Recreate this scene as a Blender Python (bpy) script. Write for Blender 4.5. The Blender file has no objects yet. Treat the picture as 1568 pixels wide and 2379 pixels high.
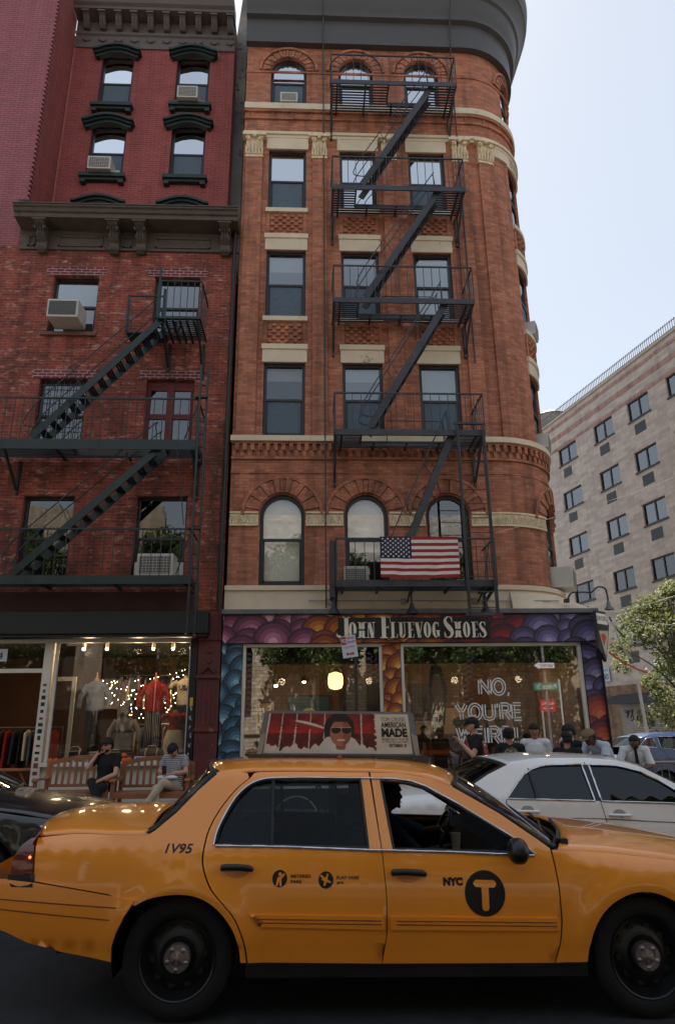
import bpy, bmesh, math, random
from math import sin, cos, pi, radians as R, sqrt, atan2
from mathutils import Vector, Matrix, noise
from mathutils.geometry import delaunay_2d_cdt
random.seed(7)
S = bpy.context.scene
COL = S.collection
# ---------------------------------------------------------------- camera
YAW, PIT, ROL, FPX, EYE = .04416, .30746, -.01083, 1586.0, 1.65
_f = Vector((sin(YAW)*cos(PIT), cos(YAW)*cos(PIT), sin(PIT)))
_r = Vector((cos(YAW), -sin(YAW), 0)); _u = _r.cross(_f)
_r2 = cos(ROL)*_r + sin(ROL)*_u; _u2 = -sin(ROL)*_r + cos(ROL)*_u
cd = bpy.data.cameras.new('camera'); cam = bpy.data.objects.new('camera', cd); COL.objects.link(cam)
m = Matrix((( _r2.x, _u2.x, -_f.x, 0), (_r2.y, _u2.y, -_f.y, 0), (_r2.z, _u2.z, -_f.z, EYE), (0, 0, 0, 1)))
cam.matrix_world = m
cd.sensor_fit = 'VERTICAL'; cd.sensor_height = 36; cd.lens = 36*FPX/2379; cd.clip_end = 2000; cd.clip_start = .05
S.camera = cam
# ---------------------------------------------------------------- light
SUN_AZ, SUN_EL = R(-6), R(60)         # azimuth measured from +Y towards +X
w = bpy.data.worlds.new('World'); S.world = w; w.use_nodes = True
nt = w.node_tree; bg = nt.nodes['Background']
sky = nt.nodes.new('ShaderNodeTexSky'); sky.sky_type = 'NISHITA'; sky.sun_disc = False
sky.sun_elevation = SUN_EL; sky.sun_rotation = SUN_AZ; sky.air_density = 1.2; sky.dust_density = .5; sky.ozone_density = 1.0
hs_ = nt.nodes.new('ShaderNodeHueSaturation'); hs_.inputs['Saturation'].default_value = .85; nt.links.new(sky.outputs[0], hs_.inputs['Color']); gm_ = nt.nodes.new('ShaderNodeGamma'); gm_.inputs[1].default_value = .42; nt.links.new(hs_.outputs[0], gm_.inputs[0])     # gamma compresses the sky's brightness, lifting the street fronts against it
nt.links.new(gm_.outputs[0], bg.inputs[0]); bg.inputs[1].default_value = .15
sd = bpy.data.lights.new('sun', 'SUN'); sd.energy = 5.0; sd.angle = R(.5); sd.color = (1, .95, .86)
so = bpy.data.objects.new('sun', sd); COL.objects.link(so)
_d = Vector((sin(SUN_AZ)*cos(SUN_EL), cos(SUN_AZ)*cos(SUN_EL), sin(SUN_EL)))
so.rotation_euler = _d.to_track_quat('Z', 'Y').to_euler(); so.location = (20, 20, 50)
S.view_settings.view_transform = 'Standard'; S.view_settings.look = 'None'
S.view_settings.exposure = 1.62; S.view_settings.gamma = 1
S.render.resolution_x = 674; S.render.resolution_y = 1024
S.cycles.max_bounces = 8; S.cycles.transparent_max_bounces = 16
# ---------------------------------------------------------------- materials
def srgb(*c):
    return tuple(((v/255)/12.92 if v/255 <= .04045 else ((v/255+.055)/1.055)**2.4) for v in c)
def base(name):
    M = bpy.data.materials.new(name); M.use_nodes = True
    return M, M.node_tree, M.node_tree.nodes['Principled BSDF']
def N(t, kind, **kw):
    n = t.nodes.new(kind)
    for k, v in kw.items():
        if k.startswith('i_'):
            k = k[2:]; n.inputs[int(k) if k.isdigit() else k.replace('_', ' ')].default_value = v
        else: setattr(n, k, v)
    return n
def ramp(t, fac, stops):
    n = t.nodes.new('ShaderNodeValToRGB'); e = n.color_ramp.elements
    while len(e) < len(stops): e.new(.5)
    for k, (p, c) in enumerate(stops): e[k].position = p; e[k].color = tuple(c)+(1,) if len(c) == 3 else c
    t.links.new(fac, n.inputs[0]); return n.outputs[0]
def mixc(t, fac, a, b, mode='MIX'):
    n = t.nodes.new('ShaderNodeMix'); n.data_type = 'RGBA'; n.blend_type = mode
    for s, v in ((0, fac), (6, a), (7, b)):
        if hasattr(v, 'is_output'): t.links.new(v, n.inputs[s])
        else: n.inputs[s].default_value = (tuple(v)+(1,) if isinstance(v, tuple) and len(v) == 3 else v)
    return n.outputs[2]
MATS = {}
def mat(name, col, rough=.6, metal=0, var=.15, sc=3.0, bump=0., coat=0, emit=0, spec=.5, col2=None, thr=.5, sc2=1.2, bsc=60):
    """painted / plain surface: base colour broken up by two noises, optional flaking to col2, optional bump"""
    if name in MATS: return MATS[name]
    M, t, b = base(name); MATS[name] = M
    tc = N(t, 'ShaderNodeTexCoord'); L = t.links.new
    n1 = N(t, 'ShaderNodeTexNoise', i_Scale=sc, i_Detail=6.0); L(tc.outputs['Object'], n1.inputs['Vector'])
    c0 = tuple(max(0, x*(1-var)) for x in col); c1 = tuple(min(1, x*(1+var)) for x in col)
    o = ramp(t, n1.outputs['Fac'], [(.3, c0), (.7, c1)])
    if col2:
        n2 = N(t, 'ShaderNodeTexNoise', i_Scale=sc2, i_Detail=9.0, i_Roughness=.7); L(tc.outputs['Object'], n2.inputs['Vector'])
        f = ramp(t, n2.outputs['Fac'], [(thr, (0, 0, 0)), (thr+.05, (1, 1, 1))])
        o = mixc(t, f, o, col2)
    L(o, b.inputs['Base Color'])
    r = ramp(t, n1.outputs['Fac'], [(.2, (max(0, rough-.08),)*3), (.8, (min(1, rough+.08),)*3)]); L(r, b.inputs['Roughness'])
    b.inputs['Metallic'].default_value = metal; b.inputs['Specular IOR Level'].default_value = spec
    if coat: b.inputs['Coat Weight'].default_value = coat; b.inputs['Coat Roughness'].default_value = .04
    if bump:
        n3 = N(t, 'ShaderNodeTexNoise', i_Scale=bsc, i_Detail=4.0); L(tc.outputs['Object'], n3.inputs['Vector'])
        bp = N(t, 'ShaderNodeBump', i_Strength=bump, i_Distance=.01); L(n3.outputs['Fac'], bp.inputs['Height']); L(bp.outputs[0], b.inputs['Normal'])
    if emit:
        L(o, b.inputs['Emission Color']); b.inputs['Emission Strength'].default_value = emit
    return M
def brick(name, a, b_, mortar, patch=None, pthr=.6, psc=.5, bw=.215, bh=.073, mort=.009, stain=.35, bump=.5, worn=None, wthr=.62, streak=.64):
    M, t, b = base(name); MATS[name] = M; L = t.links.new
    uv = N(t, 'ShaderNodeUVMap'); tc = N(t, 'ShaderNodeTexCoord')
    bt = N(t, 'ShaderNodeTexBrick', i_Scale=1.0, offset=.5)
    bt.inputs['Color1'].default_value = a+(1,); bt.inputs['Color2'].default_value = b_+(1,); bt.inputs['Mortar'].default_value = mortar+(1,)
    bt.inputs['Mortar Size'].default_value = mort; bt.inputs['Brick Width'].default_value = bw; bt.inputs['Row Height'].default_value = bh
    bt.inputs['Mortar Smooth'].default_value = .3; bt.inputs['Bias'].default_value = -.1
    L(uv.outputs[0], bt.inputs['Vector'])
    n1 = N(t, 'ShaderNodeTexNoise', i_Scale=psc, i_Detail=8.0, i_Roughness=.65); L(tc.outputs['Object'], n1.inputs['Vector'])
    n2 = N(t, 'ShaderNodeTexNoise', i_Scale=2.6, i_Detail=8.0, i_Roughness=.7); L(tc.outputs['Object'], n2.inputs['Vector'])
    o = mixc(t, 1.0, bt.outputs['Color'], ramp(t, n2.outputs['Fac'], [(.3, (1-stain,)*3), (.7, (1+stain*.3,)*3)]), 'MULTIPLY')
    mv = N(t, 'ShaderNodeMapping'); mv.inputs['Scale'].default_value = (2.2, 2.2, .16); L(tc.outputs['Object'], mv.inputs[0])
    n5 = N(t, 'ShaderNodeTexNoise', i_Scale=1.6, i_Detail=7.0, i_Roughness=.6); L(mv.outputs[0], n5.inputs['Vector'])
    o = mixc(t, 1.0, o, ramp(t, n5.outputs['Fac'], [(.36, (streak,)*3), (.54, (1, 1, 1))]), 'MULTIPLY')
    if patch:
        f = ramp(t, n1.outputs['Fac'], [(pthr, (0, 0, 0)), (pthr+.12, (1, 1, 1))]); o = mixc(t, f, o, mixc(t, .5, o, patch))
    if worn:   # paint worn back to pale, brick by brick
        mp = N(t, 'ShaderNodeMapping'); mp.inputs['Scale'].default_value = (1.1, 1.1, 3.2); L(tc.outputs['Object'], mp.inputs[0])
        n4 = N(t, 'ShaderNodeTexNoise', i_Scale=3.4, i_Detail=10.0, i_Roughness=.75); L(mp.outputs[0], n4.inputs['Vector'])
        f = ramp(t, n4.outputs['Fac'], [(wthr, (0, 0, 0)), (wthr+.1, (.75, .75, .75))]); o = mixc(t, f, o, worn)
    L(o, b.inputs['Base Color']); b.inputs['Roughness'].default_value = .85
    bp = N(t, 'ShaderNodeBump', i_Strength=bump, i_Distance=.008); bp.invert = True
    L(bt.outputs['Fac'], bp.inputs['Height']); L(bp.outputs[0], b.inputs['Normal'])
    return M
def glass(name, tint=(.8, .85, .86), base_r=.08, rough=0., wob=0., gl=1.):
    """clear pane: see-through plus mirror reflection rising towards grazing"""
    M = bpy.data.materials.new(name); M.use_nodes = True; t = M.node_tree; MATS[name] = M; L = t.links.new
    for n in list(t.nodes): t.nodes.remove(n)
    o = N(t, 'ShaderNodeOutputMaterial'); tr = N(t, 'ShaderNodeBsdfTransparent'); g = N(t, 'ShaderNodeBsdfGlossy'); mx = N(t, 'ShaderNodeMixShader')
    tr.inputs[0].default_value = tint+(1,); g.inputs['Roughness'].default_value = rough; g.inputs[0].default_value = (gl*.95, gl*.97, gl, 1)
    lw = N(t, 'ShaderNodeLayerWeight', i_Blend=.35)
    f = ramp(t, lw.outputs['Fresnel'], [(0, (base_r,)*3), (1, (1, 1, 1))])
    if wob:
        tc = N(t, 'ShaderNodeTexCoord'); nz = N(t, 'ShaderNodeTexNoise', i_Scale=2.2, i_Detail=1.0); L(tc.outputs['Object'], nz.inputs['Vector'])
        bp = N(t, 'ShaderNodeBump', i_Strength=wob, i_Distance=.02); L(nz.outputs['Fac'], bp.inputs['Height']); L(bp.outputs[0], g.inputs['Normal'])
    L(f, mx.inputs[0]); L(tr.outputs[0], mx.inputs[1]); L(g.outputs[0], mx.inputs[2]); L(mx.outputs[0], o.inputs[0])
    return M
def vcol(name, rough=.6, coat=0):
    M, t, b = base(name); MATS[name] = M
    a = N(t, 'ShaderNodeVertexColor', layer_name='paint'); tc = N(t, 'ShaderNodeTexCoord')
    n = N(t, 'ShaderNodeTexNoise', i_Scale=8., i_Detail=6.); t.links.new(tc.outputs['Object'], n.inputs['Vector'])
    o = mixc(t, 1., a.outputs[0], ramp(t, n.outputs['Fac'], [(.3, (.85,)*3), (.7, (1.05,)*3)]), 'MULTIPLY')
    t.links.new(o, b.inputs['Base Color']); b.inputs['Roughness'].default_value = rough
    if coat: b.inputs['Coat Weight'].default_value = coat
    return M
# ---------------------------------------------------------------- mesh builder
def inpoly(x, y, P):
    c = False; j = len(P)-1
    for i in range(len(P)):
        if (P[i][1] > y) != (P[j][1] > y) and x < (P[j][0]-P[i][0])*(y-P[i][1])/(P[j][1]-P[i][1])+P[i][0]: c = not c
        j = i
    return c
def resample(P, step, closed=True):
    o = []
    n = len(P)
    for i in range(n if closed else n-1):
        a, b = P[i], P[(i+1) % n]; d = math.dist(a, b); k = max(1, int(math.ceil(d/step)))
        for j in range(k): o.append((a[0]+(b[0]-a[0])*j/k, a[1]+(b[1]-a[1])*j/k))
    if not closed: o.append(tuple(P[-1]))
    return o
def catmull(P, k=6, closed=False):
    o = []; n = len(P)
    for i in range(n if closed else n-1):
        p = [P[(i+q) % n] if closed else P[min(max(i+q, 0), n-1)] for q in (-1, 0, 1, 2)]
        for j in range(k):
            t = j/k
            o.append(tuple(.5*((2*p[1][a])+(-p[0][a]+p[2][a])*t+(2*p[0][a]-5*p[1][a]+4*p[2][a]-p[3][a])*t*t+(-p[0][a]+3*p[1][a]-3*p[2][a]+p[3][a])*t**3) for a in range(len(P[0]))))
    if not closed: o.append(tuple(P[-1]))
    return o
def cdt(outline, holes=(), pts=()):
    vs = []; es = []
    for P in [outline]+list(holes):
        b = len(vs); vs += [Vector(p) for p in P]; es += [(b+i, b+(i+1) % len(P)) for i in range(len(P))]
    vs += [Vector(p) for p in pts if inpoly(p[0], p[1], outline) and not any(inpoly(p[0], p[1], h) for h in holes)]
    r = delaunay_2d_cdt(vs, es, [], 0, 1e-5)
    T = []
    for f in r[2]:
        x = sum(r[0][i][0] for i in f)/3; y = sum(r[0][i][1] for i in f)/3
        if inpoly(x, y, outline) and not any(inpoly(x, y, h) for h in holes): T.append(tuple(f))
    return [tuple(v) for v in r[0]], T
class MB:
    def __init__(s): s.V = []; s.F = []; s.M = []; s.mi = 0
    def add(s, V, F, mi=None):
        b = len(s.V); s.V += [tuple(v) for v in V]; s.F += [tuple(i+b for i in f) for f in F]; s.M += [s.mi if mi is None else mi]*len(F); return s
    def box(s, x0, x1, y0, y1, z0, z1, nx=1):
        V = []; F = []
        for i in range(nx+1):
            x = x0+(x1-x0)*i/nx; V += [(x, y0, z0), (x, y1, z0), (x, y1, z1), (x, y0, z1)]
        F += [(3, 2, 1, 0), tuple(4*nx+k for k in range(4))]
        for i in range(nx):
            for k in range(4): a = 4*i; F.append((a+k, a+(k+1) % 4, a+4+(k+1) % 4, a+4+k))
        return s.add(V, F)
    def bar(s, p, q, w, h, up=(0, 0, 1)):
        p, q = Vector(p), Vector(q); d = (q-p).normalized(); u = Vector(up)
        if abs(d.dot(u)) > .99: u = Vector((0, 1, 0))
        r = d.cross(u).normalized()*w/2; u = r.cross(d).normalized()*h/2
        V = [c+a*r+b*u for c in (p, q) for a, b in ((-1, -1), (1, -1), (1, 1), (-1, 1))]
        return s.add(V, [(3, 2, 1, 0), (4, 5, 6, 7)]+[(k, (k+1) % 4, 4+(k+1) % 4, 4+k) for k in range(4)])
    def tube(s, P, r, n=6, closed=False, cap=True):
        P = [Vector(p) for p in P]; K = len(P); rr = r if isinstance(r, (list, tuple)) else [r]*K; V = []; F = []; u = None
        for i in range(K):
            a = P[(i-1) % K] if closed or i else P[i]; b = P[(i+1) % K] if closed or i < K-1 else P[i]
            d = (b-a).normalized()
            if u is None: u = d.orthogonal().normalized()
            u = (u-d*u.dot(d)); u = u.normalized() if u.length > 1e-6 else d.orthogonal().normalized(); v = d.cross(u)
            V += [P[i]+(u*cos(2*pi*k/n)+v*sin(2*pi*k/n))*rr[i] for k in range(n)]
        for i in range(K if closed else K-1):
            for k in range(n): F.append((i*n+k, i*n+(k+1) % n, ((i+1) % K)*n+(k+1) % n, ((i+1) % K)*n+k))
        if cap and not closed: F += [tuple(range(n))[::-1], tuple((K-1)*n+k for k in range(n))]
        return s.add(V, F)
    def lathe(s, prof, o=(0, 0, 0), ax='z', n=16, a0=0., a1=2*pi):
        V = []; F = []; full = abs(a1-a0-2*pi) < 1e-6; m_ = n if full else n+1
        for r, h in prof:
            for k in range(m_):
                a = a0+(a1-a0)*k/n; c, d = r*cos(a), r*sin(a)
                V.append({'z': (o[0]+c, o[1]+d, o[2]+h), 'y': (o[0]+c, o[1]+h, o[2]+d), 'x': (o[0]+h, o[1]+c, o[2]+d)}[ax])
        for i in range(len(prof)-1):
            for k in range(n): F.append((i*m_+k, i*m_+(k+1) % m_, (i+1)*m_+(k+1) % m_, (i+1)*m_+k))
        return s.add(V, F)
    def ball(s, c, r, n=10, m_=7):
        r = r if isinstance(r, (tuple, list)) else (r,)*3; V = []; F = []
        for i in range(m_+1):
            a = pi*i/m_
            for k in range(n): b = 2*pi*k/n; V.append((c[0]+r[0]*sin(a)*cos(b), c[1]+r[1]*sin(a)*sin(b), c[2]+r[2]*cos(a)))
        for i in range(m_):
            for k in range(n): F.append((i*n+k, (i+1)*n+k, (i+1)*n+(k+1) % n, i*n+(k+1) % n))
        return s.add(V, F)
    def prism(s, P, f, d0, d1):
        """polygon P (2-D) swept between depths d0 and d1; f(a,b,d) gives the 3-D point"""
        v, t = cdt(P); k = len(v)
        s.add([f(a, b, d0) for a, b in v]+[f(a, b, d1) for a, b in v], t+[tuple(i+k for i in reversed(q)) for q in t])
        n = len(P)
        return s.add([f(a, b, d0) for a, b in P]+[f(a, b, d1) for a, b in P], [(i, (i+1) % n, n+(i+1) % n, n+i) for i in range(n)])
    def sheet(s, P, holes, f, pts=()):
        v, t = cdt(P, holes, pts); return s.add([f(a, b) for a, b in v], t)
    def band(s, A, B):   # quads between two equally long point rows
        n = len(A); return s.add(list(A)+list(B), [(i, i+1, n+i+1, n+i) for i in range(n-1)])
    def grid(s, rows):
        n = len(rows[0]); V = [p for r_ in rows for p in r_]
        return s.add(V, [(i*n+k, i*n+k+1, (i+1)*n+k+1, (i+1)*n+k) for i in range(len(rows)-1) for k in range(n-1)])
    def map(s, f): s.V = [tuple(f(*v)) for v in s.V]; return s
    def build(s, name, mats, parent=None, smooth=None, bevel=0, uvf=None, weld=False, solid=0, subd=0, col=None, fix=False):
        me = bpy.data.meshes.new(name); me.from_pydata(s.V, [], s.F)
        if not isinstance(mats, (list, tuple)): mats = [mats]
        for q in mats: me.materials.append(q)
        if len(mats) > 1:
            for p, i in zip(me.polygons, s.M): p.material_index = i
        if weld or fix or col is None:
            bmm = bmesh.new(); bmm.from_mesh(me)
            if weld: bmesh.ops.remove_doubles(bmm, verts=bmm.verts, dist=1e-4)
            if not fix: bmesh.ops.recalc_face_normals(bmm, faces=bmm.faces)
            bmm.to_mesh(me); bmm.free()
        uv = me.uv_layers.new(name='UVMap')
        for p in me.polygons:
            n = p.normal
            for li in p.loop_indices:
                c = me.vertices[me.loops[li].vertex_index].co
                if uvf: uv.data[li].uv = uvf(c, n)
                elif abs(n.z) > .7: uv.data[li].uv = (c.x, c.y)
                elif abs(n.y) >= abs(n.x): uv.data[li].uv = (c.x, c.z)
                else: uv.data[li].uv = (c.y, c.z)
        if col is not None:
            ca = me.color_attributes.new('paint', 'FLOAT_COLOR', 'POINT')
            for i, c in enumerate(col): ca.data[i].color = tuple(c)+(1,)
        if smooth:
            me.shade_smooth(); me.set_sharp_from_angle(angle=R(smooth))
        o = bpy.data.objects.new(name, me); COL.objects.link(o)
        if parent: o.parent = parent
        if bevel:
            b = o.modifiers.new('bevel', 'BEVEL'); b.width = bevel; b.segments = 2; b.limit_method = 'ANGLE'; b.angle_limit = R(40)
        if solid:
            b = o.modifiers.new('solid', 'SOLIDIFY'); b.thickness = solid; b.offset = -1
        if subd:
            b = o.modifiers.new('sub', 'SUBSURF'); b.levels = subd; b.render_levels = subd
        return o
def tag(o, label=None, cat=None, group=None, kind=None):
    if label: o['label'] = label
    if cat: o['category'] = cat
    if group: o['group'] = group
    if kind: o['kind'] = kind
    return o
def thing(name, label, cat, group=None):
    o = bpy.data.objects.new(name, None); COL.objects.link(o); o.empty_display_size = .2
    return tag(o, label, cat, group)
REB = []
def rebase(o, loc):      # the children were built in world coordinates: put the Empty at the thing's base
    o.location = loc
    for c in o.children: c.location = c.location-Vector(loc)
    return o
def copy_tree(o, parent=None):
    c = o.copy(); COL.objects.link(c)
    if parent: c.parent = parent
    for ch in o.children: copy_tree(ch, c)
    return c
def relabel(o, label): o['label'] = label; return o
def text_geo(body, size, bold=0., xs=1., sp=1.0, align='CENTER'):
    """outline lettering as flat 2-D triangles, centred on its box, letters upright in (x, z)"""
    cu = bpy.data.curves.new('t', 'FONT'); cu.body = body; cu.size = size; cu.offset = bold; cu.space_character = sp; cu.resolution_u = 4
    o = bpy.data.objects.new('t', cu); COL.objects.link(o); dg = bpy.context.evaluated_depsgraph_get(); dg.update()
    me = bpy.data.meshes.new_from_object(o.evaluated_get(dg)); V = [(v.co.x*xs, v.co.y) for v in me.vertices]; F = [tuple(p.vertices) for p in me.polygons]
    bpy.data.objects.remove(o); bpy.data.curves.remove(cu); bpy.data.meshes.remove(me)
    if not V: return [], []
    x0 = min(v[0] for v in V); x1 = max(v[0] for v in V); y0 = min(v[1] for v in V); y1 = max(v[1] for v in V)
    return [(a-(x0+x1)/2, b-(y0+y1)/2) for a, b in V], F
def put_text(mb, body, w, h, f, bold=0., sp=1.0):
    """fit text into a box w x h (2-D), f(a,b)->3-D"""
    V, F = text_geo(body, 1., bold, 1., sp)
    if not V: return mb
    W = max(v[0] for v in V)*2; H = max(v[1] for v in V)*2
    return mb.add([f(a*w/W, b*h/H) for a, b in V], F)
def at(px, py, Y):       # where the line of sight through a photo point (1568 wide) meets the plane y = Y
    d = _f*FPX+_r2*(px-784)+_u2*(1189.5-py); t = Y/d.y; return d.x*t, d.z*t+EYE
def gz(x): return -.018*x-.015      # road surface height: the street falls gently to the right
def swz(x, y): return gz(x)+.14+.02*(y-9.5)   # pavement
# ================================================================= materials of the place
BR = brick('tower_brick', srgb(204, 130, 98), srgb(162, 94, 72), srgb(156, 116, 96), stain=.3)
BRC = brick('arch_brick', srgb(170, 92, 64), srgb(140, 70, 50), srgb(110, 60, 46), bw=.07, bh=.3, stain=.25)
BL = brick('old_red_brick', srgb(168, 76, 58), srgb(122, 56, 46), srgb(158, 104, 90), patch=srgb(80, 40, 36), pthr=.5, stain=.5, worn=srgb(206, 160, 142), wthr=.55)
BU = brick('red_painted_brick', srgb(156, 74, 72), srgb(138, 62, 64), srgb(166, 98, 92), stain=.18, bump=.6, streak=.8)
BMV = brick('mauve_painted_brick', srgb(166, 100, 106), srgb(156, 92, 99), srgb(130, 74, 82), stain=.12, bump=.8, streak=.86)
LINT = brick('mauve_lintel_brick', srgb(120, 50, 60), srgb(104, 44, 54), srgb(190, 150, 145), bw=.2, bh=.075, mort=.012, stain=.3)
GB = brick('pale_grey_brick', srgb(212, 198, 186), srgb(184, 168, 158), srgb(196, 184, 174), bw=.62, bh=.2, mort=.012, stain=.16, bump=.2, streak=.9)
CREAM = mat('cream_stone', srgb(216, 198, 172), .7, var=.1, sc=2, bump=.15, col2=srgb(150, 134, 112), thr=.63, sc2=2.2)
CREAM2 = mat('cream_relief', srgb(222, 202, 168), .7, var=.2, sc=9)
DARKF = mat('black_window_frame', srgb(34, 32, 34), .45, var=.2)
GREYC = mat('dark_slate_cornice', srgb(74, 71, 71), .5, var=.08, sc=1.2)
IRON = mat('charcoal_iron', srgb(56, 56, 62), .5, var=.35, sc=4, bump=.2, col2=srgb(100, 98, 100), thr=.66, sc2=6)
GIRON = mat('dark_green_iron', srgb(28, 44, 44), .42, var=.3, sc=3, bump=.2, col2=srgb(50, 64, 62), thr=.68, sc2=8)
BROWNC = mat('brown_cornice', srgb(86, 74, 66), .6, var=.18, sc=4, bump=.3, col2=srgb(52, 44, 40), thr=.6, sc2=5)
GREYBR = mat('taupe_cornice', srgb(98, 86, 82), .55, var=.12, sc=3)
GREEN = mat('dark_green_stone', srgb(30, 44, 40), .5, var=.2, sc=5)
G_SKY = glass('window_glass', (.6, .65, .68), .24, wob=.25, gl=.72)
G_DK = glass('dark_window_glass', (.5, .52, .52), .08, wob=.1)
G_SHOP = glass('shop_glass', (.93, .94, .93), .10); G_SHOP2 = glass('clothes_shop_glass', (.93, .94, .93), .015)
BLIND = mat('white_blind', srgb(205, 208, 206), .8, var=.05)
SCREEN = mat('insect_screen', srgb(84, 98, 112), .7, var=.14, sc=14)
ROOMD = mat('painted_room_shade', srgb(40, 36, 34), .9, var=.3)  # dark colour standing in for the shade of unlit rooms
ACW = mat('off_white_enamel', srgb(196, 192, 184), .45, var=.1, col2=srgb(120, 100, 80), thr=.68, sc2=5)
ACG = mat('grille_grey', srgb(98, 98, 98), .6, var=.1)
STUCCO = mat('weathered_stucco', srgb(122, 118, 114), .9, var=.4, sc=1.3, bump=.3, col2=srgb(78, 76, 74), thr=.55, sc2=3)
WHITEP = mat('white_paint', srgb(214, 206, 194), .5, var=.06, col2=srgb(140, 120, 104), thr=.7, sc2=7)
ASPH = mat('asphalt', (.016, .018, .020), .8, var=.35, sc=5, bump=.7, bsc=180)
CONC = mat('pavement_concrete', srgb(112, 106, 100), .85, var=.25, sc=2.5, bump=.3)
BLACKP = mat('black_paint', srgb(20, 24, 26), .5, var=.3, col2=srgb(70, 74, 76), thr=.72, sc2=6)

# ================================================================= ground
def slab(name, x0, x1, y0, y1, zf, mt, nx=24, ny=12, thick=0, kind='structure'):
    mb = MB(); rows = []
    for j in range(ny+1):
        y = y0+(y1-y0)*j/ny; rows.append([(x0+(x1-x0)*i/nx, y, zf(x0+(x1-x0)*i/nx, y)) for i in range(nx+1)])
    mb.grid(rows)
    if thick:
        e = [r_ for r_ in rows[0]]; mb.band(e, [(p[0], p[1], p[2]-thick) for p in e])
        e = rows[-1]; mb.band(e, [(p[0], p[1], p[2]-thick) for p in e])
        e = [r_[0] for r_ in rows]; mb.band(e, [(p[0], p[1], p[2]-thick) for p in e])
        e = [r_[-1] for r_ in rows]; mb.band(e, [(p[0], p[1], p[2]-thick) for p in e])
    o = mb.build(name, mt); tag(o, kind=kind); return o
def gzc(x): return gz(max(-40, min(26, x)))
slab('ground', -300, 300, -300, 400, lambda x, y: gzc(x)-.02, mat('earth', (.06, .055, .05), .9), nx=120, ny=8)
slab('road', -60, 60, -3.2, 9.4, lambda x, y: gzc(x), ASPH, nx=60, ny=4)
slab('road', 7.6, 14.5, 9.4, 60, lambda x, y: gzc(x)+.004, ASPH, nx=8, ny=10)
slab('pavement', -40, 7.6, 9.4, 15.2, lambda x, y: swz(x, y), CONC, nx=40, ny=6, thick=.16)
slab('pavement', -60, 60, -9, -3.2, lambda x, y: gzc(x)+.14, CONC, nx=60, ny=2, thick=.16)
slab('pavement', 14.5, 40, 9.4, 60, lambda x, y: gzc(x)+.15, CONC, nx=6, ny=6, thick=.16)
slab('pavement', 5.9, 7.6, 15.2, 60, lambda x, y: swz(x, 15.2), CONC, nx=2, ny=6, thick=.16)

# ================================================================= corner building (rounded corner)
CX, CY, RR = 4.2, 15.58, 1.58
SA = CX+RR*pi/2
def FM(s, y, z):       # facade space: s along the wall, (14 - y) = distance out from the wall
    d = 14-y
    if s <= CX: return (s, y, z)
    if s <= SA: t = (s-CX)/RR; return (CX+(RR+d)*sin(t), CY-(RR+d)*cos(t), z)
    return (CX+RR+d, CY+(s-SA), z)
def fb(mb, s0, s1, d0, d1, z0, z1):    # box in facade space, subdivided where the wall curves
    cuts = [s0, s1]
    if s1 > CX:
        cuts += [CX+i*.155 for i in range(17) if s0 < CX+i*.155 < s1]+([SA] if s0 < SA < s1 else [])
    cuts = sorted(set(round(c, 4) for c in cuts)); V = []; F = []
    for c in cuts: V += [(c, 14-d1, z0), (c, 14-d0, z0), (c, 14-d0, z1), (c, 14-d1, z1)]
    n = len(cuts)-1; F += [(3, 2, 1, 0), tuple(4*n+k for k in range(4))]
    for i in range(n):
        for k in range(4): F.append((4*i+k, 4*i+(k+1) % 4, 4*i+4+(k+1) % 4, 4*i+4+k))
    return mb.add(V, F)
def uvF(c, n):
    if c.y < 14.05 and c.x < CX+.02: return (c.x, c.z) if abs(n.x) < .7 else (c.y, c.z)
    if c.y <= CY: return (CX+RR*atan2(c.x-CX, CY-c.y), c.z)
    return (SA+c.y-CY, c.z)
corner = thing('corner_building', 'six storey red brick corner building with cream stone bands and a rounded turret corner', 'building')
WX = [(-1.04, -.09), (.77, 1.70), (2.54, 3.48), (5.385, 6.325)]
ROWS = [(7.87, 9.71), (10.91, 12.80), (14.02, 15.89)]
def archp(s0, s1, z0, z1, n=14):
    r = (s1-s0)/2; c = (s0+s1)/2; zs = z1-r
    return [(s0, z0), (s1, z0)]+[(c+r*cos(a), zs+r*sin(a)) for a in [pi*i/n for i in range(n+1)]]
A2 = [archp(a, b, 4.49, 6.50) for a, b in WX]; A6 = [archp(a, b, 17.40, 19.05) for a, b in WX]
holes = [[(a, z0), (b, z0), (b, z1), (a, z1)] for a, b in WX for z0, z1 in ROWS]+A2+A6
S0, S1, ZT = -1.70, SA+14, 19.7
pts = [(CX+i*.155, 4.2+j*.37) for i in range(17) for j in range(42)]
wall = MB(); hs = [resample(h, .3) for h in holes]
wall.sheet(resample([(S0, 3.9), (S1, 3.9), (S1, ZT), (S0, ZT)], .5), hs, lambda a, b: (a, 14, b), pts)
for h in hs: n = len(h); wall.add([(a, 14, b) for a, b in h]+[(a, 14.22, b) for a, b in h], [(i, (i+1) % n, n+(i+1) % n, n+i) for i in range(n)])
wall.map(FM).build('wall', BR, corner, uvf=uvF, weld=True)
MB().box(-1.70, -1.69, 14.0, 30, .2, 19.7).build('party_wall', STUCCO, corner)
mb = MB()     # raised brickwork: pilasters, arch rings, corbels, woven panels
for a, b in ((-1.62, -1.2), (.08, .42), (1.86, 2.2), (3.70, 4.06), (4.36, 4.74)): fb(mb, a, b, -.02, .075, 7.84, 15.6)
for z0, z1, d in ((7.3, 7.36, .05), (7.66, 7.705, .07), (16.5, 16.56, .03), (16.88, 16.94, .05), (17.12, 17.185, .06), (18.5, 18.56, .025), (6.98, 7.04, .02)):
    fb(mb, S0, SA+3, -.01, d, z0, z1)
k = 0; s = S0+.03
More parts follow.
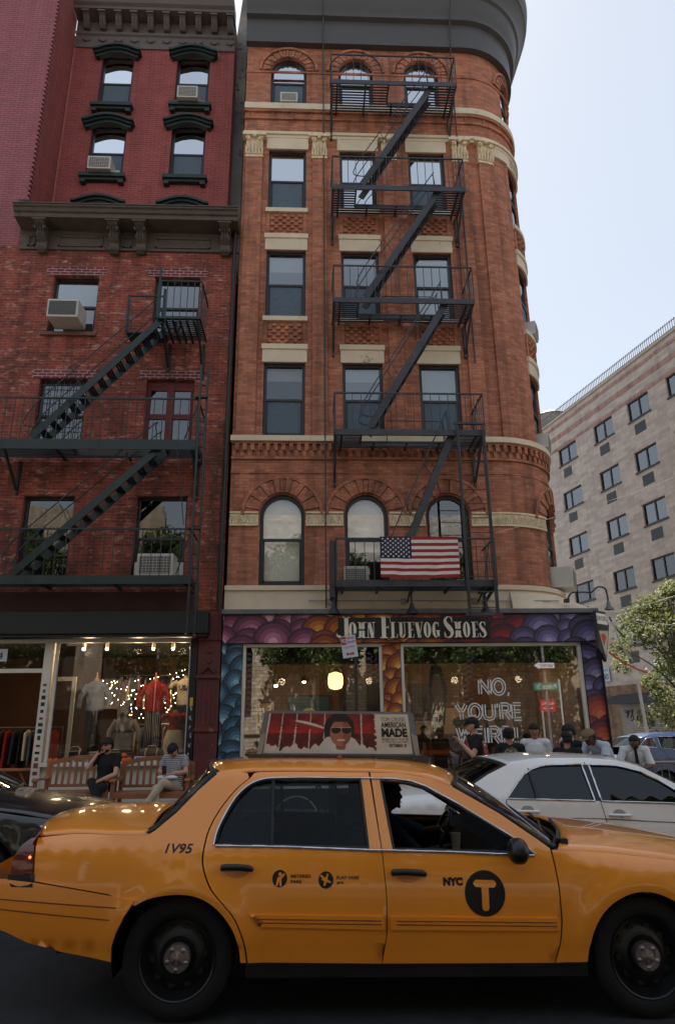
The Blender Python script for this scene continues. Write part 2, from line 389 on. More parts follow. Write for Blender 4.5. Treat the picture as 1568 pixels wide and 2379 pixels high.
while s < SA+2:
    fb(mb, s, s+.085, -.01, .055, 7.36, 7.5); fb(mb, s+.05, s+.135, -.01, .075, 7.5, 7.66); s += .17
    if k % 3 == 0: fb(mb, s, s+.03, -.01, .03, 16.95, 17.12)
    k += 1
for a, b in WX:
    for z0 in (10.18, 13.30):
        fb(mb, a-.02, a+.06, -.01, .03, z0, z0+.6); fb(mb, b-.06, b+.02, -.01, .03, z0, z0+.6)
        for r_ in range(6):
            for c_ in range(4):
                x = a+.08+(c_*2+(r_ % 2))*.098
                if x+.09 < b-.05: fb(mb, x, x+.09, -.01, .045, z0+.05+r_*.085, z0+.05+r_*.085+.07)
mb.map(FM).build('raised_brickwork', BR, corner, uvf=uvF)
def ring(mb, c, zs, r0, r1, d, n, gap=.0, alt=0.):
    for i in range(n):
        a0 = pi*i/n+gap; a1 = pi*(i+1)/n-gap; dd = d+(alt if i % 2 else 0)
        P = [(c+r*cos(a), zs+r*sin(a)) for r, a in ((r0, a0), (r1, a0), (r1, a1), (r0, a1))]
        V = [(p[0], 14+.01, p[1]) for p in P]+[(p[0], 14-dd, p[1]) for p in P]
        mb.add(V, [(7, 6, 5, 4)]+[(j, (j+1) % 4, 4+(j+1) % 4, 4+j) for j in range(4)])
for a, b in WX:
    c = (a+b)/2; mb = MB()
    ring(mb, c, 6.03, .50, .80, .05, 17, .008, .03); ring(mb, c, 6.03, .81, .88, .075, 20)
    mb.map(FM).build('brick_arch', BR, corner, uvf=uvF); mb = MB()
    ring(mb, c, 18.58, .475, .68, .04, 22, .012, .015); ring(mb, c, 18.58, .72, .79, .07, 20)
    mb.map(FM).build('brick_arch', BR, corner, uvf=uvF)
mb = MB()     # stone courses
for z0, z1, d in ((7.71, 7.84, .12), (17.19, 17.38, .09), (4.38, 4.48, .10), (3.96, 4.38, .05)): fb(mb, S0-(.02 if z1 < 8 else 0), SA+12, -.01, d, z0, z1)
fb(mb, S0, SA+3, -.01, .1, 16.33, 16.42); fb(mb, S0, SA+3, -.01, .06, 16.24, 16.33)
for a, b in WX:
    fb(mb, a-.06, b+.06, -.01, .05, 15.89, 16.24)
    fb(mb, a-.05, b+.05, -.01, .08, 13.90, 14.02); fb(mb, a-.05, b+.05, -.01, .08, 10.79, 10.91)
    for z0 in (9.71, 12.80): fb(mb, a-.04, b+.04, -.01, .04, z0, z0+.33); fb(mb, a-.06, b+.06, -.01, .07, z0+.33, z0+.46)
fb(mb, CX+.2, SA+2, -.01, .05, 15.95, 16.24)
mb.map(FM).build('stone_courses', CREAM, corner, bevel=.008)
for a, b in ((S0+.02, WX[0][0]-.03), (WX[0][1]+.03, WX[1][0]-.03), (WX[1][1]+.03, WX[2][0]-.03), (WX[2][1]+.03, WX[3][0]-.03)):
    mb = MB(); fb(mb, a, b, -.01, .035, 5.80, 6.08); fb(mb, a, b, 0, .065, 6.05, 6.09); fb(mb, a, b, 0, .05, 5.78, 5.81); n = max(1, round((b-a)/.17)); st = (b-a)/n
    for i in range(n):
        c = a+(i+.5)*st
        mb.tube([(c-.06, 14-.045, 5.84), (c-.035, 14-.05, 5.93), (c, 14-.055, 5.99), (c+.035, 14-.05, 5.93), (c+.06, 14-.045, 5.84)], .013, 5)
        mb.tube([(c, 14-.045, 5.83), (c, 14-.055, 5.95)], [.022, .01], 5)
        mb.tube([(c-st/2, 14-.045, 5.85), (c-st/2+.02, 14-.05, 5.98), (c-st/2+.045, 14-.05, 6.03)], .012, 5)
    mb.map(FM).build('frieze', CREAM2, corner, smooth=50)
for c, w_ in ((-1.41, .25), (.25, .22), (2.03, .22), (3.88, .23), (4.55, .23)):
    mb = MB(); z0 = 15.57
    fb(mb, c-w_+.02, c+w_-.02, 0, .10, z0, z0+.05); fb(mb, c-w_+.04, c+w_-.04, 0, .095, z0+.05, z0+.62)
    fb(mb, c-w_-.05, c+w_+.05, 0, .2, z0+.62, z0+.7)
    for k in range(6):
        x = c-w_+.05+k*(2*w_-.1)/5; mb.tube([(x, 13.9, z0+.08), (x, 13.86, z0+.22), (x-.01, 13.82, z0+.27)], [.03, .026, .01], 6)
    for k in range(4):
        x = c-w_+.1+k*(2*w_-.2)/3; mb.tube([(x, 13.9, z0+.2), (x, 13.85, z0+.38), (x+.01, 13.81, z0+.43)], [.03, .03, .012], 6)
    for sg in (-1, 1):
        x = c+sg*w_; mb.tube([(x-sg*.09+.055*cos(t)*(1-t/9)*sg, 13.84, z0+.53+.055*sin(t)*(1-t/9)) for t in [i*.7 for i in range(10)]], [.024]*9+[.012], 6)
    mb.ball((c, 13.82, z0+.6), (.05, .04, .05), 8, 6)
    mb.map(FM).build('capital', CREAM2, corner, smooth=50)
# cornice swept round the corner
prof = [(.0, 19.42), (.2, 19.42), (.22, 20.22), (.36, 20.26), (.37, 20.42), (.42, 20.48), (.52, 20.95), (.6, 21.0), (.62, 21.14), (.66, 21.2), (.8, 21.52), (.9, 21.58), (.92, 21.72), (.95, 21.76), (1.0, 22.1), (.0, 22.15)]
ss = [S0-.02]+[CX+i*RR*pi/2/22 for i in range(23)]+[SA+13]
mb = MB().grid([[FM(s, 14-d*.87, z) for s in ss] for d, z in prof])
mb.add([FM(S0-.02, 14-d*.87, z) for d, z in prof], [tuple(range(len(prof)))])
mb.build('cornice', GREYC, corner, smooth=35)
MB().box(S0, CX+1.3, 14.6, 29, 21.9, 22.0).build('roof', STUCCO, corner)
MB().box(S0, CX+1.2, 14.9, 28.5, 19.0, 19.05).box(S0+.05, CX+1.0, 14.5, 14.55, 4.1, 19.4).build('room_shade_sheet', ROOMD, corner)  # floor slab, plus an upright dark sheet standing in for unlit rooms

# ---- sash windows of the corner building
def sash(P, parent, z0, z1, s0, s1, arched, glassm, blind=.0, blindm=None, curtain=False, fmap=FM, rec=.10, frame=DARKF, lower_screen=True, W=.07, y0=14):
    out = archp(s0+.005, s1-.005, z0+.005, z1-.005, 12) if arched else [(s0+.005, z0+.005), (s1-.005, z0+.005), (s1-.005, z1-.005), (s0+.005, z1-.005)]
    inn = archp(s0+W, s1-W, z0+W, z1-W, 12) if arched else [(s0+W, z0+W), (s1-W, z0+W), (s1-W, z1-W), (s0+W, z1-W)]
    st = .2 if s1 > CX else 9
    out, inn = resample(out, st), resample(inn, st); zm = (z0+z1)/2
    mb = MB(); v, t = cdt(out, [inn])
    for y in (y0+rec-.03,): mb.add([(a, y, b) for a, b in v], t)
    n = len(inn); mb.add([(a, y0+rec-.03, b) for a, b in inn]+[(a, y0+rec+.06, b) for a, b in inn], [(i, (i+1) % n, n+(i+1) % n, n+i) for i in range(n)])
    def bx(a, b, c, d, e, f):
        if s1 > CX:
            fb(mb, a, b, y0-d, y0-c, e, f)
        else: mb.box(a, b, c, d, e, f)
    bx(s0+W, s1-W, y0+rec-.02, y0+rec+.03, zm-.028, zm+.028)
    i2 = .035; bx(s0+W, s0+W+i2, y0+rec, y0+rec+.05, z0+W, zm); bx(s1-W-i2, s1-W, y0+rec, y0+rec+.05, z0+W, zm); bx(s0+W, s1-W, y0+rec, y0+rec+.05, z0+W, z0+W+.05)
    f = mb.map(fmap).build('window', frame, parent)
    g = MB(); gp = [(a, b) for a, b in inn]; g.sheet(gp, [], lambda a, b: (a, y0+rec+.02, b), [(s0+.25, zm), (s0+.5, zm), (s0+.7, zm)] if s1 > CX else ())
    g.map(fmap).build('pane', glassm, f)
    if lower_screen:
        q = MB(); bx2 = q.box(s0+W, s1-W, y0+rec+.008, y0+rec+.012, z0+W, zm, 5).map(fmap).build('insect_screen', SCREEN, f)
    if blind > 0:
        zb = z1-(z1-z0)*blind; q = MB(); P2 = [(a, max(b, zb)) for a, b in inn]
        q.sheet([(s0+W, zb)]+[(s1-W, zb)]+[p for p in inn if p[1] > zb+.01], [], lambda a, b: (a, y0+rec+.12, b)); q.map(fmap).build('blind', blindm or BLIND, f)
    return f
BL2 = mat('cream_blind', srgb(228, 222, 208), .8, var=.04)
for wi, (a, b) in enumerate(WX):
    for ri, (z0, z1) in enumerate(ROWS):
        dk = (ri == 0 and wi in (0,)); bl = {(0, 2): .15, (0, 3): .0, (1, 0): .2, (0, 1): .25, (1, 1): .15, (2, 0): .5, (2, 1): 1., (2, 2): .6, (1, 2): .1}.get((wi, ri), .2)
        sash(0, corner, z0, z1, a, b, False, G_DK if dk or wi == 3 else G_SKY, bl, lower_screen=(wi, ri) not in ((2, 1), (1, 2), (3, 0), (3, 2)))
        if (wi, ri) in ((1, 2), (2, 2), (0, 2)): cu_ = MB(); cu_.grid([[(a+.08+(b-a-.16)*i/40, 14.26+.018*sin(i*1.2+wi)+.01*sin(i*.5), z) for i in range(41) if True] for z in (z0, z1)]); cu_.map(FM).build('curtain', mat('window_curtain', srgb(150, 146, 140), .9, var=.15), corner, smooth=60)
    sash(0, corner, 4.49, 6.50, a, b, True, G_DK if wi == 3 else G_SHOP, 1.0 if wi == 0 else (.62 if wi == 1 else 0), BL2, lower_screen=False)
    sash(0, corner, 17.40, 19.05, a, b, True, G_SKY if wi < 3 else G_DK, .3, lower_screen=wi == 0)
# ---- drain pipes / cables up the front
for xx, zz in ((.36, 22.0), (3.84, 22.0)):
    o = MB().tube([(xx, 12.95, 22.6), (xx, 12.96, 21.7), (xx, 13.3, 20.9), (xx, 13.7, 20.2), (xx, 13.76, 19.4), (xx, 13.9, 19.2), (xx, 13.88, 4.0 if xx < 1 else 9.7)], .017, 6).build('cable', IRON)
    tag(o, 'thin black cable running down the brick front ' + ('left of the fire escape' if xx < 1 else 'at the right end of the fire escape'), 'cable', 'cables down the front of the corner building')
# ================================================================= fire escapes
def platform(parent, x0, x1, y0, y1, z, M, hole=None, th=.13, backrail=False):
    mb = MB(); mb.box(x0, x1, y0, y0+.03, z-th, z).box(x0, x0+.03, y0+.032, y1, z-th*.8, z-.002).box(x1-.03, x1, y0+.032, y1, z-th*.8, z-.002)
    for x in [x0+.03+i*(x1-x0-.06)/3 for i in range(4)]: mb.box(x-.02, x+.02, y0-.006, y0-.001, z-th+.03, z-.03)
    n = 11; st = (y1-y0-.1)/n
    for i in range(n):      # long flat bars laid along the wall, cross bars below them
        y = y0+.06+i*st
        if hole and hole[0] < x1 and y < hole[2]:
            mb.box(x0+.03, hole[0], y, y+st*.5, z-.05, z-.035); mb.box(hole[1], x1-.03, y, y+st*.5, z-.05, z-.035)
        else: mb.box(x0+.03, x1-.03, y, y+st*.5, z-.05, z-.035)
    xs = [x0+.16+i*(x1-x0-.32)/4 for i in range(5)]
    for x in xs:
        if hole and hole[0]+.03 < x < hole[1]-.03: mb.box(x-.02, x+.02, hole[2], y1, z-.10, z-.052)
        else: mb.box(x-.02, x+.02, y0+.03, y1, z-.10, z-.052)
    if hole:
        mb.box(hole[0], hole[1], hole[2], hole[2]+.03, z-.12, z-.001)
        mb.box(hole[0]-.03, hole[0], y0+.03, hole[2], z-.10, z-.001); mb.box(hole[1], hole[1]+.03, y0+.03, hole[2], z-.10, z-.001)
    return mb.build('platform', M, parent)
def railing(parent, x0, x1, y0, y1, z, h, M, nb=17, sides=(1, 1), brace=True):
    mb = MB(); mb.box(x0, x1, y0-.004, y0+.026, z+h-.02, z+h+.012)
    for s_, x in zip(sides, (x0, x1-.03)):
        if s_:
            mb.box(x, x+.03, y0+.027, y1, z+h-.018, z+h+.01)
            for i in range(1, 6): y = y0+(y1-y0)*i/6; mb.box(x+.009, x+.021, y-.006, y+.006, z, z+h-.018)
    for i in range(nb+1):
        x = x0+.008+(x1-x0-.032)*i/nb; w_ = .012 if i in (0, nb) else .007
        mb.box(x, x+2*w_, y0, y0+2*w_, z+.001, z+h-.02)
    if brace:
        mb.tube([(x1-.25, y0+.02, z+.02), (x1-.05, y0+.25, z+h)], .014, 5)
    return mb.build('railing', M, parent)
def stair(parent, xt, zt, xb, zb, y0, y1, M, n=12, rail=1):
    sx = 1 if xt > xb else -1; L_ = math.hypot(xt-xb, zt-zb); ux, uz = (xb-xt)/L_, (zb-zt)/L_
    mb = MB()
    for y in (y0, y1): mb.bar((xt, y, zt), (xb, y, zb), .02, .15, (0, 1, 0) if False else (-uz, 0, ux))
    mb.build('stringer', M, parent)
    for i in range(1, n):
        t = i/n; x, z = xt+(xb-xt)*t, zt+(zb-zt)*t; mb = MB(); mb.box(x-sx*.09, x-sx*.09+.17, y0+.012, y0+.03, z-.014, z-.012)
        for k in range(3): a = x-sx*.09+k*.062; mb.box(a, a+.045, y0+.012, y1-.012, z-.012, z+.008)
        mb.build('tread', M, parent)
    if rail:
        mb = MB(); ox, oz = -.06*sx, .62
        for y in ((y0, y1) if rail > 1 else (y0, y1)):
            P = [(xt-sx*.08, y, zt+.03), (xt+ox*2, y, zt+.45), (xt+ux*.35+ox, y, zt+uz*.35+oz), (xb-ux*.5+ox*2, y, zb-uz*.5+oz), (xb-ux*.1-.22*sx, y, zb-uz*.1+.38), (xb-.16*sx, y, zb+.28), (xb-ux*.25, y, zb-uz*.25+.03)]
            mb.tube(catmull(P, 4), .013, 5)
            for t in (.3, .62): x, z = xt+(xb-xt)*t, zt+(zb-zt)*t; mb.tube([(x, y, z), (x+ox-.13*sx*0-.18*sx, y, z+oz-.18)], .008, 5)
        mb.build('handrail', M, parent)
def bracket(parent, x, y0, y1, z, dz, M):
    MB().bar((x, y0+.1, z-.12), (x, y1-.02, z-dz), .04, .06).box(x-.025, x+.025, y1-.07, y1-.005, z-dz-.08, z-.12).build('bracket', M, parent)
fe = thing('fire_escape', 'charcoal iron fire escape with five balconies on the rounded corner building', 'fire escape')
LV = [17.16, 13.9, 10.8, 7.6, 4.40]
for i, z in enumerate(LV):
    x1 = 3.70
    platform(fe, .53, x1, 13.0, 13.98, z, IRON, hole=(1.12, 2.95, 13.62) if 0 < i < 4 else ((2.0, 3.0, 13.62) if i == 0 else None))
    railing(fe, .53, x1, 13.0, 13.97, z, .84, IRON)
    for x in (.56, x1-.05): bracket(fe, x, 13.0, 14, z, .85 if i < 4 else .3, IRON)
    if 0 < i < 4:  # rail round the stair opening
        MB().tube([(1.7, 13.66, z), (1.7, 13.66, z+.5), (2.85, 13.66, z+.5), (2.93, 13.64, z+.44), (2.95, 13.64, z)], .012, 5).build('opening_rail', IRON, fe)
stair(fe, 3.08, 17.14, 1.25, 14.02, 13.12, 13.56, IRON)
stair(fe, 3.08, 13.88, 1.27, 10.90, 13.12, 13.56, IRON)
stair(fe, 3.08, 10.78, 1.29, 7.70, 13.12, 13.56, IRON)
stair(fe, 3.03, 7.58, 1.75, 4.62, 13.12, 13.52, IRON)
mb = MB()
for x in (3.08, 3.62):
    mb.box(x-.018, x+.018, 12.93, 12.965, 3.72, 7.72); mb.box(x-.013, x+.013, 12.82, 12.85, 3.72, 7.6)
for i in range(13): mb.tube([(3.08, 12.945, 3.85+i*.3), (3.62, 12.945, 3.85+i*.3)], .010, 5)
mb.box(3.03, 3.68, 12.925, 12.97, 7.70, 7.74).box(3.0, 3.7, 12.86, 12.9, 3.68, 3.74)
mb.build('drop_ladder', IRON, fe)
MB().box(.42, .52, 13.2, 13.6, 4.1, 5.25).build('gutter_box', IRON, fe)
rebase(fe, (2.1, 14, 4.3))
# ---- flag over the rail
RED = mat('flag_red', srgb(150, 34, 40), .85, var=.08, sc=10); WHT = mat('flag_white', srgb(214, 206, 200), .85, var=.05, sc=10); NAVY = mat('flag_navy', srgb(32, 34, 62), .85, var=.1)
flag = thing('flag', 'american flag hung over the lowest balcony rail of the corner building', 'flag')
fx0, fx1, fz0, fz1 = 1.40, 2.95, 4.44, 5.26; fh = (fz1-fz0)/13; cx1 = fx0+.40*(fx1-fx0); cz0 = fz1-7*fh
def ffl(x, z):
    u = (x-fx0)/(fx1-fx0); v = (fz1-z)/(fz1-fz0)
    return 12.955+.016*sin(u*17+v*3)*v+.012*sin(u*31+v*7)*v-.02*v, z-.02*sin(u*pi)*v
for nm, mt, rows in (('red_stripes', RED, range(0, 13, 2)), ('white_stripes', WHT, range(1, 13, 2))):
    mb = MB()
    for r_ in rows:
        zt, zb = fz1-r_*fh, fz1-(r_+1)*fh; xa = cx1 if r_ < 7 else fx0
        mb.grid([[(xa+(fx1-xa)*i/60, *ffl(xa+(fx1-xa)*i/60, z)) for i in range(61)] for z in (zt, zb)])
    mb.build(nm, mt, flag, smooth=60)
MB().grid([[(fx0+(cx1-fx0)*i/24, *ffl(fx0+(cx1-fx0)*i/24, fz1-(fz1-cz0)*j/10)) for i in range(25)] for j in range(11)]).build('canton', NAVY, flag, smooth=60)
mb = MB()
for r_ in range(9):
    for c_ in range(6 if r_ % 2 == 0 else 5):
        x = fx0+(cx1-fx0)*(.085+c_*.166+(0 if r_ % 2 == 0 else .083)); z = fz1-(fz1-cz0)*(.1+r_*.1)
        P = [(x+(.027 if k % 2 == 0 else .011)*sin(pi*k/5), z+(.027 if k % 2 == 0 else .011)*cos(pi*k/5)) for k in range(10)]
        mb.sheet(P, [], lambda a, b: (a, ffl(a, b)[0]-.006, ffl(a, b)[1]))
mb.build('stars', WHT, flag); rebase(flag, (2.17, 12.96, fz0))
# ================================================================= old red building (left)
old = thing('red_brick_building', 'worn red brick building with brown bracketed cornice over the clothes shop', 'building')
OW = [(-6.04, -4.98), (-3.67, -2.59)]; ORW = [(10.42, 11.98), (7.50, 9.24), (4.62, 6.45)]
hs = [[(a, z0), (b, z0), (b, z1), (a, z1)] for a, b in OW for z0, z1 in ORW]
wall = MB(); wall.sheet([(-11, 3.9), (-1.76, 3.9), (-1.76, 14.05), (-6.985, 14.05), (-6.985, 12.8), (-11, 12.8)], hs, lambda a, b: (a, 14, b))
for h in hs: wall.add([(a, 14, b) for a, b in h]+[(a, 14.25, b) for a, b in h], [(i, (i+1) % 4, 4+(i+1) % 4, 4+i) for i in range(4)])
wall.build('wall', BL, old)
BST = mat('brownstone', srgb(120, 84, 70), .8, var=.3)
for a, b in OW:
    for z0, z1 in ORW[:2]: MB().box(a-.17, b+.17, 13.985, 14, z1+.005, z1+.24).build('lintel', LINT, old)
    for z0, z1 in ORW: MB().box(a-.12, b+.08, 13.93, 14.02, z0-.09, z0-.002).build('sill', BST, old)
flat = lambda x, y, z: (x, y, z)
for ci, (a, b) in enumerate(OW):
    for ri, (z0, z1) in enumerate(ORW):
        if (ci, ri) == (1, 1): continue
        sash(0, old, z0, z1, a, b, False, G_SKY if ri == 0 else G_DK, .45 if ri == 0 and ci == 0 else 0, fmap=flat, rec=.16, W=.05, lower_screen=False)
WOODR = mat('peeling_red_wood', srgb(96, 36, 36), .7, var=.3, sc=6, col2=srgb(150, 120, 110), thr=.62, sc2=9)
a, b, z0, z1 = OW[1][0], OW[1][1], *ORW[1]; mb = MB()
mb.box(a+.01, a+.09, 14.1, 14.2, z0, z1-.01).box(b-.09, b-.01, 14.1, 14.2, z0, z1-.01).box(a+.09, b-.09, 14.1, 14.2, z1-.12, z1-.01)
mb.box((a+b)/2-.08, (a+b)/2+.08, 14.09, 14.19, z0, z1-.12)
for x0, x1 in ((a+.09, (a+b)/2-.08), ((a+b)/2+.08, b-.09)):
    mb.box(x0, x1, 14.11, 14.18, z1-.22, z1-.12).box(x0, x1, 14.11, 14.18, (z0+z1)/2-.06, (z0+z1)/2+.06).box(x0, x1, 14.11, 14.18, z0, z0+.12)
f = mb.build('door', WOODR, old)
MB().box(a+.09, b-.09, 14.14, 14.145, z0+.1, z1-.2).build('pane', G_DK, f)
cur = MB(); cur.grid([[(a+.1+(b-a-.2)*i/60, 14.28+.02*sin(i*1.3)+.01*sin(i*.6), z) for i in range(61)] for z in (z0, z1)]); cur.build('curtain', mat('pale_curtain', srgb(150, 138, 128), .9, var=.1), f, smooth=60)
a, b = OW[0]; cur = MB(); cur.grid([[(a+.1+(b-a-.2)*i/60, 14.34+.02*sin(i*1.1)+.01*sin(i*.7), z) for i in range(61)] for z in (z0, z1)]); cur.build('curtain', MATS['pale_curtain'], old, smooth=60)
mb = MB()
for x in [a+.1+i*.14 for i in range(7)]: mb.box(x, x+.012, 14.06, 14.072, z0+.02, z1-.03)
for k in range(5): mb.box(a+.03, b-.03, 14.055, 14.06, z0+.2+k*.35, z0+.22+k*.35)
mb.build('window_grille', DARKF, old)
MB().box(-10.5, -1.8, 14.8, 14.85, 4.0, 12.4).build('room_shade_sheet', ROOMD, old)  # upright dark sheet behind the windows, painted as room shade
# big cornice with scrolled brackets
cmap = lambda x, y, z: (x, 14-(14-y)*.84 if y < 13.9 else y, 12.56+(z-12.54)*.66 if z < 13.5 else 13.194+(z-13.5)*.46)
prof = [(0, 12.72), (.05, 12.72), (.05, 12.78), (.03, 12.8), (.03, 13.38), (.06, 13.42), (.06, 13.5), (.62, 13.54), (.64, 13.74), (.70, 13.78), (.74, 13.92), (.80, 13.97), (.80, 14.06), (.83, 14.07), (.83, 14.12), (0, 14.2)]
mb = MB(); mb.grid([[(x, 14-d, z) for x in (-6.93, -1.70)] for d, z in prof]); mb.add([(-6.93, 14-d, z) for d, z in prof], [tuple(range(len(prof)))]).add([(-1.70, 14-d, z) for d, z in prof], [tuple(range(len(prof)))])
for x0, x1 in ((-6.03, -4.98), (-3.72, -2.4), (-6.75, -6.58), (-4.5, -4.28)):
    z0, z1 = 12.86, 13.28
    for q in ((x0, x1, z0, z0+.04), (x0, x1, z1-.04, z1), (x0, x0+.04, z0, z1), (x1-.04, x1, z0, z1)): mb.box(q[0], q[1], 13.94, 13.975, q[2], q[3])
mb.map(cmap).build('cornice', BROWNC, old)
for x in (-6.36, -4.66, -4.03, -2.02):
    mb = MB(); S2 = [(13.97, 13.5), (13.42, 13.5), (13.42, 13.42), (13.50, 13.36), (13.60, 13.32), (13.66, 13.2), (13.64, 13.06), (13.72, 12.95), (13.80, 12.88), (13.80, 12.72), (13.86, 12.58), (13.97, 12.54)]
    mb.prism(catmull(S2[2:], 3)+S2[:2], lambda p, q_, d: (x+d, p, q_), -.11, .11)
    mb.box(x-.16, x+.16, 13.38, 13.95, 13.44, 13.5)
    for sg in (-1, 1):
        mb.lathe([(.0, -.02), (.07, -.02), (.07, .02), (.0, .02)], (x+sg*.11, 13.56, 13.26), 'x', 12); mb.lathe([(.0, -.02), (.06, -.02), (.06, .02), (.0, .02)], (x+sg*.11, 13.84, 12.68), 'x', 12)
    for k in range(3): mb.tube([(x-.06+k*.06, 13.5, 13.34), (x-.06+k*.06, 13.62, 13.2), (x-.06+k*.06, 13.62, 13.06), (x-.06+k*.06, 13.78, 12.9)], .022, 6)
    for k in range(5): mb.tube([(x-.08+k*.04, 13.80, 12.74), (x-.10+k*.05, 13.80, 12.6), (x-.06+k*.03, 13.88, 12.52)], .02, 5)
    mb.map(cmap).build('cornice_bracket', BROWNC, old, smooth=40)
# shop beam, awning box, cast iron column
MB().box(-11, -2.32, 13.9, 14.2, 3.86, 4.35).build('shop_beam', mat('rusty_beam', srgb(64, 34, 28), .7, var=.4, sc=2), old)
MB().box(-11, -1.97, 13.55, 13.9, 3.46, 3.9).box(-11, -1.99, 13.6, 13.9, 3.40, 3.46).build('awning_box', BLACKP, old, bevel=.01)
COLR = mat('flaking_red_iron', srgb(92, 40, 38), .6, var=.3, sc=3, bump=.3, col2=srgb(150, 96, 92), thr=.61, sc2=7)
mb = MB(); mb.box(-2.18, -1.74, 13.86, 14.1, .2, 3.9).box(-2.20, -1.72, 13.82, 14.1, 3.36, 3.46).box(-2.2, -1.72, 13.8, 14.1, 2.62, 2.68).box(-2.2, -1.72, 13.82, 14.1, 1.62, 1.68).box(-2.22, -1.72, 13.8, 14.1, .2, .75)
for k in range(4): mb.box(-2.12+k*.09, -2.08+k*.09, 13.845, 13.86, 1.75, 2.55)
for z in (2.95, 3.15): mb.lathe([(0, 0), (.06, 0), (.04, -.03), (0, -.04)], (-1.96, 13.86, z), 'y', 12)
mb.tube([(-2.1, 13.84, 2.72), (-1.96, 13.8, 2.85), (-1.84, 13.84, 2.72)], .03, 6)
mb.build('iron_column', COLR, old, bevel=.008)
MB().box(-2.34, -2.2, 13.9, 14.1, .2, 3.4).build('post', BLACKP, old, bevel=.005)
# the clothes shop window woodwork
fr = MB(); Y0 = 13.97
fr.box(-11, -2.30, Y0, 14.06, 3.34, 3.42).box(-5.21, -5.04, Y0-.03, 14.08, .25, 3.34).box(-2.37, -2.30, Y0, 14.06, 1.06, 3.34).box(-11, -5.21, Y0, 14.06, 2.76, 2.84)
fr.box(-5.04, -2.30, Y0-.12, 14.1, 1.02, 1.09).box(-5.04, -2.30, 14.0, 14.06, .42, 1.02).box(-5.04, -2.3, Y0-.03, 14.0, .26, .42).box(-5.0, -4.94, Y0, 14.03, 1.09, 3.34)
for x in (-4.4, -3.7, -3.0): fr.box(x-.04, x+.04, 13.985, 14.0, .42, 1.02)
fr.build('shop_window_frame', WHITEP, old, bevel=.006)
MB().box(-4.94, -2.37, 14.02, 14.026, 1.09, 3.34).box(-10, -5.21, 14.02, 14.026, 2.84, 3.34).build('pane', G_SHOP2, old)
dr = MB().box(-5.0, -4.64, 14.25, 14.31, 2.62, 2.70).box(-4.71, -4.64, 14.25, 14.31, .4, 2.62).build('door', WHITEP, old)
rebase(old, (-4.4, 14, .3))
# left fire escape (green)
fe2 = thing('fire_escape', 'dark green iron fire escape with long stairs above the clothes shop', 'fire escape')
platform(fe2, -8.2, -2.30, 13.0, 13.98, 7.33, GIRON, hole=(-4.9, -3.0, 13.6), th=.22); railing(fe2, -8.2, -2.30, 13.0, 13.97, 7.33, .93, GIRON, nb=33)
platform(fe2, -8.2, -2.28, 13.0, 13.98, 4.50, GIRON, th=.17); railing(fe2, -8.2, -2.30, 13.0, 13.97, 4.50, .93, GIRON, nb=32)
platform(fe2, -3.28, -2.36, 13.0, 13.98, 10.25, GIRON, th=.06); railing(fe2, -3.28, -2.36, 13.0, 13.97, 10.25, .9, GIRON, nb=6, brace=False, sides=(0, 1))
mb = MB().box(-4.1, -3.28, 13.55, 13.98, 10.17, 10.2).box(-4.1, -3.28, 13.52, 13.55, 11.1, 11.13).box(-4.12, -4.08, 13.52, 13.56, 10.2, 11.13).box(-3.32, -3.27, 13.0, 13.04, 10.2, 11.5).box(-3.32, -3.26, 13.5, 13.55, 10.2, 11.3)
for i in range(5): mb.box(-4.1, -4.09, 13.55+i*.09, 13.56+i*.09, 10.2, 11.1)
mb.build('landing', GIRON, fe2)
stair(fe2, -3.22, 10.22, -5.68, 7.40, 13.1, 13.55, GIRON, n=14, rail=2); stair(fe2, -3.05, 7.20, -5.72, 4.52, 13.1, 13.55, GIRON, n=13, rail=2)
for x, z, d in ((-2.42, 10.25, .9), (-3.2, 10.25, .75), (-2.4, 7.33, .9), (-6.2, 7.33, .8)): bracket(fe2, x, 13.0, 14, z, d, GIRON)
mb = MB()
for x, y in ((-2.26, 12.9), (-2.13, 12.98)):
    mb.box(x-.02, x+.02, y-.02, y+.02, 3.36, 9.0)
for i in range(20): mb.tube([(-2.26, 12.9, 3.5+i*.28), (-2.13, 12.98, 3.5+i*.28)], .012, 5)
mb.box(-2.36, -2.12, 12.9, 13.0, 8.25, 8.29).box(-2.36, -2.12, 12.9, 13.0, 5.4, 5.44).box(-2.17, -2.13, 12.99, 13.2, 3.36, 4.4)
mb.tube([(-2.7, 13.0, 7.3), (-2.45, 12.95, 5.5)], .01, 5)
mb.build('ladder', GIRON, fe2); rebase(fe2, (-5, 14, 4.3))
# ================================================================= recessed red building above, mauve wall
up = thing('painted_brick_building', 'brick red painted building with dark green window hoods and grey bracketed cornice, set back', 'building')
YU = 15.35; kx = YU/14
def U(x, z): return x*kx, EYE+(z-EYE)*kx
UW = []
for (xa, xb, z0, z1) in ((-5.50, -4.70, 17.28, 18.92), (-3.56, -2.68, 17.36, 18.96), (-5.60, -4.69, 15.0, 16.52), (-3.59, -2.73, 15.0, 16.58), (-5.78, -4.75, 12.6, 14.28), (-3.7, -2.75, 12.6, 14.28)):
    p, q = U(xa, z0), U(xb, z1); UW.append((p[0], q[0], p[1]-.12, q[1]+.10))
UW[4] = (UW[4][0], UW[4][1], UW[4][2], UW[4][3]-.34); UW[5] = (UW[5][0], UW[5][1], UW[5][2], UW[5][3]-.34)
for k in (0, 2, 4): xa, xb = UW[0][0]-.06, UW[0][1]-.0; UW[k] = (xa, xb, UW[k][2], UW[k][3]); 
for k in (1, 3, 5): UW[k] = (UW[1][0], UW[1][1], UW[k][2], UW[k][3])
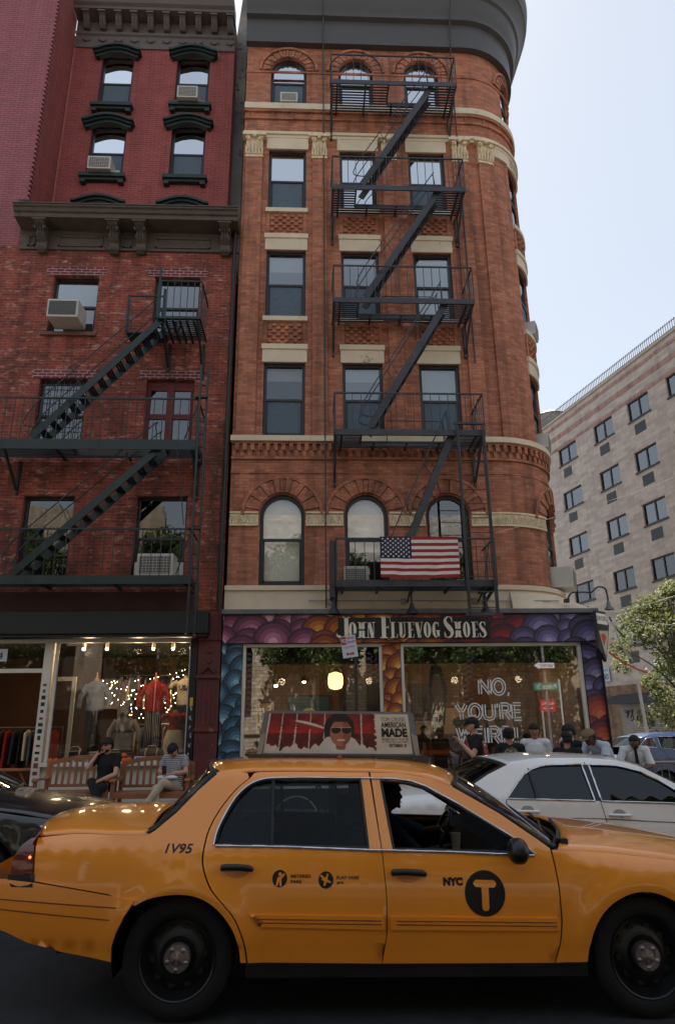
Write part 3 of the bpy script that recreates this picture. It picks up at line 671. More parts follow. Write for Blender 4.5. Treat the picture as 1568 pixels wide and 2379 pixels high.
def seg(a, b, z0, z1, n=10): return [(a, z0), (b, z0), (b, z1-.13)]+[((a+b)/2+(b-a)/2*cos(pi*i/n), z1-.13+.13*sin(pi*i/n)) for i in range(1, n)]+[(a, z1-.13)]
hs = [seg(*q) for q in UW[:4]]
zc = U(0, 19.35)[1]
wall = MB(); wall.sheet([(-7.0, 12.8), (-2.24, 12.8), (-2.24, zc+.3), (-7.0, zc+.3)], hs, lambda a, b: (a, YU, b))
for h in hs: n = len(h); wall.add([(a, YU, b) for a, b in h]+[(a, YU+.2, b) for a, b in h], [(i, (i+1) % n, n+(i+1) % n, n+i) for i in range(n)])
wall.build('wall', BU, up); MB().box(-2.245, -2.24, YU+.001, 24, 12, zc+1).build('side_wall', BU, up)
for k, (a, b, z0, z1) in enumerate(UW):
    if k < 4: sash(0, up, z0, z1-.02, a, b, False, G_SKY if k in (1, 3) else G_DK, .12, fmap=flat, rec=.14, y0=YU, lower_screen=True)
    mb = MB(); c = (a+b)/2; n = 12
    for (off, d, h_) in ((0, .14, .08), (.08, .2, .07), (.15, .27, .07)):
        x0, x1 = a-.14-off*.5, b+.14+off*.5; P = []
        def top(x): t = (x-c)/((x1-x0)/2); return z1-.27+off+.19*max(0, cos(t*pi/2*1.12))
        xs = [x0+(x1-x0)*i/n for i in range(n+1)]
        P = [(x, top(x)) for x in xs]+[(x, top(x)+h_) for x in reversed(xs)]
        mb.prism(P, lambda p, q_, d_: (p, d_, q_), YU-d, YU+.01)
    mb.build('window_hood', GREEN, up)
    if k < 4:
        mb = MB().box(a-.12, b+.12, YU-.2, YU+.1, z0-.12, z0-.002).box(a-.08, b+.08, YU-.14, YU, z0-.2, z0-.12)
        for x in (a-.08, b-.06): mb.box(x, x+.14, YU-.16, YU, z0-.29, z0-.2)
        mb.build('sill', GREEN, up, bevel=.006)
MB().box(-6.9, -2.3, YU+.7, YU+.75, 12.5, zc).build('room_shade_sheet', ROOMD, up)  # dark vertical sheet in place of shaded rooms
z19 = lambda z: U(0, 19.38)[1]-.21+(U(0, z)[1]-U(0, 19.38)[1])*.90
prof = [(0, 19.38), (.04, 19.38), (.06, 19.46), (.02, 19.48), (.02, 19.86), (.07, 19.9), (.07, 19.98), (.03, 20.0), (.03, 20.42), (.42, 20.46), (.42, 20.56), (.5, 20.62), (.58, 20.80), (.6, 20.84), (0, 20.9)]
XL, XR = -6.93, -2.24
mb = MB(); mb.grid([[(x, YU-d, z19(z)) for x in (XL, XR)] for d, z in prof]); mb.add([(XR, YU-d, z19(z)) for d, z in prof], [tuple(range(len(prof)))])
mb.build('cornice', GREYBR, up)
for i in range(10):
    x = -6.60+i*(4.62-.3)/9.2
    mb = MB(); S2 = [(.03, 20.05), (.12, 20.04), (.2, 20.1), (.22, 20.2), (.3, 20.34), (.36, 20.38), (.36, 20.46), (.03, 20.46)]
    mb.prism(S2, lambda p, q_, d: (x+d, YU-p, z19(q_)), -.085, .085).box(x-.11, x+.11, YU-.41, YU-.03, z19(20.38), z19(20.44))
    for kk in range(3): mb.tube([(x-.05+kk*.05, YU-.13, z19(20.05)), (x-.05+kk*.05, YU-.225, z19(20.14)), (x-.05+kk*.05, YU-.3, z19(20.32))], .016, 5)
    mb.build('cornice_bracket', GREYBR, up)
    g = MB().tube([(x-.12, YU-.03, z19(19.74)), (x-.06, YU-.04, z19(19.66)), (x, YU-.045, z19(19.635)), (x+.06, YU-.04, z19(19.66)), (x+.12, YU-.03, z19(19.74))], [.012, .02, .028, .02, .012], 6)
    g.tube([(x-.12, YU-.03, z19(19.76)), (x-.125, YU-.03, z19(19.64))], .014, 5).tube([(x+.12, YU-.03, z19(19.76)), (x+.125, YU-.03, z19(19.64))], .014, 5)
    g.build('garland', GREYBR, up)
rebase(up, (-4.6, YU, 12.8))
mw = thing('mauve_building', 'windowless mauve painted brick wall rising at the far left edge', 'building')
mb = MB(); mb.sheet([(-14, 12.8), (-6.98, 12.8), (-6.98, 26), (-14, 26)], [], lambda a, b: (a, 14, b)); mb.build('wall', BMV, mw)
mb = MB()
k = 0; z = 14.15
while z < 26:      # toothed edge where the painted face ends
    mb.box(-6.98, -6.95 if k % 2 else -6.90, 13.985, 14.11, z, z+.073); z += .073; k += 1
mb.build('toothed_edge', BMV, mw)
MB().box(-6.98, -6.96, 14.11, YU, 12.8, 26).build('return_wall', BU, mw); MB().box(-6.93, -6.90, YU-.03, YU-.001, 12.8, zc).build('pipe', mat('pink_caulk', srgb(170, 106, 92), .8), mw)
rebase(mw, (-10, 14, 12.8))
gwl = MB(); gwl.prism([(-2.5, 12.8), (-1.72, 12.8), (-1.72, 22.6), (-1.86, 22.4), (-2.22, 17.8), (-2.3, 17.6), (-2.5, 16)], lambda a, b, d: (a*15.9/14, d, b*1.12-.9), 15.9, 16.2)
o = gwl.build('stucco_wall', STUCCO); tag(o, 'narrow weathered grey stucco wall seen in the gap between the two brick buildings', 'wall')
# ---- window air conditioners
def ac(x, y, z, w_=.66, h_=.44, d=.5, wz=0, rot=0, label='', kind='grid'):
    t = thing('air_conditioner', label, 'air conditioner', 'window air conditioners')
    MB().box(-w_/2, w_/2, 0, d, 0, h_).build('casing', ACW, t, bevel=.012)
    mb = MB().box(-w_/2+.04, w_/2-.04, -.006, .01, .05, h_-.05); mb.build('grille', ACG, t)
    q = MB(); n = 9
    for i in range(n+1): x_ = -w_/2+.05+(w_-.1)*i/n; q.box(x_-.004, x_+.004, -.012, -.007, .05, h_-.05)
    for i in range(7): z_ = .06+(h_-.12)*i/6; q.box(-w_/2+.04, w_/2-.04, -.018, -.013, z_-.004, z_+.004)
    q.build('grille_bars', ACW if kind == 'grid' else ACG, t)
    if wz:
        MB().box(-wz, -w_/2-.002, d*.75, d*.8, 0, h_*.75).box(w_/2+.002, wz, d*.75, d*.8, 0, h_*.75).build('side_panel', ACW, t)
    t.location = (x, y, z); t.rotation_euler = (R(3), 0, R(rot)); return t
ac(-5.50, 13.40, 10.46, .68, .44, .58, 0, label='boxy old air conditioner in the upper left window of the worn red wall', kind='x')
ac(-5.18, 13.98, 10.43, .3, .3, .1, 0, label='x') if False else None
ac(-3.10, 13.62, 4.62, .72, .46, .5, .5, label='white air conditioner behind the green fire escape rail, beside the iron ladder')
p = U(-3.17, 17.3); ac((UW[1][0]+UW[1][1])/2-.05, YU-.32, UW[1][2], .58, .40, .55, .44, label='air conditioner in the top right window of the set back red building')
ac((UW[2][0]+UW[2][1])/2-.05, YU-.32, UW[2][2], .62, .40, .55, .44, label='air conditioner in the left window of the set back red building, second row')
ac(-.55, 13.93, 17.46, .46, .3, .3, .0, label='small air conditioner at the foot of the left arched attic window of the corner building')
ac(.98, 13.82, 4.50, .5, .36, .4, .0, label='air conditioner in the arched window left of the flag')
tx, ty = CX+(RR+.1)*sin(1.12), CY-(RR+.1)*cos(1.12)
for z, lb, ww in ((4.52, 'large air conditioner on a bracket at the lowest turret window', .72), (7.90, 'small air conditioner in the turret window just above the middle stone band', .5), (10.95, 'air conditioner in the turret window two rows above the stone band', .5)):
    ac(tx+.16 if ww > .6 else tx, ty-.2 if ww > .6 else ty-.05, z, ww, .46 if ww > .6 else .36, .5, 0, rot=64, label=lb)
# ---- pigeon
pg = MB(); pg.ball((0, 0, .09), (.13, .055, .06), 10, 7).ball((.12, 0, .17), (.035, .03, .035), 8, 6).tube([(.07, 0, .12), (.12, 0, .17)], [.045, .028], 8).tube([(.15, 0, .165), (.18, 0, .155)], [.01, .003], 5).tube([(-.08, 0, .08), (-.22, 0, .04)], [.04, .015], 6)
pg.tube([(.01, .02, 0), (.01, .02, .05)], .006, 5).tube([(.01, -.02, 0), (.01, -.02, .05)], .006, 5)
o = pg.build('pigeon', mat('pigeon_grey', srgb(70, 72, 80), .8), smooth=60); o.location = (-6.75, 13.45, 13.52); o.rotation_euler = (0, 0, R(160)); tag(o, 'grey pigeon perched on the left end of the brown cornice', 'bird')
# ================================================================= shoe shop front: mural, frames, sign
PK = [srgb(214, 160, 176), srgb(178, 112, 138), srgb(142, 74, 100), srgb(104, 50, 74), srgb(66, 34, 50)]
PO = [srgb(236, 190, 90), srgb(214, 140, 50), srgb(184, 100, 34), srgb(140, 66, 30), srgb(90, 40, 34)]
PR_ = [srgb(214, 60, 44), srgb(176, 36, 38), srgb(140, 28, 40), srgb(96, 26, 44), srgb(50, 30, 46)]
PV = [srgb(170, 160, 196), srgb(138, 126, 170), srgb(104, 92, 138), srgb(76, 64, 100), srgb(46, 40, 58)]
PB = [srgb(150, 182, 200), srgb(100, 140, 164), srgb(66, 104, 130), srgb(44, 72, 94), srgb(28, 42, 56)]
rm = random.Random(3)
def clouds(x0, x1, z0, z1, pal, r0=.2, r1=.34, stx=.34, stz=.17):
    r0 *= 1.25; r1 *= 1.3; stx *= 1.35; stz *= 1.3
    L_ = []; z = z1+.10; k = 0
    while z > z0-r1:
        x = x0-.2+(k % 2)*stx*.5
        while x < x1+.3: L_.append((x+rm.uniform(-.09, .09), z+rm.uniform(-.05, .05), rm.uniform(r0, r1), pal)); x += stx*rm.uniform(.8, 1.2)
        z -= stz; k += 1
    return L_
def paint(circles, x, z, bg_):
    c = bg_; b = None
    for (cx, cz, r, pal) in circles:      # later ones overlap earlier: scale-like clouds
        d = math.hypot(x-cx, z-cz)
        if d < r: b = (d/r, pal(cx) if callable(pal) else pal)
    if b: d, p = b; c = p[(0, 0, 1, 1, 2, 2, 3, 3, 4, 4)[int(d*9.2)]]
    return c
MUR = vcol('painted_mural', .55)
def mural(name, f, x0, x1, z0, z1, circles, cell=.014, parent=None, bgc=(.02, .015, .02), ov=None):
    nx = max(2, int((x1-x0)/cell)); nz = max(2, int((z1-z0)/cell)); cols = []; rows = []
    for j in range(nz+1):
        z = z0+(z1-z0)*j/nz; near = [c for c in circles if abs(c[1]-z) < c[2]]; row = []
        for i in range(nx+1):
            x = x0+(x1-x0)*i/nx; row.append(f(x, z)); cols.append(paint(near, x, z, bgc))
        rows.append(row)
    return MB().grid(rows).build(name, MUR, parent, col=cols)
def palx(x):
    return PK if x < .1 else (PO if x < 2.9 else (PR_ if x < 4.35 else PV))
shop = thing('shop_front', 'shoe shop front with cloud mural in pink, orange and purple', 'shop front')
CH = clouds(-1.7, 5.9, 3.3, 3.84, palx)
MB().box(-1.70, 5.88, 13.78, 14.0, 3.30, 3.845).box(5.88, 5.9, 13.76, 18, .3, 3.84).build('fascia_box', mat('dark_backing', srgb(34, 30, 36), .7), shop)
mural('fascia_mural', lambda x, z: (x, 13.775, z), -1.70, 5.89, 3.29, 3.85, CH, parent=shop)
C2 = clouds(-1.72, -1.3, .3, 3.28, PB, .18, .27, .3, .17); mural('blue_pier', lambda x, z: (x, 13.86, z), -1.71, -1.31, .25, 3.29, C2, parent=shop)
C3 = clouds(1.48, 1.85, 1.3, 3.28, PO, .17, .25, .26, .16)+clouds(1.48, 1.85, .3, 1.2, [srgb(130, 80, 120)]+PV[1:], .17, .25, .26, .16); mural('orange_pier', lambda x, z: (x, 13.86, z), 1.48, 1.84, .25, 3.29, C3, parent=shop)
C4 = clouds(5.5, 6.1, 1.75, 3.5, PV, .22, .34, .36, .2)+clouds(5.5, 6.1, .2, 1.75, [srgb(206, 110, 70), srgb(188, 84, 56), srgb(160, 66, 50), srgb(120, 50, 50), srgb(70, 40, 60)], .22, .34, .36, .2)
mural('purple_pier', lambda x, z: (x, 13.84, z), 5.54, 5.90, .1, 3.29, C4, parent=shop)
mural('side_mural', lambda x, z: (5.905, 13.84+(x-5.5)*3, z), 5.5, 6.6, .1, 3.84, clouds(5.5, 6.6, .2, 3.8, PV, .12, .2, .14, .14), .02, parent=shop)
MB().box(-1.70, -1.32, 13.87, 14.2, .2, 3.3).box(1.49, 1.83, 13.87, 14.2, .2, 3.3).box(5.55, 5.89, 13.85, 14.2, .1, 3.3).box(-1.3, 5.54, 13.9, 14.1, .1, .62).build('pier', MATS['dark_backing'], shop)
LEDGE = mat('grey_lead_ledge', srgb(104, 104, 106), .6, var=.25, sc=5, bump=.3)
mb = MB(); mb.box(-1.73, 5.93, 13.70, 14.02, 3.86, 3.955); mb.build('ledge', LEDGE, shop, bevel=.01)
fr = MB()
fr.box(-1.30, 1.48, 13.88, 13.98, 3.22, 3.285).box(-1.30, -1.24, 13.88, 13.98, .62, 3.22).box(1.42, 1.48, 13.88, 13.98, .62, 3.22)
fr.box(1.85, 5.54, 13.88, 13.98, 3.22, 3.285).box(1.85, 1.91, 13.88, 13.98, .62, 3.22).box(5.47, 5.54, 13.88, 13.98, .62, 3.22).box(-1.3, 5.54, 13.86, 13.98, .58, .62).box(4.62, 4.655, 13.92, 13.97, .62, 1.95)
fr.build('window_frame', WHITEP, shop, bevel=.006)
gs = MB().box(-1.24, 1.42, 13.93, 13.936, .62, 3.22).box(1.91, 5.47, 13.93, 13.936, .62, 3.22).build('pane', G_SHOP, shop)
# ---- name board with raised serif capitals, condensed
bd = MB().box(.60, 3.66, 13.735, 13.77, 3.375, 3.78).build('name_board', mat('sign_black', srgb(22, 20, 22), .4), shop)
IV = mat('ivory_letters', srgb(240, 232, 218), .5, var=.04)
def glyph(mb, ch, x, w_, z, h, f):
    """one high-contrast serif capital in a box (x..x+w_, z..z+h)"""
    st = w_*.40; th = h*.045; sr = w_*.16
    def rc(a, b, c, d): mb.sheet([(a, c), (b, c), (b, d), (a, d)], [], f)
    def sf(a, b, c): rc(a, b, c, c+th)
    def stem(a, b, t=True, bt=True):
        rc(a, b, z, z+h)
        if t: sf(a-sr, a, z+h-th); sf(b, b+sr, z+h-th)
        if bt: sf(a-sr, a, z); sf(b, b+sr, z)
    def el(cx, cz, rx, rz, ix, iz, a0=0, a1=2*pi, n=24):
        A = [(cx+rx*cos(a0+(a1-a0)*i/n), cz+rz*sin(a0+(a1-a0)*i/n)) for i in range(n+1)]; B = [(cx+ix*cos(a0+(a1-a0)*i/n), cz+iz*sin(a0+(a1-a0)*i/n)) for i in range(n+1)]
        mb.band([f(*p) for p in A], [f(*p) for p in B])
    def dg(xa, xb, za, zb, t): mb.sheet([(xa, za), (xa+t, za), (xb+t, zb), (xb, zb)], [], f)
    r = w_*.9; c = x+w_/2; m_ = z+h/2
    if ch == 'J': rc(c-.02, c-.02+st, z+h*.12, z+h); sf(c-.02-sr, c+st+sr-.02, z+h-th); el(c-.02-st*.5, z+h*.14, st*1.5, h*.14, st*.5, h*.09, pi, 2*pi); mb.sheet([(c-.02-st*2+.015*cos(a)+.012, z+h*.16+.02*sin(a)) for a in [i*pi/5 for i in range(10)]], [], f)
    elif ch == 'O': el(c, m_, w_*.48, h*.5, w_*.12, h*.455)
    elif ch == 'H': stem(x+sr, x+sr+st*.8); stem(x+w_-sr-st*.8, x+w_-sr); rc(x+sr, x+w_-sr, m_-th*1.2, m_+th*1.2)
    elif ch == 'N': stem(x+sr*.8, x+sr*.8+th*.8); dg(x+w_-st*1.05-sr*.4, x+sr*.4, z, z+h, st); stem(x+w_-sr-th*.6, x+w_-sr+th*.2, True, False)
    elif ch in 'FLE':
        stem(x+sr, x+sr+st); a = x+sr+st
        if ch != 'L': rc(a, x+w_, z+h-th, z+h); dg(x+w_-.004, x+w_-.012, z+h*.78, z+h, .008); rc(a, x+w_*.84, m_-th*.5, m_+th*.5); rc(x+w_*.8, x+w_*.84, m_-h*.08, m_+h*.08)
        if ch != 'F': rc(a, x+w_, z, z+th); rc(x+w_-.01, x+w_, z, z+h*.24)
    elif ch == 'U': rc(x+sr, x+sr+st*.9, z+h*.2, z+h); sf(x, x+sr*2+st*.9, z+h-th); rc(x+w_-sr-th, x+w_-sr, z+h*.2, z+h); sf(x+w_-sr*2-th*.5, x+w_, z+h-th); el((x+sr+x+w_-sr)/2, z+h*.2, (w_-2*sr)/2, h*.2, (w_-2*sr)/2-st*.6, h*.15, pi, 2*pi)
    elif ch == 'V': dg(c-st*.3, x+sr*.3, z, z+h, st); dg(c, x+w_-sr*.6, z, z+h, th*.8); sf(x-sr*.3, x+st+sr, z+h-th); sf(x+w_-sr*1.6, x+w_+sr*.3, z+h-th)
    elif ch == 'G': el(c, m_, w_*.48, h*.5, w_*.10, h*.455, pi*.28, pi*1.72); rc(x+w_*.6, x+w_*.95, z+h*.06, z+h*.42); sf(x+w_*.48, x+w_+sr*.2, z+h*.42); rc(x+w_*.82, x+w_*.88, z+h*.7, z+h)
    elif ch == 'S':
        P = [(x+w_*.88, z+h*.78), (x+w_*.72, z+h*.95), (x+w_*.45, z+h*.97), (x+w_*.18, z+h*.84), (x+w_*.25, z+h*.66), (x+w_*.55, z+h*.48), (x+w_*.80, z+h*.3), (x+w_*.78, z+h*.12), (x+w_*.5, z+h*.02), (x+w_*.22, z+h*.06), (x+w_*.08, z+h*.26)]
        T = catmull(P, 4); n = len(T); A = []; B = []
        for i, p in enumerate(T):
            q, q2 = T[max(0, i-1)], T[min(n-1, i+1)]; dx, dz = q2[0]-q[0], q2[1]-q[1]; l = math.hypot(dx, dz) or 1; u = i/(n-1); wd = th*.45+(st*.62-th*.45)*max(0, 1-abs(u-.5)*3.0)
            A.append(f(p[0]-dz/l*wd, p[1]+dx/l*wd)); B.append(f(p[0]+dz/l*wd, p[1]-dx/l*wd))
        mb.band(A, B); rc(x+w_*.86, x+w_*.9, z+h*.72, z+h); rc(x+w_*.06, x+w_*.1, z, z+h*.3)
mb = MB(); fl = lambda a, b: (a, 13.728, b)
lay = [('J', .64, .20, 1), ('O', .80, .185, 0), ('H', .985, .185, 0), ('N', 1.17, .185, 0), ('F', 1.435, .21, 1), ('L', 1.64, .165, 0), ('U', 1.80, .185, 0), ('E', 1.985, .155, 0), ('V', 2.135, .185, 0), ('O', 2.31, .175, 0), ('G', 2.485, .175, 0), ('S', 2.72, .20, 1), ('H', 2.93, .18, 0), ('O', 3.11, .17, 0), ('E', 3.285, .155, 0), ('S', 3.44, .165, 0)]
for ch, x, w_, big in lay:
    if big: glyph(mb, ch, x, w_, 3.37, .43, fl)
    else: glyph(mb, ch, x, w_-.02, 3.375, .315, fl)
mb.build('lettering', IV, bd, fix=True, solid=.006)
# ---- painted words on the glass
def outl(mb, body, w_, h, cx, cz, Y, t=.016):
    put_text(mb, body, w_, h, lambda a, b: (cx+a, Y, cz+b), bold=.012)
WL = mat('white_glass_paint', srgb(232, 234, 228), .7, var=.03)
wd = MB()
STR = {'N': [[(0, 0), (0, 1)], [(0, 1), (.7, 0)], [(.7, 0), (.7, 1)]], 'O': [[(.4+.4*cos(a), .5+.5*sin(a)) for a in [i*pi/8 for i in range(17)]]], 'Y': [[(0, 1), (.35, .45)], [(.7, 1), (.35, .45)], [(.35, .5), (.35, 0)]], 'U': [[(0, 1), (0, .3), (.1, .08), (.35, 0), (.6, .08), (.7, .3), (.7, 1)]], 'R': [[(0, 0), (0, 1)], [(0, 1), (.45, 1), (.62, .88), (.62, .62), (.45, .5), (0, .5)], [(.3, .5), (.65, 0)]], 'E': [[(0, 0), (0, 1)], [(0, 1), (.55, 1)], [(0, .52), (.48, .52)], [(0, 0), (.55, 0)]], 'W': [[(0, 1), (.25, 0)], [(.25, 0), (.48, .9)], [(.48, .9), (.72, 0)], [(.72, 0), (.96, 1)]], 'I': [[(0, 0), (0, 1)]], 'D': [[(0, 0), (0, 1)], [(0, 1), (.35, .98), (.62, .8), (.7, .5), (.62, .2), (.35, .02), (0, 0)]], ',': [[(.05, .1), (-.02, -.14)]], "'": [[(.05, 1.05), (0, .75)]], '!': [[(0, .3), (0, 1)], [(0, 0), (0, .07)]]}
def strokes(mb, txt, x, z, h, Y, gap=.12, w_=.085):
    for ch in txt:
        S_ = STR[ch]; wmax = max(p[0] for s_ in S_ for p in s_)
        for s_ in S_:
            P = [(x+p[0]*h, z+p[1]*h) for p in s_]
            for off in (-.42, 0, .42) if ch not in ",'" else (0,):      # open, lined letter
                A = []; B = []; ww = w_*h*(.46 if off else .6)
                for i, p in enumerate(P):
                    q, q2 = P[max(0, i-1)], P[min(len(P)-1, i+1)]; dx, dz = q2[0]-q[0], q2[1]-q[1]; l = math.hypot(dx, dz) or 1; nx_, nz_ = -dz/l, dx/l; o_ = off*w_*2.6*h
                    if off == 0 and ch not in ",'" : continue
                    A.append((p[0]+nx_*(o_+ww), Y, p[1]+nz_*(o_+ww))); B.append((p[0]+nx_*(o_-ww), Y, p[1]+nz_*(o_-ww)))
                if A: mb.band(A, B)
        x += (wmax+gap+.13)*h
strokes(wd, 'NO,', 3.42, 2.28, .28, 13.925); strokes(wd, "YOU'RE", 2.92, 1.80, .28, 13.925, gap=.1); strokes(wd, 'WEIRD!', 2.92, 1.36, .28, 13.925, gap=.12)
wd.build('window_lettering', WL, shop, fix=True)
FRM0 = mat('black_soffit', srgb(22, 20, 22), .8)
# ---- the room behind
WARM = mat('warm_shop_wall', srgb(128, 98, 76), .85, var=.25, sc=1.5); WARMD = mat('dark_wood', srgb(58, 36, 26), .6, var=.3)
rm_ = MB().box(-1.7, 5.6, 17.6, 17.65, 0, 3.6).build('back_wall', WARM, shop)
MB().box(-1.69, -1.64, 14.2, 17.6, 0, 3.6).box(5.56, 5.6, 14.3, 17.6, 0, 3.6).build('side_wall', WARM, shop)
MB().box(-1.7, 5.6, 14.0, 17.7, 3.45, 3.5).build('ceiling', mat('dark_ceiling', srgb(60, 50, 46), .8), shop)
MB().box(-1.7, 5.6, 14.0, 17.7, .1, .13).build('shop_floor', WARMD, shop)
MB().box(-1.5, 1.2, 17.2, 17.6, .13, 1.2).box(2.0, 5.4, 17.2, 17.6, .13, 1.3).build('shelf', WARMD, shop)
MB().box(-1.28, 5.5, 14.35, 14.4, 2.92, 3.45).build('dark_soffit', FRM0, shop)
sk_ = MB()
for i in range(17):
    pass
sk_.grid([[(CX+(RR+.05)*sin(a), CY-(RR+.05)*cos(a), 4.36) for a in [pi*i/32 for i in range(17)]], [((CX+min(1.70, 1.78*math.tan(a)) if a < pi/2-.01 else CX+1.70), (CY-min(1.78, 1.70/max(1e-6, math.tan(a)))), 3.957) for a in [pi*i/32 for i in range(17)]]]); sk_.add([(CX+RR+.05, CY, 4.36), (CX+RR+.05, CY+14, 4.36), (CX+1.70, CY+14, 3.957), (CX+1.70, CY, 3.957)], [(0, 1, 2, 3)]); sk_.build('corner_skirt', CREAM, shop, smooth=40)
MB().box(-1.63, 5.55, 17.5, 17.59, .13, 1.5).build('dark_dado', WARMD, shop)
rebase(shop, (2.1, 13.9, .1))
BULB = mat('lit_bulb', srgb(255, 214, 160), .5, emit=18); LAMPG = mat('paper_lantern', srgb(236, 190, 130), .8, emit=1.3)
FRM = mat('black_picture_frame', srgb(26, 22, 20), .4); MATB = mat('print_cream', srgb(206, 190, 160), .8, var=.1)
def picture(x0, x1, z0, z1, Y, col, label, art=0):
    t = thing('picture', label, 'picture', 'framed pictures in the shoe shop'); q = .035
    MB().box(x0, x1, Y, Y+.03, z0, z0+q).box(x0, x1, Y, Y+.03, z1-q, z1).box(x0, x0+q, Y, Y+.03, z0+q, z1-q).box(x1-q, x1, Y, Y+.03, z0+q, z1-q).build('frame', FRM, t)
    MB().box(x0+q, x1-q, Y+.01, Y+.02, z0+q, z1-q).build('print', mat('print_'+label[:12], col, .5, var=.1), t)
    cx, cz = (x0+x1)/2, (z0+z1)/2; mb = MB()
    if art == 1: mb.lathe([(0, 0), (.2, 0)], (cx, Y+.006, cz), 'y', 20)
    else: mb.ball((cx, Y+.006, cz+.03), ((x1-x0)*.22, .003, (z1-z0)*.16), 10, 6).ball((cx-.04, Y+.005, cz-.08), ((x1-x0)*.1, .003, (z1-z0)*.2), 8, 6)
    mb.build('motif', MATB if art == 1 else FRM, t); rebase(t, (cx, Y, z0)); return t
picture(-1.30, -.80, 1.55, 2.3, 17.55, MATB.node_tree and srgb(200, 186, 158), 'small framed print on the far left of the shoe shop wall')
picture(-.50, .55, 1.45, 2.45, 17.5, srgb(46, 84, 104), 'blue framed poster with a pale round motif in the shoe shop', 1)
picture(.85, 2.30, 1.65, 2.75, 17.4, srgb(34, 30, 30), 'big dark framed picture behind the roof sign in the shoe shop')
picture(2.55, 3.1, 1.95, 2.7, 17.5, srgb(70, 60, 54), 'upper of two small framed prints beside the orange pier')
picture(2.6, 3.1, 1.35, 1.85, 17.5, srgb(190, 170, 140), 'lower of two small framed prints beside the orange pier')
picture(3.3, 4.2, 1.35, 2.15, 17.5, srgb(196, 160, 124), 'framed shoe print low behind the lettered glass')
picture(4.4, 5.1, 1.4, 2.1, 17.5, srgb(180, 150, 120), 'framed print at the right end of the shoe shop wall')
def pendant(x, y, z, label, spot=False):
    t = thing('pendant_lamp', label, 'lamp', 'ceiling lamps in the shoe shop')
    MB().tube([(0, 0, .12), (0, 0, 3.45-z)], .006, 5).build('cord', FRM, t)
    MB().lathe([(.02, .12), (.05, .09), (.09, .0), (.085, .0), (.045, .085), (0, .1)], n=14).build('shade', FRM, t, smooth=50)
    MB().ball((0, 0, .005), .045, 10, 7).build('bulb', BULB, t, smooth=60); t.location = (x, y, z); return t
for x, y, z, lb in ((-.75, 16.3, 2.62, 'leftmost lit spot lamp in the shoe shop'), (-.1, 16.6, 2.72, 'second lit spot lamp from the left in the shoe shop'), (1.75, 15.6, 2.98, 'lit lamp behind the no parking sign in the shoe shop'), (2.95, 16.2, 2.8, 'lit lamp right of the orange pier inside the shoe shop'), (5.1, 15.0, 3.05, 'lit lamp at the right end of the shoe shop window')): pendant(x, y, z, lb)
t = thing('paper_lantern', 'cream fluted paper lantern hanging in the left shoe shop window', 'lamp')
MB().lathe([(.04, .34), (.15, .30), (.17, .22), (.17, .06), (.14, -.02), (.05, -.05)], n=12).build('lamp_shade', LAMPG, t, smooth=50); MB().tube([(0, 0, .34), (0, 0, .85)], .006, 5).build('cord', FRM, t); t.location = (.62, 16.0, 2.55)
t = thing('hanging_sign', 'black coffin shaped mirror with tan centre hanging in the right shoe shop window', 'sign')
P = [(-.10, .62), (.10, .62), (.2, .2), (.12, -.55), (-.12, -.55), (-.2, .2)]
MB().prism(P, lambda a, b, d: (a, d, b), 0, .05).build('board', FRM, t, bevel=.01); MB().prism([(a*.55, b*.72) for a, b in P], lambda a, b, d: (a, d, b), -.012, -.001).build('centre', mat('tan_panel', srgb(150, 112, 92), .3), t); MB().tube([(0, .02, .62), (0, .02, 1.05)], .01, 5).build('hook', FRM, t); t.location = (2.62, 14.25, 2.25)
t = thing('lit_shelf', 'glowing orange lit shelf with shoes low in the shoe shop', 'shelf'); MB().box(-.4, .4, 0, .3, 0, .04).build('board', WARMD, t); MB().box(-.35, .35, .28, .29, .06, .16).build('light_strip', mat('orange_glow', srgb(120, 56, 24), .6, emit=.04), t); t.location = (2.95, 16.4, 1.0)
# lit bulbs' own light in the two shops
def lamp(x, y, z, e, c=(1, .72, .42), s=.08):
    l = bpy.data.lights.new('shop_lamp', 'POINT'); l.energy = e; l.color = c; l.shadow_soft_size = s; o = bpy.data.objects.new('shop_lamp', l); COL.objects.link(o); o.location = (x, y, z)
for x in (-.6, 1.4, 3.4, 4.9): lamp(x, 16.2, 2.7, 3)
# ---- wall mounted things above the sign
cond = MB().tube([(.0, 13.9, 4.16), (5.2, 13.9, 4.14)], .012, 6); 
for x in (.5, 2.03, 3.52): cond.box(x-.13, x-.02, 13.88, 13.95, 4.08, 4.2)
tag(cond.build('conduit', mat('grey_conduit', srgb(150, 146, 138), .6)), 'thin grey conduit running along the cream band above the sign', 'pipe')
for k, (x, lb) in enumerate(((.50, 'left black gooseneck lamp over the shoe shop sign'), (2.03, 'middle black gooseneck lamp over the shoe shop sign'), (3.50, 'right black gooseneck lamp over the shoe shop sign'))):
    t = thing('sign_lamp', lb, 'lamp', 'gooseneck lamps over the sign')
    MB().tube([(0, .6, .34), (0, .2, .46), (0, .02, .40), (0, 0, .3), (0, 0, .2)], .02, 6).build('arm', DARKF, t, smooth=50)
    MB().lathe([(.03, .22), (.045, .16), (.06, .12), (.13, .02), (.14, 0), (.12, 0)], n=16).build('shade', DARKF, t, smooth=50); t.location = (x, 13.3, 3.78)
t = thing('street_lamp', 'curved swan neck wall lamp reaching right from the turret base', 'lamp')
MB().tube(catmull([(0, 0, 0), (.12, -.02, .2), (.4, -.04, .22), (.62, -.04, .22), (.8, -.04, .36), (.98, -.04, .32), (1.02, -.04, .12), (1.02, -.04, -.06)], 5), .022, 7).build('arm', DARKF, t, smooth=50)
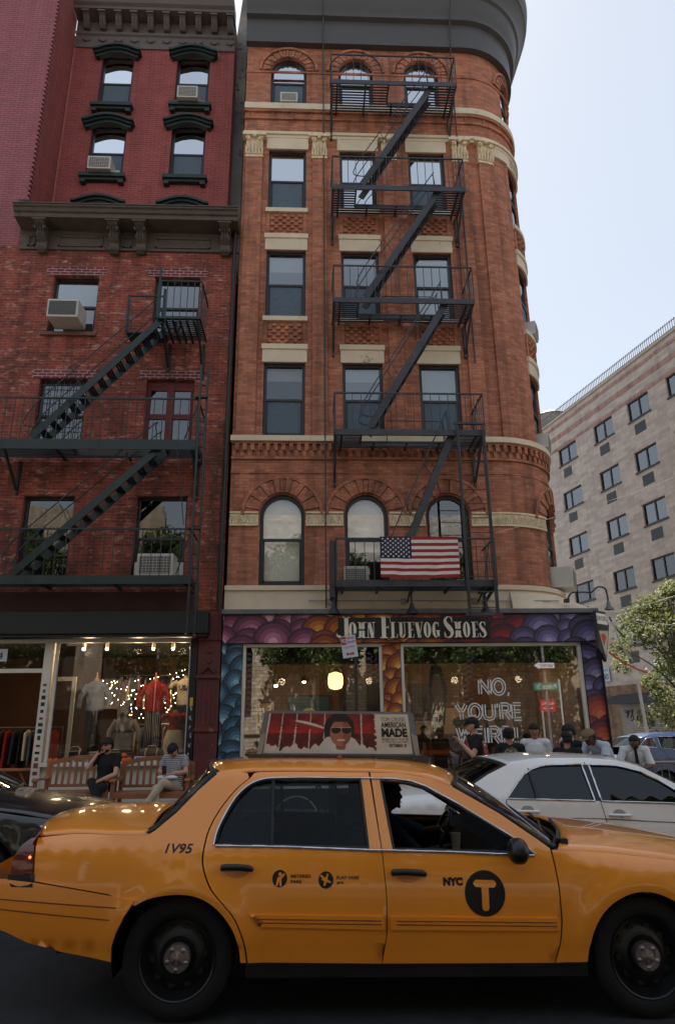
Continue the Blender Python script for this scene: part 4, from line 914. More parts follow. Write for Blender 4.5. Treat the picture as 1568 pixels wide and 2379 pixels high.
MB().lathe([(.03, .0), (.05, -.08), (.06, -.14), (.13, -.24), (.12, -.24), (.0, -.16)], (1.02, -.04, -.02), n=14).build('shade', mat('lamp_grey', srgb(110, 104, 98), .4), t, smooth=50); MB().box(-.06, .05, -.02, .1, -.05, .05).build('bracket', DARKF, t); t.location = (5.32, 13.75, 4.12); t.scale = (.82, .82, .76)
t = thing('blade_sign', 'small triangular projecting sign at the right end of the shop fascia', 'sign'); 
MB().prism([(0, .15), (.05, .9), (.42, .9), (.5, .62), (.22, -.1)], lambda a, b, d: (a, d, b), -.03, .03).build('board', FRM, t)
q = MB().prism([(.07, .5), (.43, .52), (.22, -.02)], lambda a, b, d: (a, d, b), -.036, -.031); q.build('panel', mat('sign_cream', srgb(204, 190, 170), .6), t)
q = MB(); put_text(q, 'JOHN FLUEVOG', .38, .12, lambda a, b: (.24+a, -.038, .74+b)); MB().box(.05, .44, -.035, -.031, .64, .85).build('name_panel', IV, t); q.build('lettering', FRM, t, fix=True)
MB().prism([(.12, .42), (.24, .46), (.32, .4), (.2, .2)], lambda a, b, d: (a, d, b), -.04, -.037).build('emblem', mat('sign_orange', srgb(190, 80, 50), .6), t); t.location = (5.66, 13.35, 2.95); t.rotation_euler = (0, 0, R(38))
# no parking sign on its pole
t = thing('no_parking_sign', 'white no parking sign with a red block on a dark pole', 'sign')
MB().box(.635, .675, 9.60, 9.64, .1, 2.92).build('pole', mat('dark_pole', srgb(48, 44, 44), .6, var=.3), t)
SG = mat('sign_white', srgb(196, 200, 214), .5, var=.03); SR = mat('sign_red', srgb(170, 40, 44), .5)
def tl(a, b, k=1): c, s_ = cos(R(8)), sin(R(8)); return (.565+a*c-b*s_, 9.575-.004*k, 2.735+a*s_*1.0+b*c)
MB().prism([(-.105, -.15), (.105, -.15), (.105, .15), (-.105, .15)], lambda a, b, d: tl(a, b, d), 0, 2).build('plate', SG, t)
q = MB(); q.sheet([(-.1, .03), (-.035, .03), (-.035, .14), (-.1, .14)], [], lambda a, b: tl(a, b, 3)); put_text(q, 'PARKING', .11, .035, lambda a, b: tl(a+.035, b+.115, 3)); put_text(q, '7AM-6PM', .12, .04, lambda a, b: tl(a+.035, b+.06, 3)); put_text(q, 'EXCEPT SUNDAY', .16, .022, lambda a, b: tl(a, b-.005, 3))
q.sheet([(-.06, -.1), (-.03, -.075), (-.03, -.09), (.03, -.09), (.03, -.075), (.06, -.1), (.03, -.125), (.03, -.11), (-.03, -.11), (-.03, -.125)], [], lambda a, b: tl(a, b, 3)); q.build('legend', SR, t, fix=True)
q = MB(); put_text(q, 'NO', .05, .06, lambda a, b: tl(a-.067, b+.085, 4), bold=.02); q.build('legend', SG, t, fix=True); rebase(t, (.65, 9.6, .1))
# ================================================================= pale grey apartment block down the side street
GX, GY, GDX, GDY = 15.1, 38.1, .217, -.976
def GP(s, y, z): d = -y; return (GX+GDX*s-.976*d, GY+GDY*s-.217*d, z)      # y<0 = out towards the street
gb = thing('apartment_block', 'pale grey brick apartment block with pink stripes and a roof fence', 'building')
GCO = [(.18, 2.02), (3.72, 5.38), (6.62, 8.25), (9.5, 11.1), (12.5, 14.1), (15.4, 17)]; GRO = [(16.58, 17.64), (13.8, 14.87), (11.0, 12.1), (8.25, 9.32), (5.45, 6.5)]
hs = [[(a, z0), (b, z0), (b, z1), (a, z1)] for a, b in GCO for z0, z1 in GRO]
mb = MB(); mb.sheet([(-14, 3.6), (24, 3.6), (24, 19.6), (-14, 19.6)], hs, lambda a, b: (a, 0, b))
for h in hs: mb.add([(a, 0, b) for a, b in h]+[(a, .2, b) for a, b in h], [(i, (i+1) % 4, 4+(i+1) % 4, 4+i) for i in range(4)])
uvG = lambda c, n: ((c.x-GX)*GDX+(c.y-GY)*GDY, c.z)
mb.map(GP).build('wall', GB, gb, uvf=uvG)
PKB = brick('pink_stripe_brick', srgb(190, 148, 136), srgb(178, 136, 126), srgb(176, 156, 146), bw=.62, bh=.2, stain=.15)
mb = MB()
for z0, z1 in ((19.12, 19.32), (18.34, 18.62), (17.66, 17.84)): mb.box(-14, 24, -.02, .001, z0, z1)
mb.map(GP).build('stripes', PKB, gb, uvf=uvG)
MB().box(-14, 24, -.08, .2, 19.6, 19.72).box(-14, 24, .2, 10, 19.5, 19.55).map(GP).build('coping', mat('coping_stone', srgb(190, 176, 160), .7), gb)
mb = MB(); mb.box(-14, 24, .05, .08, 20.25, 20.28).box(-14, 24, .05, .08, 19.85, 19.88)
for i in range(250): s_ = -14+i*.15; mb.box(s_, s_+.02, .055, .075, 19.72, 20.36)
mb.map(GP).build('roof_fence', DARKF, gb)
for ci, (a, b) in enumerate(GCO):
    for ri, (z0, z1) in enumerate(GRO):
        mb = MB(); t_ = .07; m_ = (a+b)/2+random.choice((-.25, .0, .3)) if ci == 0 else (a+b)/2
        for q in ((a, b, z0, z0+t_), (a, b, z1-t_, z1), (a, a+t_, z0, z1), (b-t_, b, z0, z1), (m_-.04, m_+.04, z0, z1)): mb.box(q[0], q[1], .08, .13, q[2], q[3])
        mb.box(a-.05, b+.05, -.05, .1, z0-.08, z0)
        f = mb.map(GP).build('window', DARKF, gb)
        MB().box(a+t_, b-t_, .12, .125, z0+t_, z1-t_).map(GP).build('pane', G_SKY if ri < 3 else G_DK, f)
        MB().box(m_ if (ci+ri) % 3 else a+t_, b-t_, .19, .2, z0, z1).map(GP).build('blind', BLIND if (ci*3+ri) % 4 else SCREEN, f)
        if ci < 3 and ri < 5: MB().box(a+.35, a+1.15, -.01, .05, z0-.85, z0-.3).map(GP).build('vent_grille', DARKF, gb)
MB().box(-14, 24, .6, .65, 3.6, 19).map(GP).build('room_shade_sheet', ROOMD, gb)  # dark sheet behind the panes stands in for unlit flats
TANB = brick('tan_brick', srgb(166, 132, 104), srgb(140, 108, 86), srgb(120, 100, 84), bw=.3, bh=.1)
MB().box(-14, 24, -.03, .2, -.3, 3.6).map(GP).build('ground_floor', TANB, gb, uvf=uvG)
SHUT = mat('rolling_shutter_grey', srgb(150, 142, 136), .5, var=.2, sc=2)
for s0, s1, z1 in ((-.9, 1.55, 3.0), (3.0, 6.4, 2.7), (7.2, 10.5, 2.8)):
    mb = MB(); z = -.2
    while z < z1: mb.box(s0, s1, -.07, -.031, z, z+.075); z += .09
    mb.map(GP).build('rolling_shutter', SHUT, gb)
    mb = MB().prism([(-.06, z1), (-.75, z1-.05), (-.7, z1+.25), (-.06, z1+.45)], lambda p, q_, d: (d, p, q_), s0-.1, s1+.1); mb.map(GP).build('shop_awning', mat('dark_awning', srgb(46, 42, 46), .7), gb)
GRF = mat('graffiti_black', srgb(40, 36, 40), .6)
rg = random.Random(5)
for s0, z0, n in ((.1, .6, 3), (.1, 1.5, 3), (3.4, 1.9, 5), (4.6, 1.0, 4)):
    for i in range(n):
        mb = MB(); x = s0+i*.38; mb.tube(catmull([(x+rg.uniform(-.1, .35), -.085, z0+rg.uniform(-.1, .5)) for _ in range(6)], 4), .018, 4); mb.map(GP).build('graffiti', GRF, gb)
rebase(gb, (15.1, 38.1, 0))
for s0, s1, z0, z1, txt, lb in ((1.62, 2.5, 3.85, 4.55, '600', 'white lease sign with teal digits on the grey apartment block'), (5.7, 8.6, 3.7, 4.6, 'LEASE WARE', 'long white lease banner behind the street tree')):
    t = thing('lease_sign', lb, 'sign'); MB().box(s0, s1, -.09, -.035, z0, z1).map(GP).build('board', SG, t)
    q = MB(); cx, cz = (s0+s1)/2, (z0+z1)/2; put_text(q, txt, (s1-s0)*.8, (z1-z0)*.45, lambda a, b: (cx+a, -.1, cz-.1+b), bold=.01); put_text(q, 'SPACE FOR LEASE', (s1-s0)*.8, (z1-z0)*.18, lambda a, b: (cx+a, -.1, z1-.12+b)); q.map(GP).build('lettering', mat('teal_print', srgb(40, 110, 130), .6), t, fix=True); rebase(t, GP(cx, 0, z0))
t = thing('water_tank', 'small grey rooftop water tank on the skyline beyond the turret', 'water tank')
MB().lathe([(1.5, 0), (1.55, 2.2), (1.5, 3.2)], n=20).build('tank', mat('grey_wood_tank', srgb(130, 128, 128), .8, var=.2), t); MB().lathe([(1.65, 3.2), (0, 4.2)], n=20).build('roof', mat('tank_roof', srgb(110, 110, 112), .7), t)
for a in range(4): MB().tube([(1.2*cos(a*pi/2+.7), 1.2*sin(a*pi/2+.7), -28), (1.2*cos(a*pi/2+.7), 1.2*sin(a*pi/2+.7), 0)], .12, 6).build('leg', IRON, t)
t.location = (24.4, 62, 28.2)
# ================================================================= trees
def leafmat(name, c1, c2):
    M, t_, b = base(name); MATS[name] = M; gi = N(t_, 'ShaderNodeNewGeometry')
    L = t_.links.new; o = ramp(t_, gi.outputs['Random Per Island'], [(0, c1), (1, c2)]); L(o, b.inputs['Base Color']); b.inputs['Roughness'].default_value = .55
    b.inputs['Specular IOR Level'].default_value = .3
    tr = N(t_, 'ShaderNodeBsdfTranslucent'); L(mixc(t_, .5, o, (.26, .28, .10)), tr.inputs[0]); mx = N(t_, 'ShaderNodeMixShader'); mx.inputs[0].default_value = .3
    L(b.outputs[0], mx.inputs[1]); L(tr.outputs[0], mx.inputs[2]); L(mx.outputs[0], t_.nodes['Material Output'].inputs[0]); return M
LEAF = leafmat('leaf_green', srgb(58, 72, 38), srgb(142, 144, 98)); LEAF2 = leafmat('leaf_dark', srgb(34, 52, 26), srgb(84, 100, 44))
BARK = mat('bark', srgb(84, 74, 64), .9, var=.4, sc=6, bump=.6)
def tree(label, x, y, zb, h, cr, ch, nleaf, seed, leaf=.075, lm=None, lean=.0, group=None, clumps=46):
    rg = random.Random(seed); t = thing('street_tree', label, 'tree', group)
    z0 = h-ch; tr = MB(); tr.tube(catmull([(0, 0, 0), (.04+lean*.3, .02, z0*.5), (.02+lean, 0, z0), (.1+lean, .05, z0+ch*.5), (lean, 0, h-.4)], 4), [h*.022*(1-.8*i/16)+.008 for i in range(17)], 8)
    cl = []
    for k in range(clumps):
        a = rg.uniform(0, 2*pi); v = rg.random(); zz = z0+ch*v; rad = cr*math.sqrt(max(.03, 1-(abs(v-.42)/.6)**2))*rg.uniform(.35, 1.05)
        c = (lean+rad*cos(a), rad*sin(a), zz); cl.append((c, rg.uniform(.2, .42)*cr*.72))
        if k % 2 == 0: tr.tube(catmull([(lean, 0, z0+ch*v*.35), (lean+rad*.45*cos(a), rad*.45*sin(a), z0+ch*v*.75), c], 3), [.045*h/7, .04*h/7, .034*h/7, .026*h/7, .02*h/7, .012, .008], 5)
    tr.build('trunk', BARK, t, smooth=60)
    V = []; F = []
    for i in range(nleaf):
        c, r = cl[rg.randrange(len(cl))]; d = Vector((rg.gauss(0, 1), rg.gauss(0, 1), rg.gauss(0, .75)))
        d = d.normalized()*r*(rg.random()**.45); p = Vector(c)+d
        n = Vector((rg.gauss(0, 1), rg.gauss(0, 1), rg.gauss(.6, 1))).normalized(); u = n.orthogonal().normalized(); u = (Matrix.Rotation(rg.uniform(0, 6.28), 3, n) @ u); v_ = n.cross(u); s_ = leaf*rg.uniform(.6, 1.25)
        b = len(V); V += [p-u*s_, p+v_*s_*.45+n*s_*.12, p+u*s_, p-v_*s_*.45+n*s_*.12]; F.append((b, b+1, b+2, b+3))
    q = MB(); q.add(V, F); q.build('crown', lm or LEAF, t, fix=True)
    t.location = (x, y, zb); return t
tree('sunlit young street tree with a thin forked trunk before the grey apartment block', 11.9, 22, -.2, 6.2, 1.75, 4.3, 14000, 11, .07, clumps=70)
# across the street, behind the photographer: what the shop windows mirror
t1 = tree('tall leafy street tree on the near pavement opposite the clothes shop', -7.4, -7.2, .2, 11, 3.3, 7, 10000, 5, .17, LEAF2, group='street trees behind the photographer', clumps=60)
for x, y, lb in ((6.0, -8.4, 'tall leafy street tree in front of the church windows'), (.2, -7.6, 'tall leafy street tree directly behind the photographer'), (11.6, -7.4, 'tall leafy street tree near the pole with the one way sign'), (-15, -6, 'tall leafy street tree farthest left behind the photographer')):
    c = copy_tree(t1); c.location = (x, y, .15); c.rotation_euler = (0, 0, x); c['label'] = lb
STN = brick('rubble_stone', srgb(186, 170, 150), srgb(146, 130, 112), srgb(120, 108, 96), bw=.42, bh=.2, mort=.02, stain=.4)
ch_ = thing('stone_church', 'rubble stone church with tall lattice windows across the street, seen mirrored in the shop glass', 'building')
hs = [archp(x, x+1.5, 2.3, 6.4) for x in (-4.6, .6, 3.2, 8.6)]
mb = MB(); mb.sheet([(-8, -.3), (14, -.3), (14, 11), (-8, 11)], hs, lambda a, b: (a, -11, b)); mb.box(-8, 14, -11.2, -10.9, 1.4, 1.6).build('wall', STN, ch_)
for h in hs:
    mb = MB(); n = len(h); mb.add([(a, -11, b) for a, b in h]+[(a, -11.3, b) for a, b in h], [(i, (i+1) % n, n+(i+1) % n, n+i) for i in range(n)])
    f = mb.build('window', CREAM, ch_); MB().sheet(h, [], lambda a, b: (a, -11.28, b)).build('pane', DARKF, f)
    mb = MB(); x0 = h[0][0]
    for k in range(14): mb.bar((x0, -11.2, 2.3+k*.3), (x0+1.5, -11.2, 3.1+k*.3), .03, .03).bar((x0+1.5, -11.2, 2.3+k*.3), (x0, -11.2, 3.1+k*.3), .03, .03)
    mb.build('lattice', IRON, f)
MB().prism([(-11, 11), (-10.8, 11), (-16, 15.5), (-16, 11)], lambda a, b, d: (d, a, b), -8, 14).build('roof', STUCCO, ch_); rebase(ch_, (3, -11, 0))
DBR = brick('buff_brick', srgb(166, 146, 124), srgb(140, 120, 100), srgb(150, 140, 128))
ob = thing('brick_apartments', 'buff brick apartments across the street beside the church', 'building')
hs = [[(x, z), (x+1.1, z), (x+1.1, z+1.8), (x, z+1.8)] for x in [-40+i*2.6 for i in range(12)] for z in (1, 4.4, 7.8, 11.2)]
MB().sheet([(-42, -.3), (-8.5, -.3), (-8.5, 14.5), (-42, 14.5)], hs, lambda a, b: (a, -11, b)).build('wall', DBR, ob); MB().box(-42, -8.5, -11.4, -11.3, 0, 14).build('room_shade_sheet', ROOMD, ob); rebase(ob, (-25, -11, 0))  # the dark sheet behind the openings replaces shaded rooms
ob2 = thing('added_brick_block', 'buff brick block added beside the church to screen bright sky from the shop glass', 'building'); MB().box(14.2, 45, -11.3, -11, -.3, 16).build('wall', DBR, ob2)  # added block, keeps bright sky out of the shop glass reflection
for x in [15+i*3.2 for i in range(9)]:
    for z in (1.5, 5.5, 9.5): MB().box(x, x+1.6, -10.99, -10.95, z, z+2.2).build('window', DARKF, ob2)
rebase(ob2, (30, -11, 0))
t = thing('street_sign_pole', 'grey pole with one way and street name signs across the street', 'sign')
POL = mat('galvanised', srgb(140, 140, 142), .4, metal=.6)
MB().tube([(0, 0, 0), (0, 0, 4.9)], .055, 10).build('pole', POL, t)
MB().box(-.45, .45, .07, .085, 3.9, 4.2).build('plate', FRM, t)
def mt_(a, b): return (-a, .092, 4.05+b)
q = MB(); q.sheet([(-.40, -.10), (.2, -.10), (.2, -.14), (.42, 0), (.2, .14), (.2, .10), (-.40, .10)], [], mt_); q.build('arrow', SG, t, fix=True)
q = MB(); put_text(q, 'ONE WAY', .5, .12, lambda a, b: (-a+.08, .096, 4.05+b), bold=.02); q.build('lettering', FRM, t, fix=True)
MB().box(-.5, .5, -.06, .06, 3.1, 3.4).build('name_plate', mat('sign_green', srgb(30, 110, 84), .5), t); q = MB(); put_text(q, 'Prince St', .8, .2, lambda a, b: (-a, .066, 3.25+b)); q.build('lettering', SG, t, fix=True)
MB().box(-.3, .3, -.04, .02, 2.3, 2.75).build('plate', SR, t); q = MB(); put_text(q, 'NO STOPPING', .5, .1, lambda a, b: (-a, .026, 2.6+b)); put_text(q, 'Anytime', .4, .1, lambda a, b: (-a, .026, 2.42+b)); q.build('lettering', SG, t, fix=True)
t.location = (9.3, .6, -.1)
# ================================================================= cars (built in their own space: x forward, near side at -y)
def paint_m(name, col, rough=.32, coat=1., flake=.06):
    M = mat(name, col, rough, 0, flake, 1.3, coat=coat); b = M.node_tree.nodes['Principled BSDF']; b.inputs['Coat Roughness'].default_value = .05; return M
YEL = paint_m('taxi_yellow_paint', srgb(242, 148, 38)); WPT = paint_m('white_car_paint', srgb(236, 236, 234)); BKP = paint_m('black_car_paint', srgb(14, 16, 20)); BLP = paint_m('blue_car_paint', srgb(24, 52, 96))
CHR = mat('chrome', srgb(200, 202, 206), .12, 1., .03); RUB = mat('black_rubber', srgb(18, 18, 19), .55, var=.2); TYR = mat('tyre_rubber', srgb(14, 14, 15), .85, var=.3, bump=.3)
STL = mat('black_steel_rim', srgb(24, 26, 28), .4, var=.3); CAPM = mat('dull_hub_cap', srgb(150, 140, 138), .35, .8, .25, 8); PLB = mat('black_plastic', srgb(20, 21, 24), .38, var=.2)
INT = mat('dark_upholstery', srgb(26, 27, 32), .8, var=.2); TLR = mat('tail_light_red', srgb(92, 14, 14), .18, var=.2, coat=1); DEC = mat('decal_black', srgb(20, 20, 20), .5)
G_CAR = glass('car_glass', (.8, .82, .82), .0, gl=.22); G_TINT = glass('tinted_car_glass', (.10, .12, .15), .04, gl=.6); G_WS = glass('windscreen_glass', (.35, .38, .38), .22)
def spline(T):     # smooth interpolation through (z, w) samples
    T = catmull(T, 6)
    def f(z):
        if z <= T[0][0]: return T[0][1]
        for i in range(len(T)-1):
            if z <= T[i+1][0]: a, b = T[i], T[i+1]; return a[1]+(b[1]-a[1])*(z-a[0])/max(1e-9, b[0]-a[0])
        return T[-1][1]
    return f
def lin(T):
    def f(x):
        if x <= T[0][0]: return T[0][1]
        for a, b in zip(T, T[1:]):
            if x <= b[0]: return a[1]+(b[1]-a[1])*(x-a[0])/(b[0]-a[0])
        return T[-1][1]
    return f
class Car:
    def __init__(s, W, belt, slope, half, zt, x0, x1, nose=(1.2, .11), tail=(-1.3, .09), curl=.05, top=1.36, bulge=(), wf=None):
        s.W = spline(W); s.belt = belt; s.slope = slope; s.h = half; s.zt = zt; s.x0 = x0; s.x1 = x1; s.nose = nose; s.tail = tail; s.curl = curl; s.top = top; s.bulge = bulge
    def w(s, x, z):
        w_ = s.W(min(z, s.belt))
        if z > s.belt: w_ -= (z-s.belt)*s.slope+max(0, z-s.top)**2*6
        if x > s.nose[0]: w_ -= s.nose[1]*((x-s.nose[0])/(s.x1-s.nose[0]))**2.2
        if x < s.tail[0]: w_ -= s.tail[1]*((s.tail[0]-x)/(s.tail[0]-s.x0))**2.2
        for cx, r in s.bulge:       # gentle flare round each wheel arch
            d = math.hypot(x-cx, z-.33); w_ += .018*math.exp(-((d-r)/.07)**2)
        if (x > s.cab[1] or x < s.cab[0]):
            d = s.zt(x)-z; k = min(1, max(0, (x-s.cab[1])/.2 if x > s.cab[1] else (s.cab[0]-x)/.2))
            if d < .09: w_ -= k*s.curl*((.09-max(0, d))/.09)**2
        return w_
    def pt(s, x, z, off=0): return (x, -(s.w(x, z)+off), z)
    def nrm(s, x, z):
        e = .004; a = (s.w(x+e, z)-s.w(x-e, z))/(2*e); b = (s.w(x, z+e)-s.w(x, z-e))/(2*e); return Vector((-a, -1, -b)).normalized()
    def panel(s, name, P, M, parent, holes=(), off=0., step=.045, thick=.012, far=True, grid=.06):
        P = resample(P, step); H = [resample(h, step) for h in holes]
        xs = [p[0] for p in P]; zs = [p[1] for p in P]; pts = []; x = min(xs)+grid*.5; r = 0
        while x < max(xs):
            z = min(zs)+grid*.4+(grid*.5 if r % 2 else 0)
            while z < max(zs):
                if all(abs(p[0]-x) > .018 or abs(p[1]-z) > .018 for p in P): pts.append((x, z))
                z += grid
            x += grid; r += 1
        v, t = cdt(P, H, pts)
        for side in ((-1, 1) if far else (-1,)):
            V = []; NN = []
            for a, b in v:
                q = s.pt(a, b, off); n = s.nrm(a, b); V.append((q[0], q[1] if side < 0 else -q[1], q[2])); NN.append((n.x, n.y if side < 0 else -n.y, n.z))
            F = []
            for f in t:
                a, b, c = (Vector(V[i]) for i in f); fn = (b-a).cross(c-a); F.append(f if fn.dot(Vector(NN[f[0]])) > 0 else tuple(reversed(f)))
            nv = len(V)
            # thickness: inner skin and rim so edges read as sheet metal
            V2 = V+[(p[0]-n[0]*thick, p[1]-n[1]*thick, p[2]-n[2]*thick) for p, n in zip(V, NN)]
            cnt = {}
            for f in F:
                for i in range(3): e = (f[i], f[(i+1) % 3]); cnt[e] = 1
            R_ = [(e[1], e[0], e[0]+nv, e[1]+nv) for e in cnt if (e[1], e[0]) not in cnt]
            me = bpy.data.meshes.new(name); me.from_pydata(V2, [], list(F)+[tuple(i+nv for i in reversed(f)) for f in F]+R_); me.materials.append(M)
            uv = me.uv_layers.new(name='UVMap')
            me.shade_smooth(); nF = len(F); ln = []
            for p in me.polygons:
                for li in p.loop_indices:
                    i = me.loops[li].vertex_index
                    if p.index < nF: ln.append(NN[i])
                    elif p.index < 2*nF: ln.append(tuple(-c for c in NN[i-nv]))
                    else: ln.append(tuple(p.normal))
            me.normals_split_custom_set(ln)
            o = bpy.data.objects.new(name, me); COL.objects.link(o); o.parent = parent
            if side < 0: first = o
        return first
    def line(s, name, P, r, M, parent, off=.002, n=6, closed=False, far=True, step=.04):
        P = resample(P, step, closed); mb = MB()
        mb.tube([s.pt(a, b, off) for a, b in P], r, n, closed)
        if far: mb2 = MB(); mb2.tube([(q[0], -q[1], q[2]) for q in (s.pt(a, b, off) for a, b in P)], r, n, closed); mb2.build(name, M, parent, smooth=60)
        return mb.build(name, M, parent, smooth=60)
    def lid(s, name, xs, zf, crown, M, parent, edge=.004, ny=16, power=2.4, endbow=(0, 0), inset=.0):
        rows = []; n = len(xs)
        for k, x in enumerate(xs):
            t = k/(n-1); z = zf(x); yw = s.w(x, z)-edge-inset; row = []
            for j in range(ny+1):
                v = -1+2*j/ny; bow = (endbow[0]*(1-t)+endbow[1]*t)*(1-v*v); row.append((x+bow, yw*v, z+crown(x)*(1-abs(v)**power)))
            rows.append(row)
        return MB().grid(rows).build(name, M, parent, smooth=70, solid=.012)
    def screen(s, name, A, bow, M, parent, inset=.03, crown=.0, seal=True, sm=None):
        """glass between the two pillars: A = (x, z) points from base to top along the pillar line"""
        A = resample(A, .06, False); rows = []; n = len(A)
        for k, (x, z) in enumerate(A):
            t = k/(n-1); yw = s.w(x, z)-inset; b_ = bow[0]*(1-t)+bow[1]*t; c_ = crown*t
            rows.append([(x+b_*(1-v*v), yw*v, z+c_*(1-v*v)) for v in [-1+2*j/16 for j in range(17)]])
        o = MB().grid(rows).build(name, M, parent, smooth=70)
        if seal: loop = rows[0]+[r[-1] for r in rows[1:]]+rows[-1][::-1][1:]+[r[0] for r in rows[::-1][1:-1]]; MB().tube(loop, .018, 6, True).build('window_seal', sm or RUB, o, smooth=60)
        return o
def wheel(parent, x, y, side, r=.335, w_=.21, kind='steel', z=None):
    z = z or r; s_ = side
    t = MB(); t.lathe([(r*.66, -w_*.42), (r*.72, -w_*.5), (r*.9, -w_*.52), (r*.975, -w_*.44), (r, -w_*.3), (r, w_*.3), (r*.97, w_*.45), (r*.7, w_*.5), (r*.66, w_*.4)], (0, 0, 0), 'y', 48)
    for q in (-.18, .18): t.lathe([(r+.001, q*w_-.004), (r-.006, q*w_), (r+.001, q*w_+.004)], (0, 0, 0), 'y', 48)
    t.map(lambda a, b, c: (a+x, b*s_*-1+y, c+z)); wo = t.build('wheel', TYR, parent, smooth=40)
    k = MB(); R1 = r*.66
    if kind == 'steel':
        k.lathe([(R1, -.10), (R1*1.03, -.105), (R1*1.0, -.085), (R1*.95, -.05), (R1*.86, -.02), (R1*.78, -.025), (R1*.62, -.055), (R1*.5, -.062), (R1*.42, -.045), (R1*.3, -.04), (0, -.04)], (0, 0, 0), 'y', 40)
        k.map(lambda a, b, c: (a+x, b*-s_*-1+y if False else y+s_*(-b), c+z)); k.build('rim', STL, wo, smooth=50)
        for i in range(10):
            h = MB(); a = 2*pi*i/10+.1; h.lathe([(.0, 0), (.022, 0), (.022, .02)], (R1*.70*cos(a), -.044, R1*.70*sin(a)), 'y', 10)
            h.map(lambda a, b, c: (a+x, y+s_*(-b), c+z)); h.build('vent_hole_disc', RUB, wo)  # black disc stands in for the dark inside of the hole
        c_ = MB().lathe([(.078, -.05), (.082, -.10), (.076, -.112), (.05, -.112), (.046, -.104), (.03, -.106), (.02, -.112), (0, -.113)], (0, 0, 0), 'y', 28)
        for i in range(5): a = 2*pi*i/5+.9; c_.ball((.058*cos(a), -.108, .058*sin(a)), (.0155, .014, .0155), 10, 7); c_.bar((.02*cos(a), -.112, .02*sin(a)), (.045*cos(a), -.11, .045*sin(a)), .014, .008)
        c_.map(lambda a, b, c: (a+x, y+s_*(-b), c+z)); c_.build('hub_cap', CAPM, wo, smooth=50)
    else:
        k.lathe([(R1, -.10), (R1*1.04, -.105), (R1*1.0, -.07), (R1*.97, 0), (R1*.9, .03), (0, .03)], (0, 0, 0), 'y', 40)
        for i in range(10 if kind == 'alloy' else 5):
            a = 2*pi*i/(10 if kind == 'alloy' else 5); k.bar((.03*cos(a), -.07, .03*sin(a)), (R1*.98*cos(a), -.085, R1*.98*sin(a)), .03, .025, (0, 1, 0))
        k.lathe([(.055, -.06), (.05, -.1), (0, -.102)], (0, 0, 0), 'y', 20)
        k.map(lambda a, b, c: (a+x, y+s_*(-b), c+z)); k.build('rim', mat('alloy_rim', srgb(150, 152, 156), .3, .8, .1), wo, smooth=50)
    return wo
def arch(cx, r, z0, za=.34, a0=0, a1=pi, n=18, sx=1.): return [(cx+r*sx*cos(a0+(a1-a0)*i/n), za+r*sin(a0+(a1-a0)*i/n)) for i in range(n+1)]
GRV = mat('groove_shade_amber', srgb(120, 62, 14), .6)  # darker amber paints the shade inside grooves of the yellow body
# ------------------------------------------------ the yellow taxi
ZT = lin([(-2.7, .96), (-2.5, .99), (-2.2, 1.012), (-1.68, 1.015), (.9, .94), (1.29, .915), (1.69, .875), (2.2, .80), (2.55, .72), (2.7, .60)])
K = Car([(.2, .935), (.30, .95), (.395, .962), (.42, .972), (.5, .982), (.62, .988), (.75, .984), (.85, .972), (.93, .952)], .93, .56, .99, ZT, -2.75, 2.65, top=1.33, bulge=((-1.45, .40), (1.44, .42)))
K.cab = (-1.9, .95)
taxi = thing('taxi', 'yellow four door taxi with a lit advertising box on its roof', 'taxi')
ARR = [(-1.842, .335), (-1.845, .40), (-1.825, .478), (-1.783, .569), (-1.72, .632)]; ARR2 = [(-1.66, .662), (-1.583, .682), (-1.453, .692), (-1.333, .672), (-1.225, .612), (-1.135, .515), (-1.085, .41), (-1.070, .32)]
seam = catmull([(-1.030, .318), (-1.052, .427), (-1.112, .556), (-1.192, .643), (-1.266, .72), (-1.312, .803), (-1.333, .874), (-1.330, .956), (-1.312, 1.049), (-1.257, 1.158), (-1.165, 1.275), (-1.08, 1.345)], 4)
railp = [(-1.06, 1.378), (-.8, 1.386), (-.26, 1.384)]; railf = [(-.24, 1.384), (-.05, 1.377), (.153, 1.348), (.309, 1.292), (.586, 1.142), (.80, 1.0)]
bs = [(-.262, 1.38), (-.205, .922), (-.184, .684), (-.180, .495), (-.212, .308)]
fs = [(.885, .937), (.893, .85), (.904, .731), (.906, .54), (.886, .398), (.855, .308)]
g = .0045
quarter = ARR2[::-1]; 
Q = catmull(ARR[-1:]+ARR2, 4)[:-1]+[(-1.070, .32), (-1.030-2*g, .32)]+[(x-g*1.2, z) for x, z in seam]+[(-1.10, 1.374), (-1.2, 1.39), (-1.30, 1.372), (-1.42, 1.265), (-1.54, 1.135), (-1.66, 1.035), (-1.70, 1.012)]+[(-1.9, 1.010), (-2.2, 1.008), (-2.41, .985), (-2.385, .90), (-2.37, .80), (-2.362, .755), (-2.2, .733), (-1.9, .692)]
K.panel('rear_quarter_panel', Q, YEL, taxi)
wr = catmull([(-1.262, .962), (-1.252, 1.03), (-1.221, 1.105), (-1.158, 1.212), (-1.085, 1.285), (-1.0, 1.322), (-.9, 1.332)], 4)[:-1]+[(-.9, 1.332), (-.327, 1.332), (-.292, .944)]
RD = [(x+g, z) for x, z in seam]+[(-1.055, 1.372), (-1.02, 1.379)]+[(-.8, 1.383), (-.268, 1.381)]+[(x-g*.6, z) for x, z in bs[1:]]
rd = K.panel('rear_door', RD, YEL, taxi, [wr])
wfo = [(-.186, 1.328), (-.02, 1.318), (.10, 1.288), (.21, 1.24), (.302, 1.19), (.45, 1.11), (.60, 1.022), (.70, .96), (.765, .918), (-.130, .938)]
